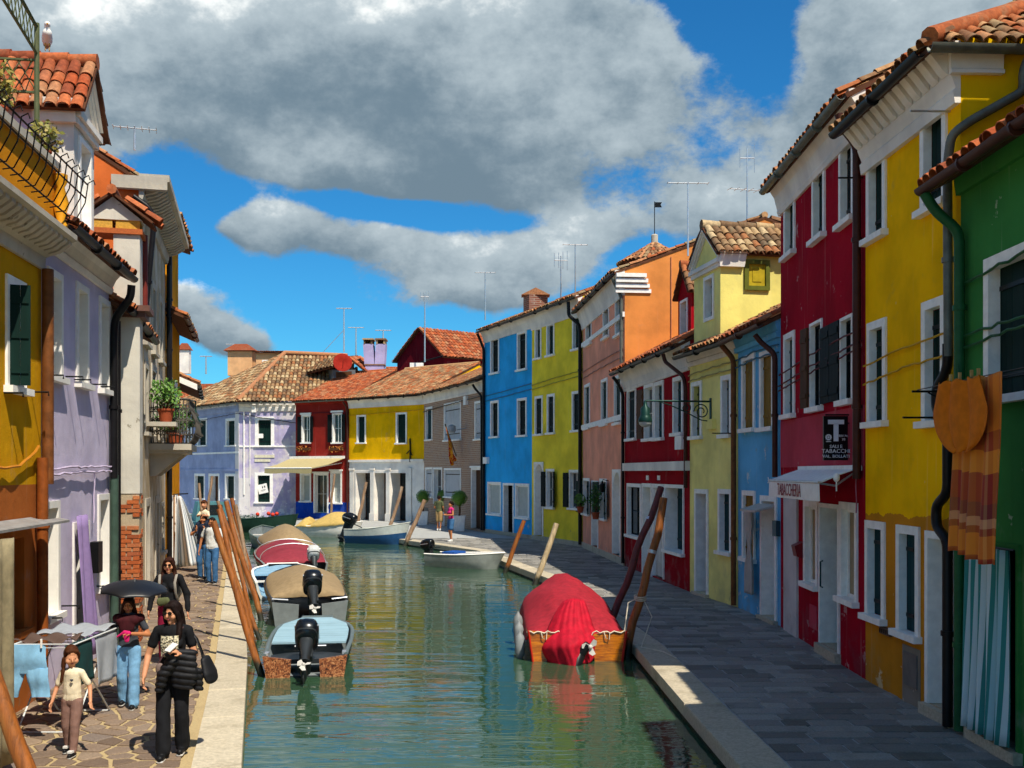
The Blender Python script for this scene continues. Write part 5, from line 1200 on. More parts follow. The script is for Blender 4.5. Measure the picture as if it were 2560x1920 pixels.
# white house with projecting chimney breast and brick base
f = Fac((-6.86, 17.7), (-7.96, 22.2), (3, 20)); WH = plaster('grey_white_render', '#cbc8bd', '#8f897a', .85, '#8d877a')
h = House('chimney_house', 'whitewashed low house with projecting chimney stack and bare brick base', f, 5.9, WH, D=6, rise=1.5, ov=.30); HX = h
h.win((2.2, 3.1, 3.6, 5.1), fill='shut', sm=BLACKGREEN); h.door((1.15, 2.1, 0, 2.3), fill='dark', fm=WST, fw=.14); h.door((2.9, 3.9, 0, 2.25), fill='panel', sm=BROWNW, fm=WST)
h.finish(TILE_M, 40, gut=GUT)
BRL = stonemat('old_red_brick', ['#a8552f', '#b8663a', '#8e4428', '#c07a4e', '#9a4f36'], .9, 40, '#6e5a4c', .3)
U0, U1, DN = .55, 1.02, .44
mb = MB(); mb.fbox(f, U0, U1, .002, DN, 2.62, 7.18); mb.build('chimney_stack', WH, h.e)
mb = MB(); mb.fbox(f, U0-.10, U1+.08, .002, DN+.10, 5.72, 5.82); mb.fbox(f, U0-.16, U1+.14, .002, DN+.18, 5.82, 5.92); mb.build('stack_ledge', paint('rust_ledge', '#6a4a40', .6), h.e)
mb = MB(); mb.fbox(f, U0-.05, U1+.05, -.5, DN+.05, 7.18, 7.27); mb.build('brick_course', BRL, h.e)
mb = MB(); YB = stonemat('yellow_brick', ['#c89a3c', '#d0a650'], .85, 30, '#8a6a3c', .3)
for k in range(2): MB().fbox(f, U0+.02, U1-.02, -.42+.46*k, -.42+.46*k+.40, 7.27, 7.43).build('yellow_brick', YB, h.e)
mb = MB(); n0_, n1_ = -.58, DN+.12; mb.prism([f.w(U0, n0_+.08, 7.43), f.w(U0, n1_-.08, 7.43), f.w(U0, (n0_+n1_)/2, 7.83)], f.U*(U1-U0)); mb.build('chimney_gable', WH, h.e)
for sg, ne in ((1, n1_+.12), (-1, n0_-.12)):
    a = f.w(U0-.12, ne, 7.40); b = f.w(U1+.12, ne, 7.40); up = f.w(0, (n0_+n1_)/2, 7.90)-f.w(0, ne, 7.40); mb = MB(); roof_slab(mb, a, b, up, .04); q = mb.build('chimney_roof', TILE_B, h.e); tile_plane(q, a, b, up, TILE_O, 12, rl=.3)
MB().tube([f.w(U0-.15, (n0_+n1_)/2, 7.93), f.w(U1+.15, (n0_+n1_)/2, 7.93)], .09, 8).build('chimney_ridge', TILE_O, h.e, smooth=60)
pipe(h.e, [f.w(U1+.1, DN+.02, 7.3), f.w(U1+.1, DN+.02, 6.0)], paint('maroon_pipe', '#6e2a22', .5), .06)
pipe(h.e, [f.w(U0-.35, .10, 5.6), f.w(U0-.35, .10, 2.5), f.w(U0-.35, .10, .05)], GUT, .07)
# bare bricks of the stack's foot, each proud of its joints
core = MB(); core.fbox(f, U0+.012, U1-.012, .002, DN-.012, 0, 2.62); core.build('mortar_core', stonemat('old_mortar', ['#b8a78c', '#a8977e'], .95, 60, '#7c6c58', .3), h.e)
bm_ = MB(); bm_.box((0, 0, 0), 1, 1, 1); BME = bm_.mesh('brick', BRL)
def brick(pu, pn, pz, su, sn, sz):
    c = f.w(pu, pn, pz); a = R.uniform(-.03, .03); U_, N_ = f.U*math.cos(a)+f.N*math.sin(a), f.N*math.cos(a)-f.U*math.sin(a)
    place('brick', BME, Matrix(((U_.x*su, N_.x*sn, 0, c.x), (U_.y*su, N_.y*sn, 0, c.y), (0, 0, sz, c.z), (0, 0, 0, 1))), h.e)
rows = 34
for k in range(rows):
    z = .04+k*.076
    if z > 2.6: break
    if R.random() < .04: continue
    o = (k % 2)*.11
    n = .0+o*.9
    while n < DN-.02:                                # cheek facing along the quay
        L = min(.21, DN-n); 
        if L > .05 and R.random() > .07 and not (k > 24 and R.random() < .55): brick(U0-R.uniform(-.004, .008)+.04, n+L/2, z, .10, L-.012, .064)
        n += .22
    u = U0+o
    while u < U1-.02:
        L = min(.21, U1-u)
        if L > .05 and R.random() > .07 and not (k > 24 and R.random() < .55): brick(u+L/2, DN-.04+R.uniform(-.004, .008), z, L-.012, .10, .064)
        u += .22
# tall old house: orange flank, grey front, carved cornice, balcony
f = Fac((-7.96, 22.2), (-9.6, 28.8), (3, 25)); STO = plaster('old_stone_front', '#b3a184', '#8c7c66', .95, '#6f655a'); ORF = plaster('orange_flank', '#cc6a34', '#b8643c', .3)
h = House('balcony_house', 'tall old stone fronted house with orange flank and iron balcony', f, 9.2, STO, D=8, rise=2.5, sideA=ORF, ov=.05); HQ = h
for a_, b_, c_, d_ in ((.8, 1.8, 5.9, 7.6), (2.7, 3.7, 5.9, 7.6), (4.7, 5.7, 5.9, 7.6), (1.0, 1.9, 3.9, 5.5), (2.6, 3.9, 3.72, 5.6), (4.6, 5.5, 3.9, 5.5)): h.win((a_, b_, c_, d_), fill='shut', sm=BLACKGREEN, fm=WST, fw=.16, depth=.2, sill=c_ > 3.8)
h.door((1.2, 2.3, 0, 2.4), fm=WST, fw=.18); h.door((3.6, 4.7, 0, 2.4), fm=WST, fw=.18, fill='dark'); h.win((5.2, 6.1, .9, 2.2), fm=WST)
h.finish(TILE_M, 0)
h.cornice([(.001, 8.75), (.06, 8.75), (.1, 8.9), (.12, 9.12), (.55, 9.2), (.62, 9.22), (.62, 9.36), (.001, 9.36)], WST, u0=-.06)
for k in range(24):
    u = f.W*(k+.5)/24; mb = MB(); mb.prism([f.w(u-.07, .12, 8.95), f.w(u-.07, .30, 9.0), f.w(u-.07, .52, 9.14), f.w(u-.07, .52, 9.2), f.w(u-.07, .12, 9.12)], f.U*.14); mb.build('modillion', WST, h.e)
MB().fbox(f, -.10, -.062, -.55, .58, 9.0, 9.30).build('cornice_end', WST, h.e)
for k in range(8): MB().prism([f.w(-.102, -.5+.135*k, 9.02), f.w(-.102, -.43+.135*k, 9.16), f.w(-.102, -.36+.135*k, 9.02)], f.U*-.03).build('dentil', WST, h.e)
pipe(h.e, [f.w(-.1, -.1, 8.85), f.w(-.12, .25, 8.6), f.w(-.10, .3, 8.2), f.w(-.10, .10, 5.9)], GUT, .06); pipe(h.e, [f.w(f.W-.1, .1, 8.7), f.w(f.W-.1, .1, 3.2)], GUT, .06)
mb = MB(); mb.fbox(f, .1, .5, .005, .02, 5.4, 7.4); 
# balcony
e = h.e; ub0, ub1 = 2.2, 4.4; BI = paint('wrought_iron', '#5a5650', .6, .3, .2)
mb = MB(); mb.fbox(f, ub0-.1, ub1+.1, .002, .95, 3.52, 3.66); mb.fbox(f, ub0, ub1, .002, .85, 3.44, 3.52)
for u in (ub0+.2, ub1-.4): mb.prism([f.w(u, .002, 2.9), f.w(u, .12, 2.9), f.w(u, .75, 3.44), f.w(u, .002, 3.44)], f.U*.18)
mb.build('balcony_slab', WST, e)
mb = MB(); prof = [(.0, 3.68), (.10, 3.80), (.17, 3.98), (.15, 4.2), (.06, 4.42), (.0, 4.62), (.02, 4.72)]
path = [(ub0, .05)]+[(ub0, .1+.75*k/9) for k in range(10)]+[(ub0+(ub1-ub0)*k/26, .88) for k in range(1, 27)]+[(ub1, .85-.75*k/9) for k in range(10)]
for i, (u, n) in enumerate(path):
    ou = -1 if u <= ub0+.01 else (1 if u >= ub1-.01 else 0); on = 1 if n > .86 else 0
    mb.tube([f.w(u+ou*b, n+on*b, z) for b, z in prof], .014, 5)
    dv = f.N if ou else f.U
    for zc_, ob in ((3.92, .15), (4.2, .15), (4.45, .05)):
        c = f.w(u+ou*ob, n+on*ob, zc_); mb.tube([c+(dv*math.cos(q)+Zv*math.sin(q))*.075*(1-q/14) for q in [k*.9 for k in range(11)]], .011, 4)
for b, z, r_ in ((.0, 3.68, .016), (.15, 4.2, .012), (.02, 4.72, .022)): mb.tube([f.w(u+(-b if u <= ub0+.01 else (b if u >= ub1-.01 else 0)), n+(b if n > .86 else 0), z) for u, n in path], r_, 6)
mb.build('balcony_rail', BI, e, smooth=60)
plant(f.w(ub0-.35, .40, 4.15), (.42, .42, .36), 420, .10, 'bushy green plant in terracotta pot beside the balcony', 10, LEAFG, .18); MB().fbox(f, ub0-.7, ub0-.0, .002, .65, 4.05, 4.148).build('plant_ledge', WST, e)
plant(f.w(ub0+.8, .5, 3.665), (.5, .3, .35), 340, .09, 'red flowering plant in pot on the balcony slab', 8, LEAFD, .16); plant(f.w(ub1-.5, .5, 3.665), (.4, .3, .4), 300, .09, 'trailing green plant in pot at far end of balcony', 8, LEAFG, .16)
# amber house
f = Fac((-9.6, 28.8), (-10.9, 34.1), (3, 31)); AMB = plaster('amber_render', '#dc930c', '#c08a3c', .25)
h = House('amber_house', 'amber yellow house beyond the balcony with striped sheet hung out', f, 7.5, AMB, D=7, rise=1.5, ov=.5); HA = h
h.win((1.2, 2.1, 4.2, 5.8), fill='shut'); h.win((3.2, 4.1, 4.2, 5.8), fill='shut'); h.win((3.4, 4.3, .9, 2.3), fill='shut'); h.door((1.4, 2.4, 0, 2.3))
h.finish(TILE_M, 30, gut=GUTB)
MB().fbox(f, .6, f.W-.3, -3, -.02, 7.0, 10.2).build('upper_storey', AMB, h.e)
E0, E1 = f.w(.3, .35, 10.2), f.w(f.W, .35, 10.2); up = f.w(0, -3, 11.2)-f.w(0, .35, 10.2); mb = MB(); roof_slab(mb, E0, E1, up); q = mb.build('upper_roof', TILE_B, h.e); tile_plane(q, E0, E1, up, TILE_M, 30)
pipe(h.e, [f.w(.15, .1, 9.2), f.w(.15, .1, 5), f.w(.15, .1, .1)], GUT, .07)
# red house at the turn
f = Fac((-11.6, 35.4), (-13.6, 42.5), (3, 40)); RDL = plaster('red_lane_render', '#a03a2c', '#a87868', .3)
h = House('lane_house', 'red house with deep eaves at the bend behind the amber house', f, 6.35, RDL, D=7, rise=1.5, ov=.85); h.win((1.2, 2.1, 3.8, 5.2)); h.win((3.5, 4.4, 3.8, 5.2)); h.door((2.3, 3.2, 0, 2.2)); h.finish(TILE_M, 30, gut=GUT)
a = f.w(-.03, .85, 6.0); b = f.w(-.03, -3.5, 7.86); MB().prism([a, b, b-V((0, 0, .2)), a-V((0, 0, .2))], f.U*-.05).build('barge_board', WHITE, h.e)
# ------------------------------------------------------------------ roofs further back
def backhouse(name, label, x0, x1, Y, D, ztop, rise, wm, tm, y0=None, rz=0, gable=False):
    """a house seen over the near roofs; ridge along x unless gable"""
    fc = Fac((x0, Y), (x1, Y)); h = House(name, label, fc, ztop, wm, D=D, rise=rise, ov=.3); w = fc.W
    h.win((w*.2, w*.2+1.0, ztop-2.0, ztop-.6)); h.win((w*.7-.5, w*.7+.5, ztop-2.0, ztop-.6)); h.finish(tm, 0); return h
PEA = plaster('peach_render', '#dfae7e', None, .2); CRW = plaster('cream_white_render', '#d8cdb0', None, .2)
P0 = at(603, 925, 92); P1 = at(711, 925, 92); 
backhouse('peach_house', 'peach house whose gable stands behind the hipped tile roof', at(640, 900, 90).x, at(716, 900, 90).x, 90, 9, 13.3, .45, PEA, TILE_O)
backhouse('low_back_house', 'low house with orange tile roof behind the lilac house', at(430, 960, 96).x, at(600, 960, 96).x, 96, 9, 9.5, 1.8, CRW, TILE_O)
backhouse('white_back_house', 'white house far behind at the left bend', at(400, 940, 108).x, at(520, 940, 108).x, 108, 9, 11.2, 1.0, WHITE2, TILE_G)
backhouse('orange_back_house', 'small orange roofed house between twin chimney and crimson gable', at(955, 930, 92).x, at(1010, 930, 92).x, 92, 6, 11.2, 1.2, CRW, TILE_O)
# crimson gable house
CRM = plaster('maroon_gable_render', '#6f1420', '#7d3a38', .3)
A_, B_, T_ = at(993, 899, 82), at(1109, 887, 78), at(1052, 822, 80)
zl = A_.z; g0 = V((A_.x, 82, 0)); g1 = V((B_.x, 78, 0)); dirn = V((5.2, 4.0, 0)).normalized()*9
e = empty('maroon_house', (T_.x, 80, 0), None, 'maroon gabled house rising behind the orange roofs', 'house')
mb = MB(); poly = [g0, g1, V((g1.x, g1.y, B_.z)), V((T_.x, T_.y, T_.z)), V((g0.x, g0.y, A_.z))]; mb.prism(poly, dirn); mb.build('wall', CRM, e)
mb = MB(); Eb = V((g1.x, g1.y, B_.z))+(g1-g0).normalized()*.3-V((0, 0, .2)); tp = V((T_.x, T_.y, T_.z+.08)); roof_slab(mb, Eb-dirn*.03, Eb+dirn, tp-Eb); Ea = V((g0.x, g0.y, A_.z))-(g1-g0).normalized()*.3-V((0, 0, .2)); roof_slab(mb, Ea-dirn*.03, Ea+dirn, tp-Ea); q = mb.build('roof', TILE_B, e)
tile_plane(q, Eb-dirn*.03, Eb+dirn, tp-Eb, TILE_O, 0, sp=.3, rl=.42); tile_plane(q, Ea-dirn*.03, Ea+dirn, tp-Ea, TILE_O, 0, sp=.4, rl=.42)
p = at(1042, 920, 78.5); mb = MB(); mb.box(p, 1.0, .4, .75); mb.build('air_conditioner', WHITE, None, label='white air conditioner unit below the maroon gable', cat='air conditioner')
MB().tube([at(1052, 905, 79), at(1108, 890, 77.6)], .06, 6).build('gutter', GUT, e)
# twin-flued lilac chimney
cb = at(938, 960, 71.5); LCH = plaster('lilac_chimney_render', '#b3acd6', '#d0ccd8', .4); e = empty('twin_chimney', (cb.x, cb.y, 9.0), None, 'twin flued lilac chimney above the red house roof', 'chimney')
k_ = 71.5/F; zt = at(938, 872, 71.5).z
mb = MB(); mb.box((cb.x, cb.y, (9+at(0, 912, 71.5).z)/2), 46*k_, .9, at(0, 912, 71.5).z-9.0); mb.build('chimney_base', LCH, e)
zs_ = at(0, 914, 71.5).z
mb = MB(); mb.box((cb.x, cb.y, zs_+.02), 50*k_, 1.0, .08); mb.build('band', paint('brown_band', '#8a6a54', .8), e)
for s_ in (-1, 1):
    x = cb.x+s_*15.5*k_; mb = MB(); za = at(0, 862, 71.5).z; mb.hexa([V((cb.x+s_*.5*k_, cb.y-.45, zs_+.06)), V((cb.x+s_*25*k_, cb.y-.45, zs_+.06)), V((cb.x+s_*25*k_, cb.y+.45, zs_+.06)), V((cb.x+s_*.5*k_, cb.y+.45, zs_+.06)), V((cb.x+s_*3.5*k_, cb.y-.5, za)), V((cb.x+s_*28*k_, cb.y-.5, za)), V((cb.x+s_*28*k_, cb.y+.5, za)), V((cb.x+s_*3.5*k_, cb.y+.5, za))]); mb.build('flue', LCH, e)
    mb = MB()
    for dx in (-9, 9): mb.box((x+dx*k_, cb.y, za+.14), 4*k_, 1.05, .28)
    mb.box((x, cb.y+.4, za+.14), 16*k_, .2, .28); mb.box((x, cb.y, za+.33), 27*k_, 1.2, .1); mb.build('flue_cap', TILE_G, e)
# round tower roof behind the pink house
cc_ = at(1648, 640, 46); e = empty('tower_roof', (cc_.x, cc_.y, 0), None, 'round brick turret with conical tile roof behind the pink house', 'tower')
rad = 1.5; ze = at(1648, 648, 46).z; za = at(1648, 592, 46).z
mb = MB(); mb.lathe((cc_.x, cc_.y+1.5, 0), [(rad-.12, 0), (rad-.12, ze-.1), (rad+.02, ze)], 20); mb.build('drum', brickmat('turret_brick', '#9a5a3c', '#7e4830', '#a08a78'), e)
mb = MB(); mb.lathe((cc_.x, cc_.y+1.5, ze), [(rad+.15, 0), (rad*.5, (za-ze)*.62), (.08, za-ze)], 20); rf_ = mb.build('cone', TILE_B, e)
fld = MB()
for ring in range(5):
    t_ = ring/5; rr0 = (rad+.18)*(1-t_); zz = ze+(za-ze)*t_*1.02; n_ = max(6, int(2*math.pi*rr0/.22))
    for k in range(n_):
        q = 2*math.pi*k/n_+R.uniform(-.02, .02); out = V((math.cos(q), math.sin(q), 0)); yd = (-out*(rad/5)+V((0, 0, (za-ze)/5))).normalized(); x = out.cross(V((0, 0, 1))).normalized()*-1; z = x.cross(yd); 
        if z.z < 0: x = -x; z = -z
        o = V((cc_.x, cc_.y+1.5, zz))+out*rr0; fld.add([o+x*p_.x+yd*p_.y*.9+z*(p_.z+.03) for p_ in TG[0]], TG[1])
fld.build('tile_field', TILE_M, rf_, smooth=50, kind='stuff', fix=False)
mb = MB(); mb.lathe((cc_.x, cc_.y+1.5, za-.1), [(.16, 0), (.16, .5), (.1, .55)], 10); mb.build('finial', WST, e)
p = V((cc_.x, cc_.y+1.5, za+.4)); mb = MB(); mb.tube([p, p+V((0, 0, 1.55))], .02, 5); q = p+V((0, 0, 1.4)); mb.add([q+V((.02, 0, .12)), q+V((.34, 0, .12)), q+V((.28, 0, 0)), q+V((.34, 0, -.12)), q+V((.02, 0, -.12))], [(0, 1, 2, 3, 4)]); mb.build('weather_vane', IRON, e)
# block behind the cream dormer
# aerials
def ant(px, ytop, ybase, Y, label, kind=0, lean=(0, 0)): b = at(px, ybase, Y); t = at(px, ytop, Y); antenna(b, t.z-b.z, label, kind, lean)
ant(1720, 455, 640, 28, 'tall thin aerial mast rising beside the cream dormer', 2); ant(1868, 370, 560, 36, 'large cross armed aerial above the cream dormer roof', 1)
ant(1402, 640, 745, 48, 'spiky aerial on the lime yellow roof ridge', 3); ant(1438, 610, 735, 47, 'single rod aerial right of the spiky one on lime roof', 2)
ant(1213, 680, 800, 56, 'aerial with tripod struts left of the sky blue roof', 2); ant(1062, 735, 905, 77, 'white mast with grid aerial before the maroon gable', 3)
ant(860, 770, 880, 75, 'white aerial above the satellite dish with one strut', 2, (.0, 0)); ant(890, 818, 905, 74, 'dark T shaped aerial between dish and twin chimney', 2); ant(958, 825, 850, 74, 'short aerial just above the twin chimney', 2)
ant(337, 315, 375, 23, 'small aerial on the orange flanked house', 0); ant(580, 860, 920, 98, 'far thin aerial above the low left roofs', 2); ant(515, 890, 935, 100, 'distant aerial pair over the white back house', 2)
b = at(860, 880, 75); MB().tube([b-V((1.5, 0, 0)), b+V((0, 0, 1.6))], .02, 5).build('strut', ALU, None, label='slanting strut of the white aerial by the dish', cat='strut')
# small chimney pots far left
for (px, py, Y, w_, lab) in ((605, 905, 95, 2.2, 'short peach chimney with tiled hat behind the hipped roof'), (462, 900, 100, 1.0, 'slim white chimney with round tiled cap at the left bend')):
    p = at(px, py, Y); e = empty('chimney', p, None, lab, 'chimney'); MB().box(p+V((0, 0, -.2)), w_, w_*.7, 2.2).build('chimney_shaft', PEA if w_ > 2 else WHITE2, e)
    mb = MB(); mb.hexa([p+V((i*w_*.65, j*w_*.5, .95)) for i, j in ((-1, -1), (1, -1), (1, 1), (-1, 1))]+[p+V((i*w_*.25, j*w_*.2, 1.6)) for i, j in ((-1, -1), (1, -1), (1, 1), (-1, 1))]); mb.build('chimney_hat', TILE_O, e)
# ------------------------------------------------------------------ boats
def xf(mb, M): mb.v = [M @ p for p in mb.v]; return mb
def sstep(x): x = max(0, min(1, x)); return x*x*(3-2*x)
class Boat:
    """hull lofted from stern (s=0) to bow (s=1); local x across, y forward, z up from the waterline"""
    def __init__(s, name, label, stern, bow, B, fb, mats, tw=.85, sheer=.25, p=2.6, bowcut=0.04, keel=.18, floor=.02, band=None, gm=None, group=None):
        a, b = V((stern[0], stern[1], WATER)), V((bow[0], bow[1], WATER)); d = b-a; s.L = d.length; yaw = math.atan2(-d.x, d.y)
        s.M = Matrix.Translation(a) @ Matrix.Rotation(yaw, 4, 'Z'); s.B = B; s.fb = fb; s.tw = tw; s.sheer = sheer; s.p = p; s.bc = bowcut
        s.e = empty(name, a+d*.5, None, label, 'boat', group)
        N = 18; mb = MB(); rings = []; gun = [[], []]
        for i in range(N+1):
            t = i/N; b_ = s.hb(t); zt = s.zt(t); kz = -keel+ (keel+.05)*max(0, (t-.72)/.28)**2; y = t*s.L; fl = min(floor, zt-.1)
            rk = 0.30*max(0, t-.8)/.2*(1)                # raked stem
            o = [(-b_, zt), (-b_*.97, zt*.55), (-b_*.86, 0.0), (-b_*.70, -.09), (0, kz), (b_*.70, -.09), (b_*.86, 0), (b_*.97, zt*.55), (b_, zt)]
            bi = max(b_-.045, .004); n_ = [(bi, zt), (bi*.9, fl+.1), (bi*.75, fl), (0, fl), (-bi*.75, fl), (-bi*.9, fl+.1), (-bi, zt)]
            rings.append([V((x, y-(rk*(1-max(0, z)/max(zt, .1)) if t > .8 else 0), z)) for x, z in o+n_])
            gun[0].append(V((-b_+.02, y, zt+.012))); gun[1].append(V((b_-.02, y, zt+.012)))
        mb.loft(rings)
        k = len(rings[0])
        if band:                                     # painted bands: sheer strake / topside / bottom
            for fi in range(N*k):
                j = fi % k
                mb.m[fi] = {0: 0, 7: 0, 1: 1, 6: 1, 2: 2, 5: 2, 3: 2, 4: 2}.get(j, 3)
        else:
            for fi in range(N*k): mb.m[fi] = 0 if fi % k < 8 else 1
        s.part(mb, 'hull', mats, 60)
        mb = MB(); pth = gun[0]+gun[1][::-1]; mb.tube(pth, .035, 6, flat=.7); s.part(mb, 'gunwale', gm or mats[0], 60)
    def hb(s, t):
        b = s.tw+(1-s.tw)*sstep(t/.45) if t < .45 else 1
        if t > .5: b *= max(s.bc, (1-((t-.5)/.5)**s.p))
        return s.B/2*b
    def zt(s, t): return s.fb+s.sheer*t*t
    def part(s, mb, name, mats, smooth=None, parent=None, fix=True): xf(mb, s.M); return mb.build(name, mats, parent or s.e, smooth, fix=fix)
    def transom(s, mat, h=None, notch=0, th=.05, trim=None):
        b = s.hb(0); z = h or s.zt(0); mb = MB()
        if notch:
            for sg in (-1, 1): mb.hexa([V((sg*notch, -th, -.1)), V((sg*b*.9, -th, -.1)), V((sg*b*.9, -.002, -.1)), V((sg*notch, -.002, -.1)), V((sg*notch*.9, -th, z-.06)), V((sg*b, -th, z)), V((sg*b, -.002, z)), V((sg*notch*.9, -.002, z-.06))])
        else: mb.hexa([V((-b*.88, -th, -.1)), V((b*.88, -th, -.1)), V((b*.88, -.002, -.1)), V((-b*.88, -.002, -.1)), V((-b, -th, z)), V((b, -th, z)), V((b, -.002, z)), V((-b, -.002, z))])
        s.part(mb, 'transom', mat)
        if trim:
            for sg in (-1, 1): mb = MB(); mb.tube([V((sg*b*.9, -th-.02, -.06)), V((sg*b*1.0, -th-.02, z))], .022, 6); s.part(mb, 'transom_trim', trim, 60)
    def deck(s, t0, t1, mat, z=.0, planks=0, name='foredeck'):
        if planks:
            for k in range(planks):
                a, b = t0+(t1-t0)*k/planks+.003, t0+(t1-t0)*(k+1)/planks-.003; mb = MB(); q = []
                for t in (a, b): q.append([V((x, t*s.L, s.zt(t)+z+dz)) for x, dz in ((-s.hb(t)*.88, 0), (s.hb(t)*.88, 0), (s.hb(t)*.88, .03), (-s.hb(t)*.88, .03))])
                mb.loft(q); s.part(mb, 'deck_plank', mat)
        else:
            mb = MB(); q = []
            for i in range(9):
                t = t0+(t1-t0)*i/8; b = max(.02, s.hb(t)-.04); q.append([V((x*b, t*s.L, s.zt(t)-.03+z+.05*(1-x*x)+dz)) for x, dz in ((-1, 0), (-.5, 0), (0, 0), (.5, 0), (1, 0), (1, -.03), (-1, -.03))])
            mb.loft(q); s.part(mb, name, mat, 40)
    def thwart(s, t, mat, z=-.10):
        b = s.hb(t)-.03; mb = MB(); mb.box((0, t*s.L, s.zt(t)+z), 2*b, .22, .035); s.part(mb, 'thwart', mat)
    def cover(s, t0, t1, hgt, mat, drop=.10, wr=.02, peak=.5, pw=1.6, name='cover', ridge=None, over=.05):
        mb = MB(); q = []; N = 26; K = 22; ph = R.uniform(0, 9)
        for i in range(N+1):
            t = t0+(t1-t0)*i/N; r_ = i/N; b = s.hb(t)+over; zt = s.zt(t); e = (math.sin(math.pi*(r_**(math.log(.5)/math.log(peak)))))**.55 if 0 < r_ < 1 else 0
            ring = []
            for k in range(K+1):
                x = -1+2*k/K; w = wr*(math.sin(7*x+ph+r_*9)+math.sin(15*r_+ph*2+4*x)*.8+math.sin(23*x-9*r_)*.4)
                z = zt+.02+hgt*e*(1-abs(x)**pw)+w*(1-x*x)*1.0
                if k in (0, K): z = zt-drop+.015*math.sin(31*r_+ph)
                ring.append(V((x*b+(.01 if k in (0, K) else 0), t*s.L, z)))
            q.append(ring)
        mb.loft(q, False, False, closed=False); o = s.part(mb, name, mat, 70, fix=False)
        m = o.modifiers.new('thick', 'SOLIDIFY'); m.thickness = .012; return o
    def motor(s, tilt=0, x=0, cm=None, lm=None, size=1.0, z=None, name='outboard_motor', stripe=True):
        cm = cm or paint('motor_blue_black', '#12181f', .25, .12, .3, bumps=0, spec=.6); lm = lm or paint('motor_leg_grey', '#33383c', .4, .15, .3)
        zt = s.zt(0) if z is None else z; k = size
        e = empty(name, s.M @ V((x, -.1, zt)), s.e)
        T = Matrix.Translation((x, -.06, zt+.02)) @ Matrix.Rotation(math.radians(-tilt), 4, 'X')
        def sq(cy, cz, hx, hy, n=16): return [V((hx*math.copysign(abs(math.cos(a))**.6, math.cos(a)), cy+hy*math.copysign(abs(math.sin(a))**.6, math.sin(a)), cz)) for a in [2*math.pi*j/n for j in range(n)]]
        def pt(mb, name, mat, sm=45): mb.v = [T @ (p*k) for p in mb.v]; xf(mb, s.M); return mb.build(name, mat, e, sm)
        mb = MB(); mb.loft([sq(-.16, .10, .13, .17), sq(-.17, .14, .175, .24), sq(-.18, .22, .20, .29), sq(-.18, .32, .205, .31), sq(-.16, .42, .19, .29), sq(-.13, .50, .155, .23), sq(-.10, .545, .10, .15), sq(-.09, .56, .04, .06)]); pt(mb, 'cowling', cm)
        mb = MB(); mb.loft([sq(-.175, .165, .188, .262), sq(-.175, .185, .196, .276)]); pt(mb, 'cowling_stripe', lm)
        if stripe: mb = MB(); mb.prism([V((-.202, -.38, .30)), V((-.205, -.02, .36)), V((-.205, -.02, .385)), V((-.202, -.38, .335))], V((.41, 0, 0))); pt(mb, 'cowling_badge', ALU)
        mb = MB(); mb.loft([sq(-.16, .12, .12, .15), sq(-.17, -.05, .095, .14), sq(-.18, -.30, .06, .12), sq(-.18, -.55, .045, .12)]); mb.loft([sq(-.21, -.50, .11, .19), sq(-.21, -.515, .11, .19)])
        mb.loft([[V((.055*r*math.cos(a), y, -.62+.055*r*math.sin(a))) for a in [2*math.pi*j/10 for j in range(10)]] for y, r in ((.02, .2), (-.05, .8), (-.16, 1), (-.28, .9), (-.33, .6))]); mb.prism([V((-.008, -.05, -.66)), V((-.008, -.24, -.66)), V((-.008, -.26, -.82)), V((-.008, -.16, -.84))], V((.016, 0, 0))); pt(mb, 'leg', lm)
        mb = MB()
        for j in range(3):
            a = 2*math.pi*j/3+.4; d1 = V((math.cos(a), 0, math.sin(a))); d2 = V((-math.sin(a), .5, math.cos(a))).normalized(); c = V((0, -.36, -.62))
            mb.prism([c+d1*.03-d2*.03, c+d1*.09-d2*.06, c+d1*.13, c+d1*.09+d2*.06, c+d1*.03+d2*.03], V((0, -.008, 0)))
        mb.lathe((0, -.31, -.62), [(.035, 0), (.03, .08), (.01, .1)], 10, axis=V((0, -1, 0))); pt(mb, 'propeller', paint('white_propeller', '#c8c6c0', .4))
        mb = MB(); mb.box((0, -.02, .02), .22, .12, .30); mb.tube([V((0, -.05, .15)), V((0, .25, .22)), V((.02, .5, .24))], .02, 6); pt(mb, 'bracket', lm)
        return e
def fender(p, label, vert=True, L=.45, r=.09):
    mb = MB(); mb.lathe(V(p), [(.02, -.03), (.03, 0), (r*.8, .05), (r, .12), (r, L-.12), (r*.8, L-.05), (.03, L), (.02, L+.04)], 12); mb.build('fender', paint('fender_grey', '#84898b', .5), None, 60, label, 'fender')
GRH = paint('grey_hull', '#747b7c', .45, .15); DKH = paint('dark_hull', '#2c3034', .4, .15); WHH = paint('white_hull', '#cfd0cb', .35, .10); GLS = paint('grey_inside', '#7c8588', .6, .15)
LBD = wood('light_blue_deck', '#8fb0bf', 0, .5, .10)
def burl():
    m, t, b, P, g = newmat('burl_transom'); n = t.noise(P, 16, 5, .6, 2.2)
    cr = t.new('ShaderNodeValToRGB'); e = cr.color_ramp.elements; e[0].position = .38; e[0].color = C('#3a2015'); e[1].position = .62; e[1].color = C('#c08a5c'); k = e.new(.5); k.color = C('#8a4a26'); t.l.new(n, cr.inputs[0])
    t.l.new(cr.outputs[0], b.inputs['Base Color']); b.inputs['Roughness'].default_value = .35; return m
TAN = cloth('tan_tarp', '#917d5e', .8, .12); MAR = cloth('maroon_tarp', '#86303c', .75, .12); STRAW = cloth('straw_tarp', '#b99e5c', .85, .12)
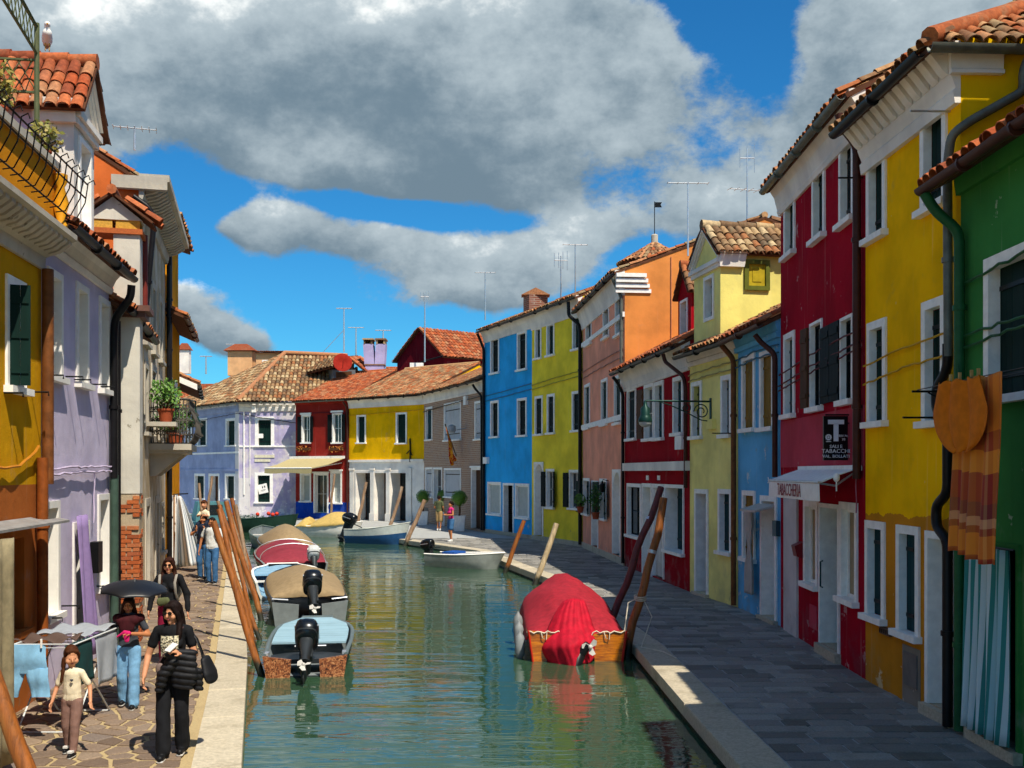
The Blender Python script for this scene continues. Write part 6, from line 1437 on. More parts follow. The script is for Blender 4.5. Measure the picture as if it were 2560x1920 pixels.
# nearest boat on the left
b = Boat('small_boat', 'small grey boat with pale blue plank deck and burl wood transom', (-3.25, 16.35), (-3.72, 19.9), 1.42, .34, [DKH, GLS], tw=.92, sheer=.10, p=3.6, bowcut=.42, gm=paint('grey_gunwale', '#5d6b6e', .4, .15)); b.transom(burl(), notch=.24)
b.deck(.26, .93, LBD, .02, planks=4); mb = MB(); mb.tube([V((-.2, .52, .40)), V((.3, .52, .40))], .018, 6); b.part(mb, 'grab_rail', ALU, 60); b.deck(.04, .22, DKH, -.10, name='stern_deck'); b.motor(56, .02, size=.92)
for sg in (-1, 1): mb = MB(); mb.box((sg*.60, .1, .36), .06, .18, .04); b.part(mb, 'cleat', ALU)
# second: tan tarpaulin
b = Boat('tarped_boat', 'grey boat under tan tarpaulin with black outboard motor', (-4.25, 21.9), (-5.75, 27.9), 1.75, .50, [GRH, DKH], tw=.90, sheer=.22, p=2.8, gm=DKH); b.transom(GRH, notch=.26, h=.50); b.cover(.10, .82, .42, TAN, peak=.38, drop=.06, wr=.012); b.motor(50, .05, z=.54, size=1.0)
mb = MB()
for sg in (-1, 1): mb.tube([V((sg*.45, .05, .53)), V((sg*.78, .12, .55))], .022, 6)
b.part(mb, 'stern_rail', ALU, 60)
# third: white and blue bow
b = Boat('blue_white_boat', 'white rimmed pale blue boat between tan and maroon covers', (-5.6, 26.4), (-6.75, 30.6), 1.85, .42, [WHH, paint('pale_blue_inside', '#86aec8', .5)], tw=.95, sheer=.1, p=4, bowcut=.5, gm=WHITE); b.deck(.55, .95, MATS['pale_blue_inside'], -.02); b.thwart(.3, WHITEW); mb = MB()
for k in range(5): mb.lathe((.55, 1.2, .36+.03*k), [(.16, 0), (.2, .015), (.16, .03), (.12, .015)], 16)
b.part(mb, 'coiled_rope', WHITE, 60)
# fourth: maroon cover
b = Boat('maroon_covered_boat', 'grey boat with maroon tarpaulin and steel hoop rails', (-6.35, 30.6), (-8.35, 37.6), 2.1, .50, [GRH, DKH], tw=.88, sheer=.15, p=2.8, gm=paint('grey_gunwale2', '#8a8f8c', .4)); b.cover(.05, .82, .46, MAR, peak=.5, drop=.05, wr=.01); mb = MB()
for t_ in (.2, .45): w_ = b.hb(t_); mb.tube([V((w_*math.cos(a), t_*b.L, b.zt(t_)+.06+.46*math.sin(a))) for a in [math.pi*k/14 for k in range(15)]], .018, 6)
b.part(mb, 'cover_hoop', ALU, 60); b.motor(40, .5, cm=paint('silver_cowling', '#c0c2c2', .3, .1), size=.9)
b = Boat('domed_tarp_boat', 'boat under a domed khaki tarpaulin behind the maroon one', (-8.05, 38.0), (-9.9, 44.0), 2.0, .45, [GRH, DKH], tw=.88, sheer=.2, p=2.8); b.cover(.02, .8, .70, TAN, peak=.4, drop=.06, wr=.012)
b = Boat('moored_grey_boat', 'open grey green boat at the left bank bend', (-9.5, 42.5), (-11.4, 47.5), 1.7, .48, [paint('grey_green_hull', '#5c6a62', .5), GLS], tw=.88, sheer=.3); b.thwart(.3, WHITEW); b.thwart(.6, WHITEW); b.motor(30, 0, cm=paint('blue_grey_cowling', '#46586a', .4), size=.9)
# far bank
NETG = leafmat('net_green', '#2c4a3c', '#4a6a58'); BUOY = paint('orange_float', '#d2402a', .5)
b = Boat('fishing_boat', 'long dark green fishing boat heaped with nets and red floats', (-16.2, 57.0), (-11.4, 55.4), 1.9, .62, [paint('dark_green_hull', '#1f3a30', .45), GLS], tw=.8, sheer=.35); b.deck(.02, .9, DKH, -.06, name='deck'); mb = MB()
for k in range(700): a = R.uniform(0, 2*math.pi); q = R.random()**.5; x, y = .6*q*math.cos(a), 2.2+1.5*q*math.sin(a); z = .6+.32*(1-q*q)*R.uniform(.6, 1); p = V((x, y, z)); d = V((R.uniform(-1, 1), R.uniform(-1, 1), R.uniform(-.5, .5)))*.13; d2 = V((R.uniform(-1, 1), R.uniform(-1, 1), R.uniform(-.5, .5)))*.07; mb.add([p, p+d, p+d+d2], [(0, 1, 2)])
xf(mb, b.M); mb.build('net_heap', NETG, None, label='green net heap lying in the long fishing boat', cat='fishing net', fix=False)
for k, q in enumerate((1.0, 1.25, 2.4, 3.1, 3.45, 3.7)):
    p = b.M @ V((R.uniform(-.3, -.1), q, .92+.05*(k % 2))); mb = MB(); mb.ball(p, (.11, .11, .11), 10, 8); mb.build('net_float', BUOY, None, 60, 'red orange float on the green nets, %s from the left' % ('first', 'second', 'third', 'fourth', 'fifth', 'sixth')[k], 'float', 'floats on the nets')
b = Boat('straw_covered_boat', 'white boat with straw coloured tarpaulin at the far bank', (-10.6, 52.5), (-7.4, 51.4), 1.7, .52, [WHH, DKH], tw=.85, sheer=.25, gm=WHITE); b.cover(.18, .86, .62, STRAW, peak=.6, drop=.03, wr=.02); b.cover(.02, .20, .42, STRAW, peak=.5, drop=.0, wr=.02, name='stern_cover')
HB1 = paint('boat_white_band', '#b9c2c0', .4, .1); HB2 = paint('boat_blue_band', '#1f4a78', .4, .1); HB3 = paint('boat_red_bottom', '#6e2220', .5, .1)
b = Boat('blue_banded_boat', 'open boat banded white blue and red with black outboard', (-7.35, 47.6), (-4.55, 46.3), 1.55, .62, [HB1, HB2, HB3, GLS], tw=.8, sheer=.35, band=True, gm=paint('pale_gunwale', '#c4c8be', .5)); b.thwart(.35, WHITEW); b.thwart(.62, WHITEW); b.motor(25, 0, cm=paint('black_cowling', '#16181a', .22, .1, .3, spec=.6), size=1.15, z=.66)
b = Boat('slim_white_boat', 'slim white boat with small dark motor moored by the right bank', (-2.75, 35.9), (-.25, 34.4), 1.25, .42, [paint('grey_white_hull', '#8d938f', .4, .12), GLS], tw=.8, sheer=.12, gm=WHITE); b.deck(.3, .95, WHH, .0); b.motor(0, 0, cm=MATS['black_cowling'], size=.85); mb = MB(); mb.box((0, .9, .47), .7, .5, .10); b.part(mb, 'blue_cushion', cloth('blue_cushion', '#1d4f9c', .8))
TEALH = paint('teal_hull', '#4a7a80', .45)
b = Boat('cabin_boat', 'teal cabin boat with windscreen half hidden beyond the striped sheet', (-14.7, 51.6), (-17.0, 56.4), 1.9, .70, [TEALH, GLS], tw=.9, sheer=.3)
mb = MB(); cab = lambda y0, w0, y1, w1, z0, z1: [V((-w0, y0, z0)), V((w0, y0, z0)), V((w1, y1, z0)), V((-w1, y1, z0)), V((-w0*.8, y0+.12, z1)), V((w0*.8, y0+.12, z1)), V((w1*.75, y1-.35, z1)), V((-w1*.75, y1-.35, z1))]
mb.hexa(cab(1.2, .80, 3.4, .70, .62, 1.70)); b.part(mb, 'cabin', TEALH)
mb = MB(); mb.hexa([V((-.60, 1.22, 1.05)), V((.60, 1.22, 1.05)), V((.60, 1.25, 1.05)), V((-.60, 1.25, 1.05)), V((-.55, 1.275, 1.55)), V((.55, 1.275, 1.55)), V((.55, 1.30, 1.55)), V((-.55, 1.30, 1.55))]); b.part(mb, 'windscreen', GLASS)
# big boat under red cover on the right
ORW = None
def varnish():
    m, t, b_, P, g = newmat('varnished_planks'); n = t.noise(t.mapv(P, (3, 3, 22)), 1.0, 6, .65, .8); n2 = t.noise(P, 5, 4)
    a = t.mix(t.ss(n, .3, .72), C('#8a4408'), C('#d8820f')); a = t.mix(t.math('MULTIPLY', t.ss(n2, .5, .75), .45), a, C('#5c2c0a'))
    t.l.new(a, b_.inputs['Base Color']); b_.inputs['Roughness'].default_value = .28; b_.inputs['Coat Weight'].default_value = .4; bump(t, b_, n, .12, .006); return m
VAR = varnish(); REDT = cloth('red_tarp', '#98202c', .75, .22); REDT2 = cloth('bright_red_cloth', '#ac0f28', .75, .2)
b = Boat('red_covered_boat', 'wide wooden boat under a crimson tarpaulin by the right quay', (1.11, 17.75), (1.02, 23.4), 1.72, .40, [DKH, GLS], tw=.97, sheer=.25, p=2.6, gm=BROWNW); RBT = b
b.transom(VAR, h=.52, notch=.30, th=.07, trim=paint('red_trim', '#b8281c', .5)); mb = MB(); mb.box((0, .02, .08), .62, .06, .40); b.part(mb, 'motor_well', DKH)
b.cover(.0, .90, .60, REDT, peak=.58, drop=.06, wr=.030, over=.06, pw=1.8)
# red cloth draped over the tilted motor
def dr(a, b_):
    xl = -.20-.42*math.sin(min(1, b_*1.25)*math.pi*.62)+.30*max(0, b_-.62); xr = .16+.20*min(1, b_*2.2)-.06*b_
    x = xl+(xr-xl)*a; s_ = math.sin(math.pi*min(max(a, 0), 1)); bul = .10+.34*min(1, b_*1.9)
    z = 1.02-.16*min(1, b_*3)**1.5-.98*b_*(.78+.22*(1-a)**.7)-.05*(1-s_)+.02*math.sin(a*21)*b_
    y = .42-.42*min(1, b_*1.7)-bul*s_**.8+.022*math.sin(a*15+b_*3+2*math.sin(3*b_))*(.2+b_)+.010*math.sin(a*37-b_*5+a*a*9)
    return V((x, y, z))
mb = MB(); mb.loft([[dr(i/44, j/22) for i in range(45)] for j in range(23)], False, False, closed=False); o = b.part(mb, 'motor_drape', REDT2, 70, fix=False); m_ = o.modifiers.new('th', 'SOLIDIFY'); m_.thickness = .008
# motor foot showing below the drape
e = empty('outboard_motor', b.M @ V((.1, -.3, .1)), b.e); BLK = paint('motor_black', '#14161a', .4, .1)
mb = MB(); mb.tube([V((.02, -.10, .30)), V((.0, -.32, .12)), V((-.06, -.40, -.04))], [.10, .11, .09], 10); mb.tube([V((.0, -.30, .14)), V((.16, -.36, .34))], [.10, .07], 10); xf(mb, b.M); mb.build('leg', BLK, e, 60)
mb = MB(); c = V((.19, -.38, .30))
for j in range(3): a = 2*math.pi*j/3+.9; d1 = V((math.cos(a), -.2, math.sin(a))).normalized(); d2 = V((-math.sin(a), 0, math.cos(a))); mb.prism([c+d1*.02-d2*.03, c+d1*.09-d2*.06, c+d1*.15-d2*.02, c+d1*.14+d2*.04, c+d1*.03+d2*.03], V((0, -.012, 0)))
mb.ball(c+V((0, -.02, 0)), (.04, .05, .04), 10, 8); xf(mb, b.M); mb.build('propeller', paint('white_propeller', '#c8c6c0', .4), e)
# lashings along the cover edge
ROPE = cloth('pale_rope', '#cfc6b0', .9)
mb = MB(); pts = []
for k in range(30): x = -.86+1.72*k/29; pts.append(V((x, -.085, .50+.02*math.sin(k*2.3)-(.12 if 10 < k < 19 else 0))))
mb.tube(pts, .012, 5)
for x in (-.62, -.25, .45): mb.tube([V((x, -.09, .50)), V((x+.03, -.11, .40)), V((x+.09, -.11, .38)), V((x+.10, -.09, .50))], .009, 5)
b.part(mb, 'lashing', ROPE, 60)
for k, (yy, zz) in enumerate(((.3, -.02), (1.0, .05), (1.7, .12))): fender(b.M @ V((-.97, yy, zz)), ('grey fender nearest the stern of the red covered boat', 'grey fender in the middle of the red covered boat side', 'grey fender farthest along the red covered boat side')[k])
# ------------------------------------------------------------------ mooring poles
def polemat(name, hexc, bleach='#b09a80'):
    m, t, b, P, g = newmat(name); c = C(hexc); sx = t.new('ShaderNodeSeparateXYZ'); t.l.new(P, sx.inputs[0]); z = sx.outputs[2]
    n = t.noise(t.mapv(P, (26, 26, 1.3)), 1.0, 5, .65, .5); n2 = t.noise(t.mapv(P, (5, 5, 2)), 1.0, 5, .6)
    a = t.mix(t.ss(n, .3, .72), sc(c, .55), sc(c, 1.2)); a = t.mix(t.math('MULTIPLY', t.ss(n2, .50, .72), .55), a, C(bleach))
    wz_ = t.math('MULTIPLY_ADD', n2, .35, t.math('SUBTRACT', z, .17)); a = t.mix(t.ss(wz_, .12, -.06), a, C('#23261a'))
    t.l.new(a, b.inputs['Base Color']); b.inputs['Roughness'].default_value = .55; bump(t, b, t.math('ADD', n, n2), .5, .012); return m
POLE = polemat('varnished_pole', '#94541c', '#a07038'); POLED = polemat('dark_red_pole', '#64241a', '#7a3a2a'); POLEB = polemat('bare_birch_pole', '#bda884', '#8a7454'); POLEG = polemat('weathered_pole', '#94765a', '#b0a08c')
def pole(base, top, r, mat, label, bands=(), foot=1.0, cap=None):
    a, b = V(base), V(top); wob = .03*min(1, (b-a).length/3)**2; d = (b-a).normalized(); a2 = a-d*foot; e = empty('mooring_pole', a, None, label, 'pole', 'mooring poles')
    n = 12; L = (b-a2).length; mb = MB(); o1, o2 = d.orthogonal().normalized()*R.uniform(-wob, wob), d.cross(d.orthogonal()).normalized()*R.uniform(-wob, wob)
    mb.tube([a2.lerp(b, k/n)+(o1*math.sin(k*.9)+o2*math.sin(k*1.7)) for k in range(n+1)], [r*(1.05-.15*k/n)*(1+R.uniform(-.03, .03)) for k in range(n+1)], 12); mb.build('shaft', mat, e, 50)
    for t in bands: p = a.lerp(b, t); MB().tube([p-d*.03, p+d*.03], r*1.12, 12).build('band', ALU, e, 50)
    return e
wz = WATER
def wp(px, py): return ground(px, py, wz)
def ptop(px, py, Y): return at(px, py, Y)
g = wp(654, 1689); pole(g, ptop(535, 1303, g.y+.2), .058, POLE, 'front leaning mooring pole beside the pale blue decked boat')
g = wp(640, 1640); pole(g, ptop(546, 1273, g.y+.3), .054, POLE, 'second leaning pole just behind the front left one')
g = wp(654, 1551); pole(g, ptop(563, 1256, g.y+.3), .062, POLE, 'thick leaning pole beside the tan tarpaulin boat')
g = wp(634, 1500); pole(g, ptop(566, 1252, g.y+.3), .07, POLEG, 'grey weathered pole behind the tan tarpaulin boat poles')
g = wp(632, 1455); pole(g, ptop(578, 1246, g.y+.3), .066, POLE, 'rearmost leaning brown pole of the left cluster')
g = wp(520, 1380); pole(wp(585, 1395), ptop(545, 1252, 39), .07, POLEG, 'short grey pole at the far end of the left quay')
g = wp(628, 1480); pole(g, ptop(590, 1262, g.y+.3), .06, POLEG, 'thin grey brown pole at the right of the left cluster')
g = wp(648, 1600); pole(g, ptop(552, 1262, g.y+.3), .045, POLE, 'thinnest leaning pole between the two front left ones')
pole((-3.16, 7.45, 0), (-3.78, 7.55, 1.55), .064, POLE, 'thick orange brown post in the bottom left corner', foot=.05)
g = wp(1564, 1642); pole(g, ptop(1664, 1246, 18.4), .075, POLE, 'front orange brown pole tied to the red covered boat', bands=(.66,))
mb = MB(); q = g.lerp(ptop(1664, 1246, 18.4), .36); 
for k in range(3): mb.tube([q+V((.10*math.cos(a), .10*math.sin(a), .03*k+.02*math.sin(a))) for a in [2*math.pi*j/14 for j in range(15)]], .012, 5)
mb.tube([q+V((-.08, 0, 0)), q+V((-.22, -.1, -.05)), RBT.M @ V((.80, -.06, .48))], .012, 5); mb.tube([q+V((.06, 0, 0)), q+V((.2, -.05, -.3)), V((2.2, 17.7, .02)), V((2.5, 17.2, .03)), V((2.62, 16.6, .03))], .010, 5)
mb.build('mooring_rope', ROPE, None, 60, 'pale rope lashing the red covered boat to its pole', 'rope')
p0 = at(1541, 1520, 20.5); p1 = at(1654, 1218, 21.2); d = (p1-p0); b0 = p0-d*((p0.z-wz)/d.z); pole(b0, p1, .075, POLED, 'dark red brown pole standing behind the red covered boat', bands=(.78,))
g = wp(1262, 1433); pole(g, ptop(1310, 1301, 33.2), .075, POLE, 'orange pole at the bow of the slim white boat')
g = wp(1338, 1462); pole(g, ptop(1392, 1309, 30.0), .085, POLEB, 'bare pale birch pole between red covered and slim boats')
g = wp(888, 1340); pole(g, ptop(916, 1205, g.y+.4), .09, POLEG, 'pale pole in front of the portico at the far bank')
g = wp(967, 1345); pole(g, ptop(1006, 1217, g.y+.4), .09, POLEG, 'leaning pole before the right bay of the portico')
g = wp(1012, 1365); pole(g, ptop(1062, 1250, g.y+.4), .10, POLEG, 'leaning pole at the bow of the blue banded boat')
for (bx, by, tx, ty, lab) in ((822, 1330, 836, 1185, 'thin reddish pole in front of the brick red house'), (512, 1345, 497, 1208, 'slanting pole before the lilac house left wing'), (512, 1345, 530, 1190, 'second slanting pole crossing before the lilac wing door')): g = wp(bx, by); pole(g, ptop(tx, ty, g.y+.3), .07, POLEG, lab)
# cable from the post at the lilac wing
# ------------------------------------------------------------------ people: one continuous surface grown from overlapping limbs
def cone_geo(p0, p1, r0, r1, S, fs, ft, seg=14):
    A = (p1-p0); L = A.length; A = A/L if L > 1e-6 else V((0, 0, 1)); S = (S-A*S.dot(A)); S = S.normalized() if S.length > 1e-4 else A.orthogonal().normalized(); T = A.cross(S)
    rings = []
    for k in range(5): q = math.pi/2*(1-k/4)*.98; rings.append((p0-A*(r0*min(fs, ft)*math.sin(q)), r0*math.cos(q)))
    for k in range(5): q = math.pi/2*(k/4)*.98; rings.append((p1+A*(r1*min(fs, ft)*math.sin(q)), r1*math.cos(q)))
    return [[c+S*(r*fs*math.cos(a))+T*(r*ft*math.sin(a)) for a in [2*math.pi*j/seg for j in range(seg)]] for c, r in rings], (p0, p1, r0, r1, A, S, T, fs, ft, L)
def sculpt(name, prims, mats, M, parent=None, voxel=.008, smooth=3, label=None, cat=None, folds=0, seg=14, fm=(1, 2)):
    mb = MB(); data = []
    for (p0, p1, r0, r1, m, *o) in prims:
        S, fs, ft = (o+[V((1, 0, 0)), 1.0, 1.0][len(o):]) if o else (V((1, 0, 0)), 1.0, 1.0)
        p0, p1 = V(p0), V(p1)
        if (p1-p0).length < 1e-4: p1 = p0+V((0, 0, 1e-3))
        g, d = cone_geo(p0, p1, r0, r1, V(S), fs, ft, seg); mb.loft(g); data.append((d, m))
    me = mb.mesh('tmp', [], fix=True); o = bpy.data.objects.new('tmp', me); col.objects.link(o)
    r = o.modifiers.new('r', 'REMESH'); r.mode = 'VOXEL'; r.voxel_size = voxel
    if smooth: s = o.modifiers.new('s', 'SMOOTH'); s.factor = .5; s.iterations = smooth
    dg = bpy.context.evaluated_depsgraph_get(); me2 = bpy.data.meshes.new_from_object(o.evaluated_get(dg)); bpy.data.objects.remove(o); bpy.data.meshes.remove(me)
    n = len(me2.vertices); co = np.empty(n*3); me2.vertices.foreach_get('co', co); co = co.reshape(-1, 3)
    nf = len(me2.polygons); ce = np.empty(nf*3); me2.polygons.foreach_get('center', ce); ce = ce.reshape(-1, 3)
    best = np.full(nf, 1e9); idx = np.zeros(nf, dtype=np.int32)
    for (p0, p1, r0, r1, A, S, T, fs, ft, L), m in data:
        d = ce-np.array(p0); t = np.clip(d @ np.array(A)/max(L, 1e-6), 0, 1); q = d-np.outer(t*L, np.array(A))
        dist = np.sqrt((q @ np.array(S)/fs)**2+(q @ np.array(T)/ft)**2+(q @ np.array(A)/min(fs, ft))**2)-(r0+(r1-r0)*t)
        k = dist < best; best[k] = dist[k]; idx[k] = m
    if folds:                                        # soft drapery folds, on cloth only
        cl = np.zeros(n, dtype=bool); lv = np.empty(len(me2.loops), dtype=np.int32); me2.loops.foreach_get('vertex_index', lv); ls = np.empty(nf, dtype=np.int32); me2.polygons.foreach_get('loop_total', ls)
        lm = np.repeat(np.isin(idx, fm if fm != 'quilt' else (0,)), ls); cl[lv[lm]] = True; no = np.empty(n*3); me2.vertices.foreach_get('normal', no); no = no.reshape(-1, 3); X_, Y_, Z_ = co.T
        from mathutils import noise as NZ
        if fm == 'quilt': cl[:] = True
        w = np.abs(np.sin(46*Z_+7*X_+5*Y_))*1.6-1+np.array([.5*NZ.noise((14*p[0], 14*p[1], 14*p[2])) for p in co.tolist()]) if fm == 'quilt' else np.array([NZ.noise((55*p[0], 55*p[1], 5*p[2]))+.7*NZ.noise((110*p[0], 110*p[1], 8*p[2])) for p in co.tolist()]) if fm == (0,) else np.array([NZ.noise((8*p[0]+4*p[2], 8*p[1], 9*p[2]-6*p[0]))+.6*NZ.noise((20*p[0], 20*p[1], 9*p[2]+7)) if c_ else 0 for p, c_ in zip(co.tolist(), cl)])
        co = co+no*(w*folds*cl)[:, None]; me2.vertices.foreach_set('co', co.ravel()); me2.update()
    me2.materials.clear()
    for m in mats: me2.materials.append(m)
    me2.polygons.foreach_set('material_index', idx); me2.polygons.foreach_set('use_smooth', [True]*nf)
    me2.name = name; ob = place(name, me2, M, parent); return tag(ob, label, cat)
SKIN = paint('skin', '#c98f6c', .5, .08, bumps=.03, scale=20); SKIN2 = paint('skin_tan', '#b4764f', .5, .08, bumps=.03, scale=20); LIP = paint('lips', '#a0504a', .45, .05, bumps=0); EYE = paint('eye_dark', '#1c1512', .4, .1, bumps=0)
def hair_mat(name, h): return wood(name, h, 2, .45, .35, 60)
H_DK = hair_mat('hair_dark', '#1d1210'); H_BR = hair_mat('hair_brown', '#4a2814'); H_MD = hair_mat('hair_chestnut', '#33190f')
BLKC = cloth('black_cotton', '#15161a', .85, .25); NAVY = cloth('navy_cotton', '#1c2436', .85, .15); JEAN = cloth('light_denim', '#6f9cc0', .85, .2); JEAN2 = cloth('mid_denim', '#3a6490', .85, .2); WHT = cloth('white_cotton', '#d4d6d4', .85, .06)
CRM_ = cloth('cream_cotton', '#dccfb2', .85, .06); MAUVE = cloth('mauve_cotton', '#806258', .85, .12); MARO = cloth('maroon_cotton', '#7c1234', .85, .12); OLV = cloth('olive_cotton', '#545a3c', .85, .1); KHK = cloth('khaki_cotton', '#a88a5c', .85, .1); PNK = cloth('pink_cotton', '#c02a72', .8, .1); GRYC = cloth('charcoal_cotton', '#3c4048', .85, .15)
SHOE = paint('black_shoe', '#16171a', .5, .15, bumps=0); SOLE = paint('white_sole', '#d8d8d4', .6, .05, bumps=0)
def hand(w, d, n, side, sk, curl=.5, k=1.0, spread=.16):
    """palm and five fingers: w wrist, d direction of the hand, n palm normal, side towards the thumb"""
    w, d, n, side = V(w), V(d).normalized(), V(n), V(side); side = (side-d*side.dot(d)).normalized(); n = d.cross(side); P = []
    c0, c1 = w+d*.02*k, w+d*.075*k; P.append((c0, c1, .034*k, .040*k, sk, side, 1.0, .40))
    for i, L in enumerate((.070, .078, .072, .056)):
        o = (.030-.020*i)*k; b = w+d*.090*k+side*o; f = (d+side*(spread*(1-i*.66))+n*.0).normalized(); sg = V(PALM) if False else n
        j = b+(f*math.cos(curl*.5)-n*math.sin(curl*.5))*L*.5*k; t = j+(f*math.cos(curl*1.5)-n*math.sin(curl*1.5))*L*.5*k
        P.append((b-d*.012*k, j, .0095*k, .009*k, sk)); P.append((j, t, .009*k, .008*k, sk))
    b = w+d*.030*k+side*.030*k; j = b+(side*.75+d*.65-n*.25).normalized()*.042*k; t = j+(d*.9+side*.25-n*.35).normalized()*.034*k
    P.append((b, j, .012*k, .011*k, sk)); P.append((j, t, .011*k, .009*k, sk)); return P
def body(k=1.0, female=True, Lk=(.10, -.04, .50), La=(.10, -.02, .09), Rk=(-.10, -.02, .50), Ra=(-.10, .06, .09), Le=(.26, .03, 1.14), Lw=(.28, -.06, .90), Re=(-.26, .03, 1.14), Rw=(-.28, -.06, .90), Lh=None, Rh=None,
         sleeve=.55, leg=(.092, .070, .062), legend=1.0, head=(0, 0), Lc=.55, Rc=.55, fist=1.0, toe=.0, shoulder=.165, chest=.155, big=1.0, sk=0):
    """materials: 0 skin, 1 top, 2 bottom, 3 shoe, 4 sole, 5 lips, 6 eyes"""
    P = []; a = lambda *x: P.append(x)
    X = V((1, 0, 0))
    a((0, .0, 1.37), (0, .0, 1.22), chest, chest*.93, 1, X, 1, .66); a((0, 0, 1.22), (0, 0, 1.05), chest*.93, chest*.86 if female else chest*.95, 1, X, 1, .68); a((0, .0, 1.05), (0, .01, .97), chest*.90, chest*1.0, 1, X, 1, .70)
    a((0, .01, .96), (0, .01, .90), .150, .152, 2, X, 1, .72)
    for s in (-1, 1): a((s*.06, .01, 1.41), (s*(shoulder-.02), .01, 1.385), .060, .062, 1)
    if female:
        for s in (-1, 1): a((s*.07, -.065, 1.255), (s*.07, -.07, 1.25), .062, .062, 1)
    a((0, .015, 1.42), (0, .0, 1.50), .050, .046, 0)
    hx, hy = head; rot = Matrix.Rotation(math.radians(hx), 4, 'Z') @ Matrix.Rotation(math.radians(hy), 4, 'X'); HC = V((0, -.005, 1.585)); hp = lambda x, y, z: HC+rot @ (V((x, y, z)))
    hX = rot @ X
    def h(p, r, m, fs=1, ft=1, dz=.001): a(hp(*p), hp(p[0], p[1], p[2]+dz), r, r, m, hX, fs, ft)
    a(hp(0, .012, -.02), hp(0, .010, .045), .078, .074, 0, hX, .96, 1.18); a(hp(0, -.030, -.075), hp(0, -.022, -.01), .046, .066, 0, hX, 1, 1.05); h((0, -.052, -.098), .026, 0)
    a(hp(0, -.094, .012), hp(0, -.108, -.026), .010, .015, 0); h((0, -.080, -.062), .016, 5, 1.15, .75)
    for s in (-1, 1): h((s*.030, -.077, .008), .009, 6); h((s*.076, .012, -.012), .020, 0, .5, 1); h((s*.040, -.055, -.035), .032, 0)
    for s, e, w, hd, cu in ((1, Le, Lw, Lh, Lc), (-1, Re, Rw, Rh, Rc)):
        sh = V((s*shoulder, .01, 1.385)); e, w = V(e), V(w); a(sh, e, .047, .040, 0); a(e, w, .040, .027, 0)
        if sleeve > 0:
            t = min(sleeve, 1); a(sh, sh.lerp(e, t), .056, .056, 1)
            if sleeve > 1: a(e, e.lerp(w, sleeve-1), .050, .040, 1)
        d = V(hd) if hd else (w-e).normalized(); P.extend(hand(w, d, V((0, 1, 0)), V((0, -1, 0)) if abs(d.y) < .7 else V((-s, 0, 0)), 0, cu, fist))
    for s, kn, an in ((1, Lk, La), (-1, Rk, Ra)):
        hip = V((s*.085, .01, .90)); kn, an = V(kn), V(an); end = kn.lerp(an, max(0, (legend-.5)*2)) if legend > .5 else hip.lerp(kn, legend*2)
        a(hip, kn, .078, .052, 0); a(kn, an, .052, .036, 0)
        if legend > .5: a(hip, kn, leg[0], leg[1], 2); a(kn, end, leg[1], leg[2], 2)
        else: a(hip, end, leg[0]+.012, leg[1]+.02, 2)
        f = V((s*.02, -1, -toe)).normalized(); hl = an+V((0, .03, -.045)); a(hl, hl+f*.17, .036, .036, 3, X, 1, .95); a(an, hl+f*.05, .042, .038, 3); a(hl+V((0, 0, -.034)), hl+f*.18+V((0, 0, -.034)), .036, .038, 4, X, 1, .40)
    return P, hp
def stand(loc, face, k): return Matrix.Translation(V(loc)) @ Matrix.Rotation(math.radians(face), 4, 'Z') @ Matrix.Scale(k, 4)
def longhair(hp, L=.42, front=(1, 1), w=.05, part=0, back=True, fringe=True):
    P = [(hp(0, .030, .030), hp(0, .022, .055), .092, .084, 0, V((1, 0, 0)), 1.0, 1.10), (hp(0, .06, -.03), hp(0, .05, .03), .080, .085, 0)]
    for s, on in ((-1, front[0]), (1, front[1])):
        P += [(hp(s*.045, -.055, .075), hp(s*.078, -.035, .0), .026, .026, 0), (hp(s*.078, -.03, .0), hp(s*.088, .0, -.10), .030, .032, 0)]
        if on: P += [(hp(s*.088, 0, -.10), hp(s*.105, -.045, -.22), .034, .036, 0), (hp(s*.105, -.045, -.22), hp(s*.10, -.085, -.10-L*.75), .036, .022, 0)]
    if back: P += [(hp(0, .075, -.03), hp(0, .085, -.20), .085, .095, 0, V((1, 0, 0)), 1, .55), (hp(0, .085, -.20), hp(0, .11, -.12-L), .095, .06, 0, V((1, 0, 0)), 1, .42)]
    if fringe: P += [(hp(-.045, -.066, .078), hp(.05, -.064, .084), .018, .020, 0)]
    return P
def glasses(hp, M, parent):
    mb = MB(); G = []
    for s in (-1, 1):
        c = hp(s*.031, -.100, .010); x = (hp(.1, 0, 0)-hp(0, 0, 0)).normalized(); z = (hp(0, 0, .1)-hp(0, 0, 0)).normalized(); y = (hp(0, .1, 0)-hp(0, 0, 0)).normalized()
        mb.prism([c+x*.027*math.cos(a)+z*.021*math.sin(a)*(1 if math.sin(a) > 0 else 1.15) for a in [2*math.pi*k/14 for k in range(14)]], y*.006); mb.tube([c+x*s*.026+z*.012, hp(s*.078, -.03, .014), hp(s*.078, .02, .006)], .003, 5)
    mb.tube([hp(-.008, -.104, .014), hp(.008, -.104, .014)], .003, 5); mb.v = [M @ p for p in mb.v]
    return mb.build('sunglasses', paint('sunglass_black', '#101012', .12, .1, bumps=0, spec=.7), parent, 50)
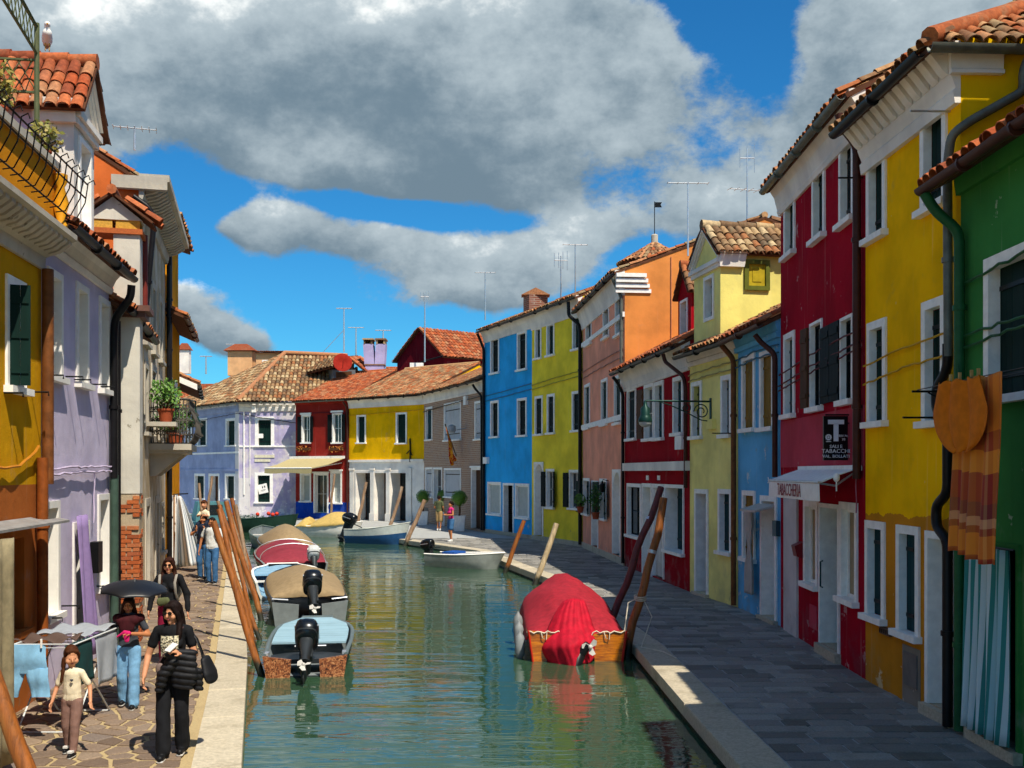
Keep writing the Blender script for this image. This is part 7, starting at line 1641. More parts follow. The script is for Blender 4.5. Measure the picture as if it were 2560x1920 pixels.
# --- woman in black with jacket
k = 1.62/1.70; P1 = ground(432, 1888); M = stand(P1, 4, k)
e = empty('person', P1, None, 'person in black shirt and wide black trousers, jacket over arm, holding phone', 'person')
Pr, hp = body(Lk=(.10, -.02, .50), La=(.09, .06, .10), Rk=(-.08, -.10, .50), Ra=(-.06, -.16, .085), Re=(-.27, .02, 1.12), Rw=(-.285, -.10, .90), Le=(.235, .02, 1.12), Lw=(.13, -.20, 1.16), Lh=(-.45, -.55, .45), Rh=(-.05, -.25, -.9), Lc=1.0, Rc=.7, sleeve=.55, leg=(.096, .080, .082), head=(-22, 4), chest=.150)
PRT = None
def print_mat():
    m, t, b_, P, g = newmat('floral_print'); v = t.new('ShaderNodeTexVoronoi'); v.inputs['Scale'].default_value = 45; t.l.new(P, v.inputs['Vector']); n = t.noise(P, 60, 4, .7)
    a = t.mix(t.ss(n, .45, .55), C('#2a2a24'), C('#d8cfb0')); a = t.mix(t.ss(v.outputs[0], .0, .35), C('#b89a50'), a); t.l.new(a, b_.inputs['Base Color']); b_.inputs['Roughness'].default_value = .8; return m
PRT = print_mat()
o = sculpt('body', Pr, [SKIN, BLKC, BLKC, SHOE, SOLE, LIP, EYE], M, e, .0075, folds=.008)
# printed panel on the shirt
mb = MB(); q = []
for i in range(7):
    z = 1.12+.23*i/6; q.append([V((-.095+.19*j/8, -.108-.052*math.cos((j-4)/4*1.25)-.018*math.sin(max(0, min(1, (z-1.15)/.18))*math.pi), z)) for j in range(9)])
mb.loft(q, False, False, closed=False); mb.v = [M @ p for p in mb.v]; mb.build('shirt_print', PRT, e, 60, fix=False)
sculpt('hair', longhair(hp, .34, (0, 1)), [H_DK], M, e, .009); glasses(hp, M, e)
mb = MB(); mb.tube([V((.12, -.03, 1.43)), V((.02, -.135, 1.28)), V((-.09, -.145, 1.10)), V((-.15, -.08, 1.0))], .014, 6, flat=.5); mb.v = [M @ p for p in mb.v]; mb.build('bag_strap', cloth('mauve_strap', '#5c4044', .8), e, 60)
mb = MB(); mb.v = []; mb.ball((-.105, -.13, .985), (.05, .022, .065), 12, 8); mb.v = [M @ p for p in mb.v]; mb.build('waist_bag', cloth('taupe_bag', '#7c6a64', .8), None, 60, 'small taupe pouch at the waist of the person in black', 'bag')
c = V((.055, -.285, 1.245)); mb = MB(); mb.box((0, 0, 0), .072, .010, .145); T = Matrix.Translation(c) @ Matrix.Rotation(math.radians(-60), 4, 'X') @ Matrix.Rotation(math.radians(25), 4, 'Y'); mb.v = [M @ (T @ p) for p in mb.v]; mb.build('phone', paint('white_phone', '#d8d4d0', .3), None, None, 'pale phone held up by the person in black', 'phone')
PUF = paint('black_puffer', '#15161b', .62, .25, bumps=.25, scale=14, spec=.3)
def puffs(pts, r0, r1, n, flat=.6, S=V((1, 0, 0))):      # quilted tube as a chain of pillows
    P = []; pts = [V(p) for p in pts]; L = len(pts)-1
    for i in range(n):
        t0, t1 = i/n*L, (i+.55)/n*L; f = lambda t: pts[min(int(t), L-1)].lerp(pts[min(int(t), L-1)+1], t-min(int(t), L-1)); r = r0+(r1-r0)*i/n; P.append((f(t0), f(t1), r, r, 0, S, 1, flat))
    return P
J = [((.17, -.16, 1.13), (.16, -.15, .92), .125, .15, 0, V((1, 0, 0)), 1, .42), ((.16, -.15, .92), (.14, -.13, .80), .15, .12, 0, V((1, 0, 0)), 1, .40), ((.06, -.19, 1.10), (-.05, -.19, .94), .07, .068, 0), ((-.05, -.19, .94), (-.10, -.16, .78), .066, .055, 0), ((.27, -.08, .95), (.29, -.04, .74), .075, .055, 0, V((1, 0, 0)), 1, .6), ((.02, -.20, 1.15), (.24, -.14, 1.15), .055, .06, 0)]
sculpt('puffer_jacket', J, [PUF], M, None, .009, 2, 'black quilted jacket draped over the arm of the person in black', 'jacket', folds=.010, fm='quilt')
Bg = [((.35, .03, 1.06), (.40, .03, .90), .085, .125, 0, V((.25, 1, 0)), 1.15, .48), ((.40, .03, .90), (.42, .03, .84), .12, .11, 0, V((.25, 1, 0)), 1.15, .48)]
o = sculpt('shoulder_bag', Bg, [PUF], M, None, .012, 2, 'black slouchy bag hanging from the shoulder of the person in black', 'bag')
mb = MB(); mb.tube([V((.22, .02, 1.42)), V((.27, -.03, 1.36)), V((.33, -.05, 1.20)), V((.35, -.02, 1.08))], .014, 6, flat=.5); mb.tube([V((.22, .03, 1.42)), V((.27, .07, 1.34)), V((.36, .06, 1.10))], .014, 6, flat=.5); mb.v = [M @ p for p in mb.v]; q_ = mb.build('handle', PUF, o, 60)
# --- child
k = 1.07/1.70; P2 = ground(180, 1886); M = stand(P2, -6, k); e = empty('person', P2, None, 'small child in cream shirt and mauve leggings walking hands apart', 'person')
Pr, hp0 = body(Lk=(.10, -.09, .50), La=(.10, -.14, .09), Rk=(-.10, .0, .50), Ra=(-.10, .08, .11), Le=(.29, .05, 1.14), Lw=(.36, -.06, .92), Re=(-.28, .02, 1.12), Rw=(-.30, -.10, .90), Lh=(.35, -.5, -.75), Rh=(-.1, -.4, -.9), sleeve=.72, leg=(.105, .080, .062), legend=.97, head=(0, 0), chest=.165, fist=1.15, female=False)
# a child's head is larger: rebuild it about the neck
Pr = [p for p in Pr if not (p[0].z > 1.44 if isinstance(p[0], Vector) else False)]
rotc = Matrix.Rotation(math.radians(38), 4, 'Z') @ Matrix.Rotation(math.radians(14), 4, 'X'); HC2 = V((0, -.02, 1.66)); hs = 1.36; hp = lambda x, y, z: HC2+rotc @ (V((x, y, z))*hs); hX = rotc @ V((1, 0, 0))
def hadd(p, r, m, fs=1, ft=1): Pr.append((hp(*p), hp(p[0], p[1], p[2]+.001), r*hs, r*hs, m, hX, fs, ft))
Pr += [((0, .01, 1.42), (0, -.01, 1.56), .055, .052, 0), (hp(0, .012, -.02), hp(0, .010, .045), .080*hs, .076*hs, 0, hX, .98, 1.15), (hp(0, -.030, -.070), hp(0, -.022, -.01), .050*hs, .070*hs, 0, hX, 1, 1.05), (hp(0, -.096, -.008), hp(0, -.104, -.028), .010*hs, .013*hs, 0)]
hadd((0, -.080, -.064), .013, 5, 1.1, .8)
for s in (-1, 1): hadd((s*.032, -.079, .0), .0085, 6); hadd((s*.077, .012, -.015), .020, 0, .5, 1); hadd((s*.042, -.058, -.040), .036, 0)
sculpt('body', Pr, [SKIN, CRM_, MAUVE, SHOE, SOLE, LIP, EYE], M, e, .0095, folds=.008)
HP_ = [(hp(0, .030, .030), hp(0, .020, .055), .092*hs, .086*hs, 0, hX, 1.0, 1.12), (hp(0, .06, -.04), hp(0, .05, .03), .078*hs, .086*hs, 0), (hp(-.055, -.040, .075), hp(.0, -.048, .092), .022*hs, .020*hs, 0), (hp(.0, -.048, .092), hp(.06, -.036, .072), .020*hs, .022*hs, 0), (hp(-.08, .01, -.03), hp(-.088, .0, -.12), .028*hs, .030*hs, 0)]
HP_ += [(hp(-.085, .0, -.12), V((-.11, -.08, 1.42)), .034, .030, 0), (V((-.11, -.08, 1.42)), V((-.13, -.12, 1.24)), .036, .020, 0)]
for s in (1,): HP_ += [(hp(.080, -.01, .03), hp(.080, .03, -.06), .024*hs, .026*hs, 0)]
sculpt('hair', HP_, [H_BR], M, e, .012)
mb = MB(); c = V((.07, -.150, 1.28))
mb.prism([c+V((.026*16*math.sin(a)**3/16, 0, .026*(13*math.cos(a)-5*math.cos(2*a)-2*math.cos(3*a))/16)) for a in [2*math.pi*j/18 for j in range(18)]], V((0, .02, 0))); mb.v = [M @ p for p in mb.v]; mb.build('heart_print', GRYC, e)
for s, q in ((1, (.10, -.14)), (-1, (-.10, .08))): mb = MB(); mb.box((q[0], q[1]-.08, .105 if s > 0 else .125), .075, .10, .035); mb.v = [M @ p for p in mb.v]; mb.build('shoe_lace', SOLE, e)
# --- girl under the umbrella
k = 1.40/1.70; P3 = ground(322, 1768); M = stand(P3, 6, k); e = empty('person', P3, None, 'person in pale blue jeans under black umbrella looking down at pink cloth', 'person')
Pr, hp = body(Lk=(.10, -.08, .50), La=(.10, -.12, .09), Rk=(-.10, -.01, .50), Ra=(-.10, .09, .12), Le=(.29, .02, 1.12), Lw=(.10, -.22, 1.17), Lh=(-.8, -.3, .1), Re=(-.26, .02, 1.12), Rw=(-.29, -.08, .88), Rc=.6, Lc=1.1, sleeve=.6, leg=(.102, .084, .086), head=(4, 12), chest=.158)
o = sculpt('body', Pr, [SKIN2, GRYC, JEAN, SHOE, SOLE, LIP, EYE], M, e, .009, folds=.008)
sculpt('hair', longhair(hp, .36, (1, 1)), [H_MD], M, e, .011)
mb = MB(); mb.ball((0, -.02, 1.34), (.20, .14, .115), 18, 10); 
MRN = cloth('maroon_black_shawl', '#3a1016', .8, .3)
Sh = [((-.10, -.08, 1.36), (.10, -.08, 1.36), .085, .085, 0, V((0, 1, 0)), .9, 1), ((0, -.10, 1.36), (0, -.12, 1.22), .09, .07, 0, V((1, 0, 0)), 1.6, .7), ((-.17, .0, 1.38), (.17, 0, 1.38), .075, .075, 0)]
sculpt('shawl', Sh, [MRN], M, e, .011)
Pk = [((.06, -.25, 1.18), (.0, -.25, 1.20), .040, .030, 0), ((.03, -.26, 1.17), (.04, -.265, 1.06), .045, .030, 0, V((1, 0, 0)), 1.2, .5), ((-.02, -.25, 1.19), (-.11, -.24, 1.13), .022, .014, 0)]
sculpt('pink_cloth', Pk, [cloth('fuchsia_cloth', '#c81f66', .8)], M, None, .008, 2, 'bright pink cloth held at the chest of the person under the umbrella', 'cloth')
mb = MB(); mb.tube([V((-.3+.028*math.cos(a), -.085+.03*math.sin(a), .92)) for a in [2*math.pi*j/12 for j in range(13)]], .008, 5); mb.v = [M @ p for p in mb.v]; mb.build('bracelet', paint('gold', '#c8a04a', .3, .1, .8), e)
# umbrella
UC = at(336, 1471, 13.42); ax = V((.08, -.10, 1)).normalized(); e = empty('umbrella', UC-ax*.6, None, 'open black umbrella shading the person with pink cloth', 'umbrella'); x = ax.orthogonal().normalized(); y = ax.cross(x); mb = MB(); q = []; Rr = .44
UMB = paint('umbrella_black', '#0f1116', .45, .15, bumps=.05, spec=.5)
NS = 8
for i in range(9):
    t = i/8; th = t*1.12; ring = []
    for k_ in range(NS*4):
        a = 2*math.pi*k_/(NS*4); sc_ = 1-.075*(1-abs(((k_ % 4)-0)/2-1)**1.0 if k_ % 4 else 0)*t; r = Rr*math.sin(th)/math.sin(1.12)*(1-.06*t*(1 if k_ % 4 else 0)-(.03*t if k_ % 4 == 2 else 0))
        ring.append(UC+(x*math.cos(a)+y*math.sin(a))*r+ax*(.20*math.cos(th)/1.0-.11-(0 if k_ % 4 else .012*t)))
    q.append(ring)
mb.loft(q, False, False); mb.add([sum(q[0], V((0, 0, 0)))/len(q[0])], []); o = mb.build('canopy', UMB, e, 35, fix=False); m = o.modifiers.new('th', 'SOLIDIFY'); m.thickness = .004
mb = MB(); mb.tube([UC+ax*.13, UC-ax*.50], .008, 6); mb.build('shaft', ALU, e); mb = MB()
for k_ in range(NS): a = 2*math.pi*k_/NS; mb.tube([UC+ax*.05, UC+(x*math.cos(a)+y*math.sin(a))*Rr*.55+ax*.045, UC+(x*math.cos(a)+y*math.sin(a))*Rr*.97-ax*.03], .004, 4)
mb.build('ribs', ALU, e); MB().tube([UC-ax*.5, UC-ax*.62], .016, 8).build('handle', UMB, e)
# --- woman with sunglasses behind
P4 = V((-5.34, 16.2, 0)); M = stand(P4, 4, 1.66/1.70); e = empty('person', P4, None, 'person with sunglasses and long brown hair, black top and maroon trousers', 'person')
Pr, hp = body(Re=(-.27, .03, 1.12), Rw=(-.30, -.04, .88), Le=(.27, .03, 1.12), Lw=(.30, -.04, .86), sleeve=1.95, leg=(.098, .075, .07), head=(0, 0), Lk=(.10, -.08, .50), La=(.10, -.1, .09))
sculpt('body', Pr, [SKIN, BLKC, MARO, SHOE, SOLE, LIP, EYE], M, e, .010, folds=.008); sculpt('hair', longhair(hp, .40, (1, 1)), [H_MD], M, e, .012); glasses(hp, M, e)
Bk = [((-.11, -.17, 1.02), (.02, -.18, 1.04), .07, .06, 0, V((0, 0, 1)), 1, .6)]
sculpt('hip_bag', Bk, [OLV], M, None, .012, 2, 'olive hip bag worn by the person with sunglasses and black top', 'bag')
mb = MB()
for s in (-1, 1): mb.tube([V((s*.12, .08, 1.44)), V((s*.13, -.06, 1.44)), V((s*.12, -.135, 1.32)), V((s*.13, -.12, 1.15)), V((s*.15, -.02, 1.02))], .020, 6, flat=.35)
mb.ball((0, .22, 1.20), (.16, .11, .22), 14, 10); mb.v = [M @ p for p in mb.v]; mb.build('backpack', cloth('grey_backpack', '#8a857c', .8), None, 60, 'grey backpack with pale straps on the person with sunglasses', 'backpack')
# --- man in white shirt
P5 = ground(530, 1459); M = stand(P5, -8, 1.76/1.70); e = empty('person', P5, None, 'person in white shirt and blue jeans walking past the pole cluster', 'person')
Pr, hp = body(female=False, shoulder=.195, chest=.178, leg=(.10, .078, .07), sleeve=.6, Le=(.30, .03, 1.14), Lw=(.32, -.02, .88), Re=(-.30, .03, 1.14), Rw=(-.33, -.03, .88), Lk=(.11, -.06, .5), La=(.11, -.05, .09))
sculpt('body', Pr, [SKIN2, WHT, JEAN2, SHOE, SOLE, LIP, EYE], M, e, .012, folds=.008); sculpt('hair', [(hp(0, .030, .030), hp(0, .018, .055), .092, .086, 0, V((1, 0, 0)), 1, 1.08)], [H_DK], M, e, .012, 1, folds=.010, fm=(0,))
mb = MB()
for s in (-1, 1): mb.tube([V((s*.13, .10, 1.46)), V((s*.14, -.07, 1.46)), V((s*.14, -.14, 1.32)), V((s*.16, -.08, 1.12)), V((s*.16, .06, 1.05))], .022, 6, flat=.35)
mb.ball((0, .24, 1.22), (.17, .11, .24), 14, 10); mb.v = [M @ p for p in mb.v]; mb.build('backpack', GRYC, None, 60, 'dark backpack on the person in white shirt', 'backpack')
# --- man with child on shoulders
P6 = ground(508, 1447); M = stand(P6, -5, 1.80/1.70); e = empty('person', P6, None, 'person in navy shirt carrying a child on the shoulders', 'person')
Pr, hp = body(female=False, shoulder=.195, chest=.178, leg=(.10, .078, .07), sleeve=.6, Le=(.28, -.10, 1.18), Lw=(.12, -.17, 1.28), Lh=(-.2, .0, 1), Re=(-.28, -.10, 1.18), Rw=(-.12, -.17, 1.28), Rh=(.2, 0, 1), Lk=(.11, -.05, .5))
sculpt('body', Pr, [SKIN2, NAVY, JEAN2, SHOE, SOLE, LIP, EYE], M, e, .012, folds=.008); sculpt('hair', [(hp(0, .030, .030), hp(0, .018, .055), .092, .086, 0, V((1, 0, 0)), 1, 1.08)], [H_DK], M, e, .012, 1, folds=.010, fm=(0,))
e = empty('person', P6+V((0, .02, 1.5)), None, 'toddler riding on the shoulders of the person in navy', 'person')
T = []
z0 = 1.47; T += [((0, .09, z0+.06), (0, .08, z0+.30), .10, .095, 1, V((1, 0, 0)), 1, .75), ((0, .08, z0+.34), (0, .075, z0+.40), .035, .035, 0), ((0, .06, z0+.47), (0, .058, z0+.53), .078, .076, 0), ((0, .02, z0+.45), (0, .0, z0+.47), .05, .05, 0), ((0, -.025, z0+.485), (0, -.03, z0+.475), .012, .014, 0)]
for s in (-1, 1): T += [((s*.08, .09, z0+.06), (s*.12, -.10, z0-.02), .058, .048, 2), ((s*.12, -.10, z0-.02), (s*.11, -.15, z0-.26), .045, .034, 2), ((s*.11, -.15, z0-.28), (s*.11, -.23, z0-.30), .034, .03, 3), ((s*.10, .08, z0+.29), (s*.15, .0, z0+.20), .040, .034, 1), ((s*.15, 0, z0+.20), (s*.06, -.10, z0+.22), .030, .024, 0), ((s*.06, -.10, z0+.22), (s*.03, -.13, z0+.22), .026, .022, 0), ((s*.028, -.018, z0+.51), (s*.028, -.018, z0+.511), .010, .010, 6)]
sculpt('body', T, [SKIN, CRM_, NAVY, SHOE, SOLE, LIP, EYE], M, e, .011); sculpt('hair', [((0, .085, z0+.52), (0, .075, z0+.545), .085, .080, 0), ((-.04, .0, z0+.56), (.04, .0, z0+.56), .028, .028, 0)], [H_BR], M, e, .012, 1, folds=.010, fm=(0,))
# --- far pair by the topiary
P7 = ground(1098, 1327); M = stand(P7, 150, 1.78/1.70); e = empty('person', P7, None, 'person in olive shirt and khaki shorts standing by the topiary', 'person')
Pr, hp = body(female=False, shoulder=.195, chest=.178, leg=(.10, .085, .08), legend=.48, sleeve=.6, Lw=(.20, -.20, 1.0)); sculpt('body', Pr, [SKIN2, OLV, KHK, SOLE, SOLE, LIP, EYE], M, e, .014); sculpt('hair', [(hp(0, .030, .030), hp(0, .018, .055), .092, .086, 0, V((1, 0, 0)), 1, 1.08)], [H_DK], M, e, .014, 1, folds=.010, fm=(0,))
P8 = ground(1127, 1354); M = stand(P8, -60, 1.72/1.70); e = empty('person', P8, None, 'person in pink top and denim shorts standing on the far quay', 'person')
Pr, hp = body(leg=(.105, .085, .08), legend=.40, sleeve=.12, Lw=(.10, -.24, 1.14), Rw=(-.08, -.24, 1.16), Le=(.24, -.02, 1.14), Re=(-.24, -.02, 1.14)); sculpt('body', Pr, [SKIN2, PNK, JEAN2, SOLE, SOLE, LIP, EYE], M, e, .013); sculpt('hair', [(hp(0, .030, .030), hp(0, .018, .055), .092, .086, 0, V((1, 0, 0)), 1, 1.08), (hp(0, .10, .03), hp(0, .13, -.02), .045, .035, 0)], [H_DK], M, e, .013, 1, folds=.010, fm=(0,))
# --- gull on the ridge
gp = at(118, 128, 17.6); M = Matrix.Translation(gp) @ Matrix.Rotation(math.radians(25), 4, 'Z') @ Matrix.Scale(1.25, 4)
e = empty('seagull', gp, None, 'white seagull perched on the left roof ridge', 'bird')
Gp = [((0, .03, .16), (0, -.06, .22), .070, .062, 0), ((0, -.06, .24), (0, -.085, .30), .045, .036, 0), ((0, -.095, .32), (0, -.10, .325), .040, .040, 0), ((0, -.135, .318), (0, -.17, .308), .012, .007, 1), ((0, .06, .15), (0, .20, .12), .050, .020, 2), ((.05, .0, .19), (.035, .18, .14), .040, .020, 2, V((0, 0, 1)), 1, .5), ((-.05, .0, .19), (-.035, .18, .14), .040, .020, 2, V((0, 0, 1)), 1, .5)]
for s in (-1, 1): Gp += [((s*.025, .0, .12), (s*.025, .0, .0), .010, .008, 1), ((s*.025, .0, .006), (s*.03, -.05, .004), .008, .006, 1)]
sculpt('body', Gp, [paint('gull_white', '#dedcd8', .8, .05, bumps=0), paint('gull_bill', '#c8962c', .5), paint('gull_grey', '#9a9c9e', .8, .1, bumps=0)], M, e, .007)
# ------------------------------------------------------------------ laundry, curtains, plants, flag
def sheet(name, mat, P, nu, nv, label=None, cat=None, parent=None, thick=.006, su=None):
    """cloth from a surface function P(a, b), a,b in 0..1"""
    mb = MB(); mb.loft([[V(P(i/nu, j/nv)) for i in range(nu+1)] for j in range(nv+1)], False, False, closed=False)
    o = mb.build(name, mat, parent, 70, label, cat, fix=False)
    at_ = o.data.attributes.new('su', 'FLOAT', 'POINT'); at_.data.foreach_set('value', [(su or (lambda a, b: a))(i/nu, j/nv) for j in range(nv+1) for i in range(nu+1)])
    av = o.data.attributes.new('sv', 'FLOAT', 'POINT'); av.data.foreach_set('value', [j/nv for j in range(nv+1) for i in range(nu+1)])
    m = o.modifiers.new('th', 'SOLIDIFY'); m.thickness = thick; return o
# striped door curtain at the green house
f = HG.f; u0 = ud0_g = f.hit('d1', 878, 1545)[0]; u1 = f.hit('d1', 1052, 1640)[0]
SG = stripes('green_stripe', ['#2f807a', '#c4d0d0', '#9cc0c4'], None, .088, .45)
sheet('door_curtain', SG, lambda a, b: f.w(u0+(u1-u0)*(a+.006*math.sin(9*b+a*20)), .10+.045*math.sin(a*31+2*b+1.3*math.sin(4*a))*(1-.3*b)+.05*(1-b)**2, .17+2.02*b), 90, 14, 'green and white striped curtain hanging in the green house doorway', 'curtain')
MB().tube([f.w(u0-.08, .09, 2.2), f.w(u1+.08, .09, 2.2)], .012, 6).build('curtain_rod', IRON, None, None, 'thin iron rod carrying the green striped door curtain', 'rod')
# washing line with table linen
pl0 = at(2330, 968, 11.0); q0 = at(*cp('d1', 775, 108), 10.9); q1 = at(*cp('d1', 985, 135), 10.3)
e = empty('washing_line', f.w(1.5, .3, 4), None, 'white washing line rack strung along the green house wall', 'washing line')
zl = 3.93; mb = MB(); ln = .62
for n_ in (.40, .60): mb.tube([f.w(.25, n_, zl), f.w(6, n_, zl+.02)], .006, 5)
for u in (.30, 3.2): mb.tube([f.w(u, 0, zl-.02), f.w(u, .68, zl-.02)], .014, 6); mb.tube([f.w(u, .0, zl-.3), f.w(u, .5, zl-.03)], .01, 5)
mb.build('line_rack', IRON, e)
def plaid():
    m, t, b, P, g = newmat('orange_plaid'); a1 = t.new('ShaderNodeAttribute'); a1.attribute_name = 'su'; a2 = t.new('ShaderNodeAttribute'); a2.attribute_name = 'sv'
    def bands(x, per, cols, pos):
        cr = t.new('ShaderNodeValToRGB'); cr.color_ramp.interpolation = 'CONSTANT'; e_ = cr.color_ramp.elements; e_[0].color = C(cols[0]); e_[0].position = 0; e_[1].color = C(cols[1]); e_[1].position = pos[1]
        for c_, p_ in zip(cols[2:], pos[2:]): k = e_.new(p_); k.color = C(c_)
        t.l.new(t.math('FRACT', t.math('DIVIDE', x, per)), cr.inputs[0]); return cr.outputs[0]
    v = bands(a2.outputs['Fac'], 1.001, ['#d8741a', '#a03a16', '#d8801c', '#8f1a18', '#5c0f28', '#c08a66', '#8f3418', '#d8781a', '#9a2a16'], [0, .30, .40, .52, .68, .76, .81, .85, .97])
    u = bands(a1.outputs['Fac'], .34, ['#e0881c', '#b8481c', '#d8a060', '#a03a1c', '#e08a20', '#c86a1c'], [0, .3, .42, .5, .62, .85])
    t.l.new(t.mix(.30, v, u), b.inputs['Base Color']); b.inputs['Roughness'].default_value = .85; bump(t, b, t.noise(P, 200, 2), .25, .004); return m
PLD = plaid(); ORC = cloth('orange_linen', '#cf6f0e', .85, .12)
ua, ub = f.hit('d1', 792, 400, .60)[0], f.hit('d1', 1000, 400, .60)[0]
def drape(n0, ua, ub, zt, zb, wob, skew=0): return lambda a, b: f.w(ua+(ub-ua)*a+skew*b*.1+.02*math.sin(5*b), n0+wob*math.sin(a*13+1.5*b)*(.35+.65*b)+.03*b, zt+(zb-zt)*b+.015*math.sin(a*9))
zt_ = zl; zb1 = f.hit('d1', 830, 785, .6)[1]; zb2 = f.hit('d1', 930, 825, .62)[1]
um = ua+(ub-ua)*.46
sheet('tablecloth', PLD, drape(.60, ua, um, zt_, zb1, .030), 30, 40, 'orange plaid cloth, narrower left fall hanging from the washing line', 'tablecloth', su=lambda a, b: a*.5)
sheet('tablecloth', PLD, drape(.63, um-.03, ub, zt_, zb2, .036), 30, 40, 'orange plaid cloth, longer right fall hanging from the washing line', 'tablecloth', su=lambda a, b: a*.5+.2)
va, vb = f.hit('d1', 718, 200, .70)[0], f.hit('d1', 935, 200, .70)[0]; zbo = f.hit('d1', 830, 370, .70)[1]
def oval(a, b):
    hw = (vb-va)/2*(max(.0, 1-(max(0, b-.42)/.60)**2.4))**.6*(.72+.28*min(1, b/.42)); return f.w((va+vb)/2+(a-.5)*2*hw+.05*b*b, .70+.060*abs(math.sin(a*9.4+.3+.25*b))**.7*(1-.45*b)+.02*math.sin(a*6+.5), zl-.01+(zbo-zl)*b-.05*math.sin(a*19)*.3*b+.015*math.cos(a*25)*(1-b))
sheet('round_cloth', ORC, oval, 36, 30, 'plain orange rounded cloth pegged in front of the plaid one', 'cloth')
PEG = wood('peg_wood', '#c8a468', 2, .7)
for k, x_ in enumerate((775, 812, 860, 888)):
    u, z = f.hit('d1', x_, 105, .70); mb = MB(); mb.fbox(f, u-.008, u+.008, .685, .715, zl-.05, zl+.07); mb.build('clothes_peg', PEG, None, None, 'wooden clothes peg on the orange cloth, %s from the left' % ('first', 'second', 'third', 'fourth')[k], 'clothes peg', 'pegs on the washing line')
# white curtain at the powder blue house
f = HB.f; ua = f.hit('c7', 533, 1300)[0]; ub = f.hit('c7', 580, 1300)[0]
CUR = cloth('grey_white_curtain', '#b8b2a8', .85, .06)
def knot(a, b):
    w = .26*(1-.62*math.exp(-((b-.45)/.16)**2)); return f.w((ua+ub)/2-.06+(a-.5)*2*w, .16+.05*math.sin(a*15)*(w/.26), 2.22-1.75*b)
sheet('door_curtain', CUR, knot, 30, 26, 'pale knotted curtain beside the powder blue house door', 'curtain')
mb = MB(); mb.prism([f.w(f.hit('c7', 566, 0)[0]-.05, .01, 2.36), f.w(f.hit('c7', 566, 0)[0]-.05, .42, 2.24), f.w(f.hit('c7', 566, 0)[0]-.05, .42, 2.20), f.w(f.hit('c7', 566, 0)[0]-.05, .01, 2.30)], f.U*1.0); mb.build('door_hood', CUR, None, None, 'small cloth hood over the powder blue house door', 'hood')
# purple door curtain on the lavender house
f = HW.f; ua = f.hit('c3', 432, 500)[0]-.05; ub = f.hit('c3', 548, 500, .1)[0]+.2
LVCu = cloth('purple_curtain', '#8d78a8', .85, .08)
sheet('door_curtain', LVCu, lambda a, b: f.w(ua+(ub-ua)*a*(.72+.28*b)+.0, .09+.045*math.sin(a*12+b)+.10*b, 2.35-2.12*b), 34, 12, 'plain purple curtain blowing in the lavender house doorway', 'curtain')
# striped sheet by the amber house
STR = stripes('grey_stripe', ['#d8dada', '#8a97a0'], None, .11, .62)
pa = at(432, 1235, 33.0)
def bag(a, b):
    x0, y0 = 437+(a-.5)*4, 1240; w = 8+66*b**.8; p = at(446+12*b+(a-.5)*2*w*.55+w*.25, 1240+180*b-10*a*b, 31.5+.5*math.sin(a*9)*b); return p
sheet('striped_sheet', STR, bag, 44, 18, 'grey and white striped sheet hung out beside the amber house', 'sheet', su=lambda a, b: a*.9)
mb = MB(); mb.tube([at(430, 1236, 31.6), at(470, 1234, 31.6)], .02, 6); mb.tube([at(437, 1240, 31.5), at(400, 1250, 31.7)], .02, 6); mb.build('line_arm', IRON, None, None, 'iron arm holding the grey striped sheet', 'bracket')
# drying rack with laundry, bottom left
f = HO.f; RK = paint('rack_white', '#c8cccc', .4, .05)
def lp(px, py, Y): return at(px, py, Y)
Yr = 12.3
e = empty('drying_rack', ground(110, 1800), None, 'folding drying rack loaded with washing at the ochre house', 'drying rack')
X0, X1, Yn, Yf, Zr = -5.72, -5.02, 11.7, 13.3, 1.02
mb = MB()
for x in (X0, X1): mb.tube([V((x, Yn, Zr)), V((x, Yf, Zr))], .010, 6)
for k in range(9): y_ = Yn+(Yf-Yn)*k/8; mb.tube([V((X0, y_, Zr)), V((X1, y_, Zr))], .005, 5)
mb.build('rack_top', RK, e, 60)
for s, (ya, yb) in enumerate(((Yn+.25, Yf-.25), (Yf-.25, Yn+.25))):
    mb = MB()
    for x in (X0+.03, X1-.03): mb.tube([V((x, ya, 0.01)), V((x, yb, Zr))], .011, 6)
    mb.tube([V((X0+.03, ya, .01)), V((X1-.03, ya, .01))], .011, 6); mb.build('leg', RK, e, 60)
# denim shorts pegged to the line in front
DEN = cloth('pale_denim', '#7fb0d0', .85, .12); Ys = 11.55
x0, x1 = at(5, 1630, Ys).x, at(122, 1630, Ys).x; zt = at(0, 1612, Ys).z; zc = at(0, 1686, Ys).z; zbm = at(0, 1742, Ys).z
def shorts():
    W = x1-x0; cx = (x0+x1)/2; P = []
    out = [(-.42, 0), (.42, 0), (.47, .28), (.52, 1), (.13, .98), (.02, .56), (-.06, .56), (-.16, .98), (-.53, .97), (-.48, .3)]
    mb = MB(); H_ = zt-zbm
    N = 12
    # waist to crotch, then two legs, each a flattened tube with soft folds
    def tube2(xa0, xb0, xa1, xb1, za, zb, n=7):
        rings = []
        for i in range(n+1):
            t = i/n; a, b = xa0+(xa1-xa0)*t, xb0+(xb1-xb0)*t; z = za+(zb-za)*t; c = cx+W*(a+b)/2; hw = W*(b-a)/2
            rings.append([V((c+hw*math.cos(q), Ys+(.035+.012*math.sin(5*q+3*t))*math.sin(q)+.012*math.sin(6*t+c*9), z+.004*math.sin(3*q))) for q in [2*math.pi*k/20 for k in range(20)]])
        mb.loft(rings, True, True)
    tube2(-.42, .42, -.48, .48, zt, zt-H_*.55); tube2(-.48, .015, -.53, -.15, zt-H_*.45, zbm); tube2(-.015, .48, .13, .53, zt-H_*.45, zbm)
    return mb
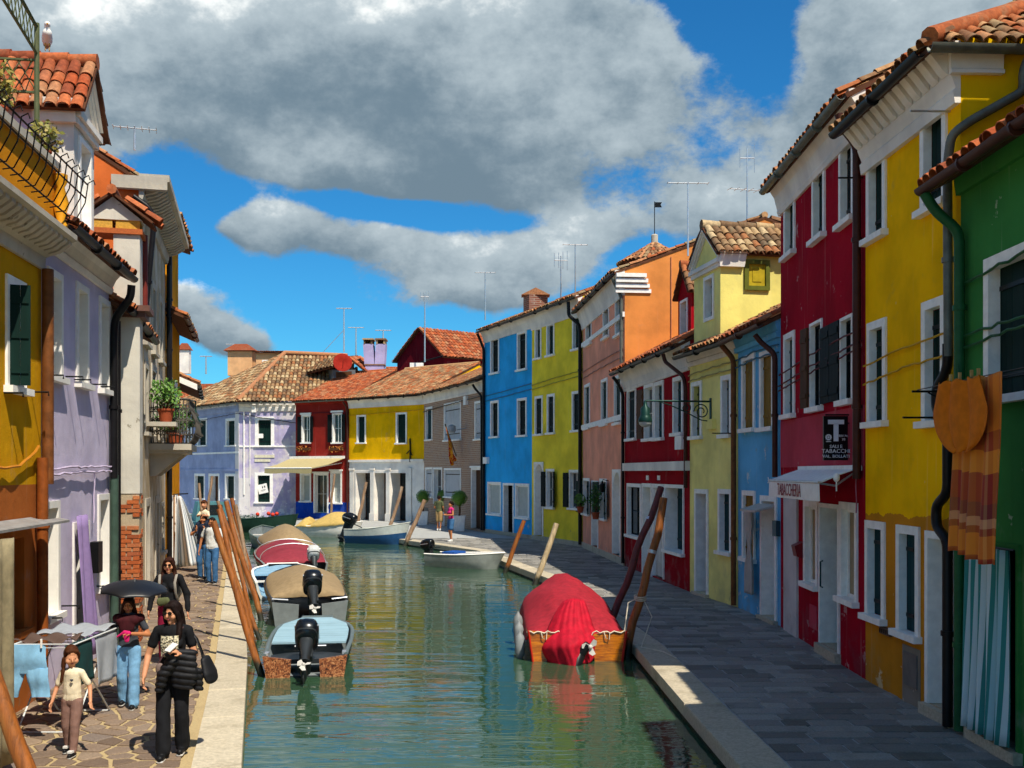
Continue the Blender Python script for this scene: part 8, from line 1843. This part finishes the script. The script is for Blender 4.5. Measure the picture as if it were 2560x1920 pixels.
shorts().build('denim_shorts', DEN, None, 60, 'pale blue denim shorts pegged upside the drying rack at left edge', 'shorts')
mb = MB(); mb.tube([V((x0-.1, Ys, zt+.005)), V((X1+.1, Ys, zt+.005))], .008, 5); mb.tube([V((X1+.1, Ys, zt)), V((X1, Yn, Zr))], .008, 5); mb.build('front_rail', RK, e)
for k, px in enumerate((15, 107)): p = at(px, 1612, Ys); mb = MB(); mb.box(p+V((0, -.035, .02)), .015, .02, .10); mb.build('clothes_peg', WHITE, None, None, 'white clothes peg at the %s of the denim shorts' % ('left waist' if k == 0 else 'right waist'), 'clothes peg')
GRC = cloth('dark_green_cloth', '#173a3a', .85, .12); GRL = cloth('grey_laundry', '#9aa0a8', .85, .08); BRL_ = cloth('brown_laundry', '#5c4a42', .85, .1)
def hang(y0, y1, drop, mat, label, x=None, w=.02):
    xx = X1+.012 if x is None else x
    sheet('washing', mat, lambda a, b: V((xx-.02*(1-b)+w*math.sin(a*11+b*2)*b-.25*max(0, .12-b), y0+(y1-y0)*a, Zr+.012-drop*b)), 20, 12, label, 'laundry')
hang(Yn+.05, Yn+.75, .50, GRC, 'dark green cloth hanging over the near end of the drying rack'); hang(Yn+.85, Yf-.05, .62, GRL, 'long grey cloth hanging over the far end of the drying rack')
sheet('washing', GRL, lambda a, b: V((X0+(X1-X0)*a, Yn+.7+(.85)*b, Zr+.015+.05*abs(math.sin(a*7+b*5)))), 20, 12, 'crumpled grey cloth lying across the top of the drying rack', 'laundry')
sheet('washing', BRL_, lambda a, b: V((X0+.05+(X1-X0-.1)*a, Yn+.06+(.55)*b, Zr+.015+.07*abs(math.sin(a*6+b*4+1)))), 20, 12, 'brown cloth bunched on top of the drying rack', 'laundry')
# net curtain at the left edge
NET = cloth('beige_net', '#8f8468', .9, .2)
f = HO.f; uu = f.hit('c3', 78, 300, .8)[0]
sheet('shade_net', NET, lambda a, b: f.w(uu-1.2+1.2*a, .80+.03*math.sin(a*22)-.0*b, 2.34-2.25*b), 40, 8, 'beige net curtain under the grey canopy at left edge', 'net curtain')
# topiary in white pots before the brick house
TOP = leafmat('topiary_leaf', '#3f6a18', '#6f9a28')
for k, (px, py, r_, lab) in enumerate(((742, 1235, .37, 'left'), (875, 1228, .30, 'middle'), (985, 1245, .40, 'right'))):
    X_, Y_ = cp('c5', px, py); yb = cp('c5', px, (1425, 1430, 1465)[k])[1]; g = ground(X_, yb); c = at(X_, Y_, g.y)
    e = empty('topiary', g, None, 'clipped ball tree in white pot, %s of the three by the brick house' % lab, 'topiary', 'topiary by the brick house'); mb = MB(); w = .30
    mb.loft([[g+V((i*w*s_, j*w*s_, z)) for i, j in ((-1, -1), (1, -1), (1, 1), (-1, 1))] for s_, z in ((.85, 0), (1, .7), (1.06, .7), (1.06, .78), (.9, .78), (.9, .70))]); mb.build('pot', WHITE, e)
    MB().tube([g+V((0, 0, .65)), V((g.x+.03, g.y, (c.z+g.z)/2+.2)), c], .05, 8).build('stem', BROWNW, e, 60)
    mb = MB(); n_ = 1100; rr = r_
    for i in range(n_):
        z = 1-2*(i+.5)/n_; a = i*2.399963; s_ = math.sqrt(1-z*z); d = V((s_*math.cos(a), s_*math.sin(a), z)); p = c+d*rr*(R.uniform(.84, 1.08)+.10*math.sin(3*d.x+5*d.z)*math.sin(4*d.y+k)); t1 = d.orthogonal().normalized(); t2 = d.cross(t1); q = R.uniform(0, 6.28); u_ = t1*math.cos(q)+t2*math.sin(q); v_ = d.cross(u_)*.5+d*R.uniform(-.3, .6); L = .075
        mb.add([p-u_*L*.5, p+v_*L*.5, p+u_*L*.6, p-v_*L*.3], [(0, 1, 2), (0, 2, 3)])
    mb.ball(c, rr*.80, 14, 10); mb.build('crown', TOP, e, fix=False)
# flag on the brick house
f = HK.f; u, z = f.hit('c5', 965, 965); p0 = f.w(u, .0, z); tip = at(*cp('c5', 890, 750), p0.y-1.2); e = empty('flag', p0, None, 'yellow and red flag hanging from slanted pole on the brick house', 'flag')
MB().tube([p0, tip], .03, 6).build('flag_pole', IRON, e, 60)
def flagm():
    m, t, b, P, g = newmat('flag_cloth'); a1 = t.new('ShaderNodeAttribute'); a1.attribute_name = 'su'; n = t.noise(P, 7, 4, .6, 1.0)
    a = t.mix(t.ss(n, .46, .54), C('#d03018'), C('#f0a81c')); t.l.new(a, b.inputs['Base Color']); b.inputs['Roughness'].default_value = .8; return m
a_ = p0.lerp(tip, .95); b_ = p0.lerp(tip, .45); zf = at(*cp('c5', 905, 1030), p0.y-.8).z
sheet('flag_cloth', flagm(), lambda a, b: a_.lerp(b_, a)*(1-b)+V((a_.x+(.30+.22*a)+.08*math.sin(a*8+b*6), a_.y+.15*math.sin(a*9), zf+.3*a))*b, 16, 22, parent=e)
# window plants on the pink and lime houses
f = HP.f
for q, lab in (((590, 1340), 'white flowering plant at the left window of the pink house'), ((672, 1370), 'green trailing plant below the pink house window')):
    u, z = f.hit('c6', *q); p = f.w(u, .22, z-.25); plant(p, (.24, .24, .26 if q[0] < 600 else .5), 300, .10, lab, 6, LEAFG if q[0] < 600 else LEAFD, .14)
    
# shadow casting neighbour beyond the green house, outside the frame
h = House('corner_house', 'tall ochre house next to the green house towards the bridge', Fac((5.2, 8.6), (5.2, -9.0), (0, -2)), 8.6, OCH, D=8, rise=1.8)
for u in (2, 5, 8, 11): h.win((u, u+1, 4, 5.5)); h.win((u, u+1, 6.6, 8.0)); h.win((u, u+1, 1, 2.4))
h.finish(TILE_M, 0, gut=GUT)

# hanging lamp beyond the balcony
p = at(489, 1045, 31.0); e = empty('hanging_lamp', p, None, 'dark bell shaped lamp hanging beside the iron balcony', 'street lamp')
MB().lathe(p-V((0, 0, .28)), [(.02, 0), (.19, .02), (.17, .12), (.09, .30), (.05, .42), (.02, .55)], 14).build('lamp_hood', LG, e, 50)
mb = MB(); q = HA.f.w(.6, 0, p.z+.5); mb.tube([q, V((p.x, p.y, p.z+.5)), V((p.x, p.y, p.z+.2))], .022, 6); mb.build('arm', LG, e, 60)

# tall house standing behind the green one, outside the frame; it shades the near end of the right quay
h = House('rear_house', 'tall ochre house standing behind the green house', Fac((6.6, 10.6), (6.6, 3.5), (0, 7)), 9.95, OCH, D=6, rise=.7)
for u in (1, 3.2, 5.4): h.win((u, u+1, 7.9, 9.3))
h.finish(TILE_M, 0)
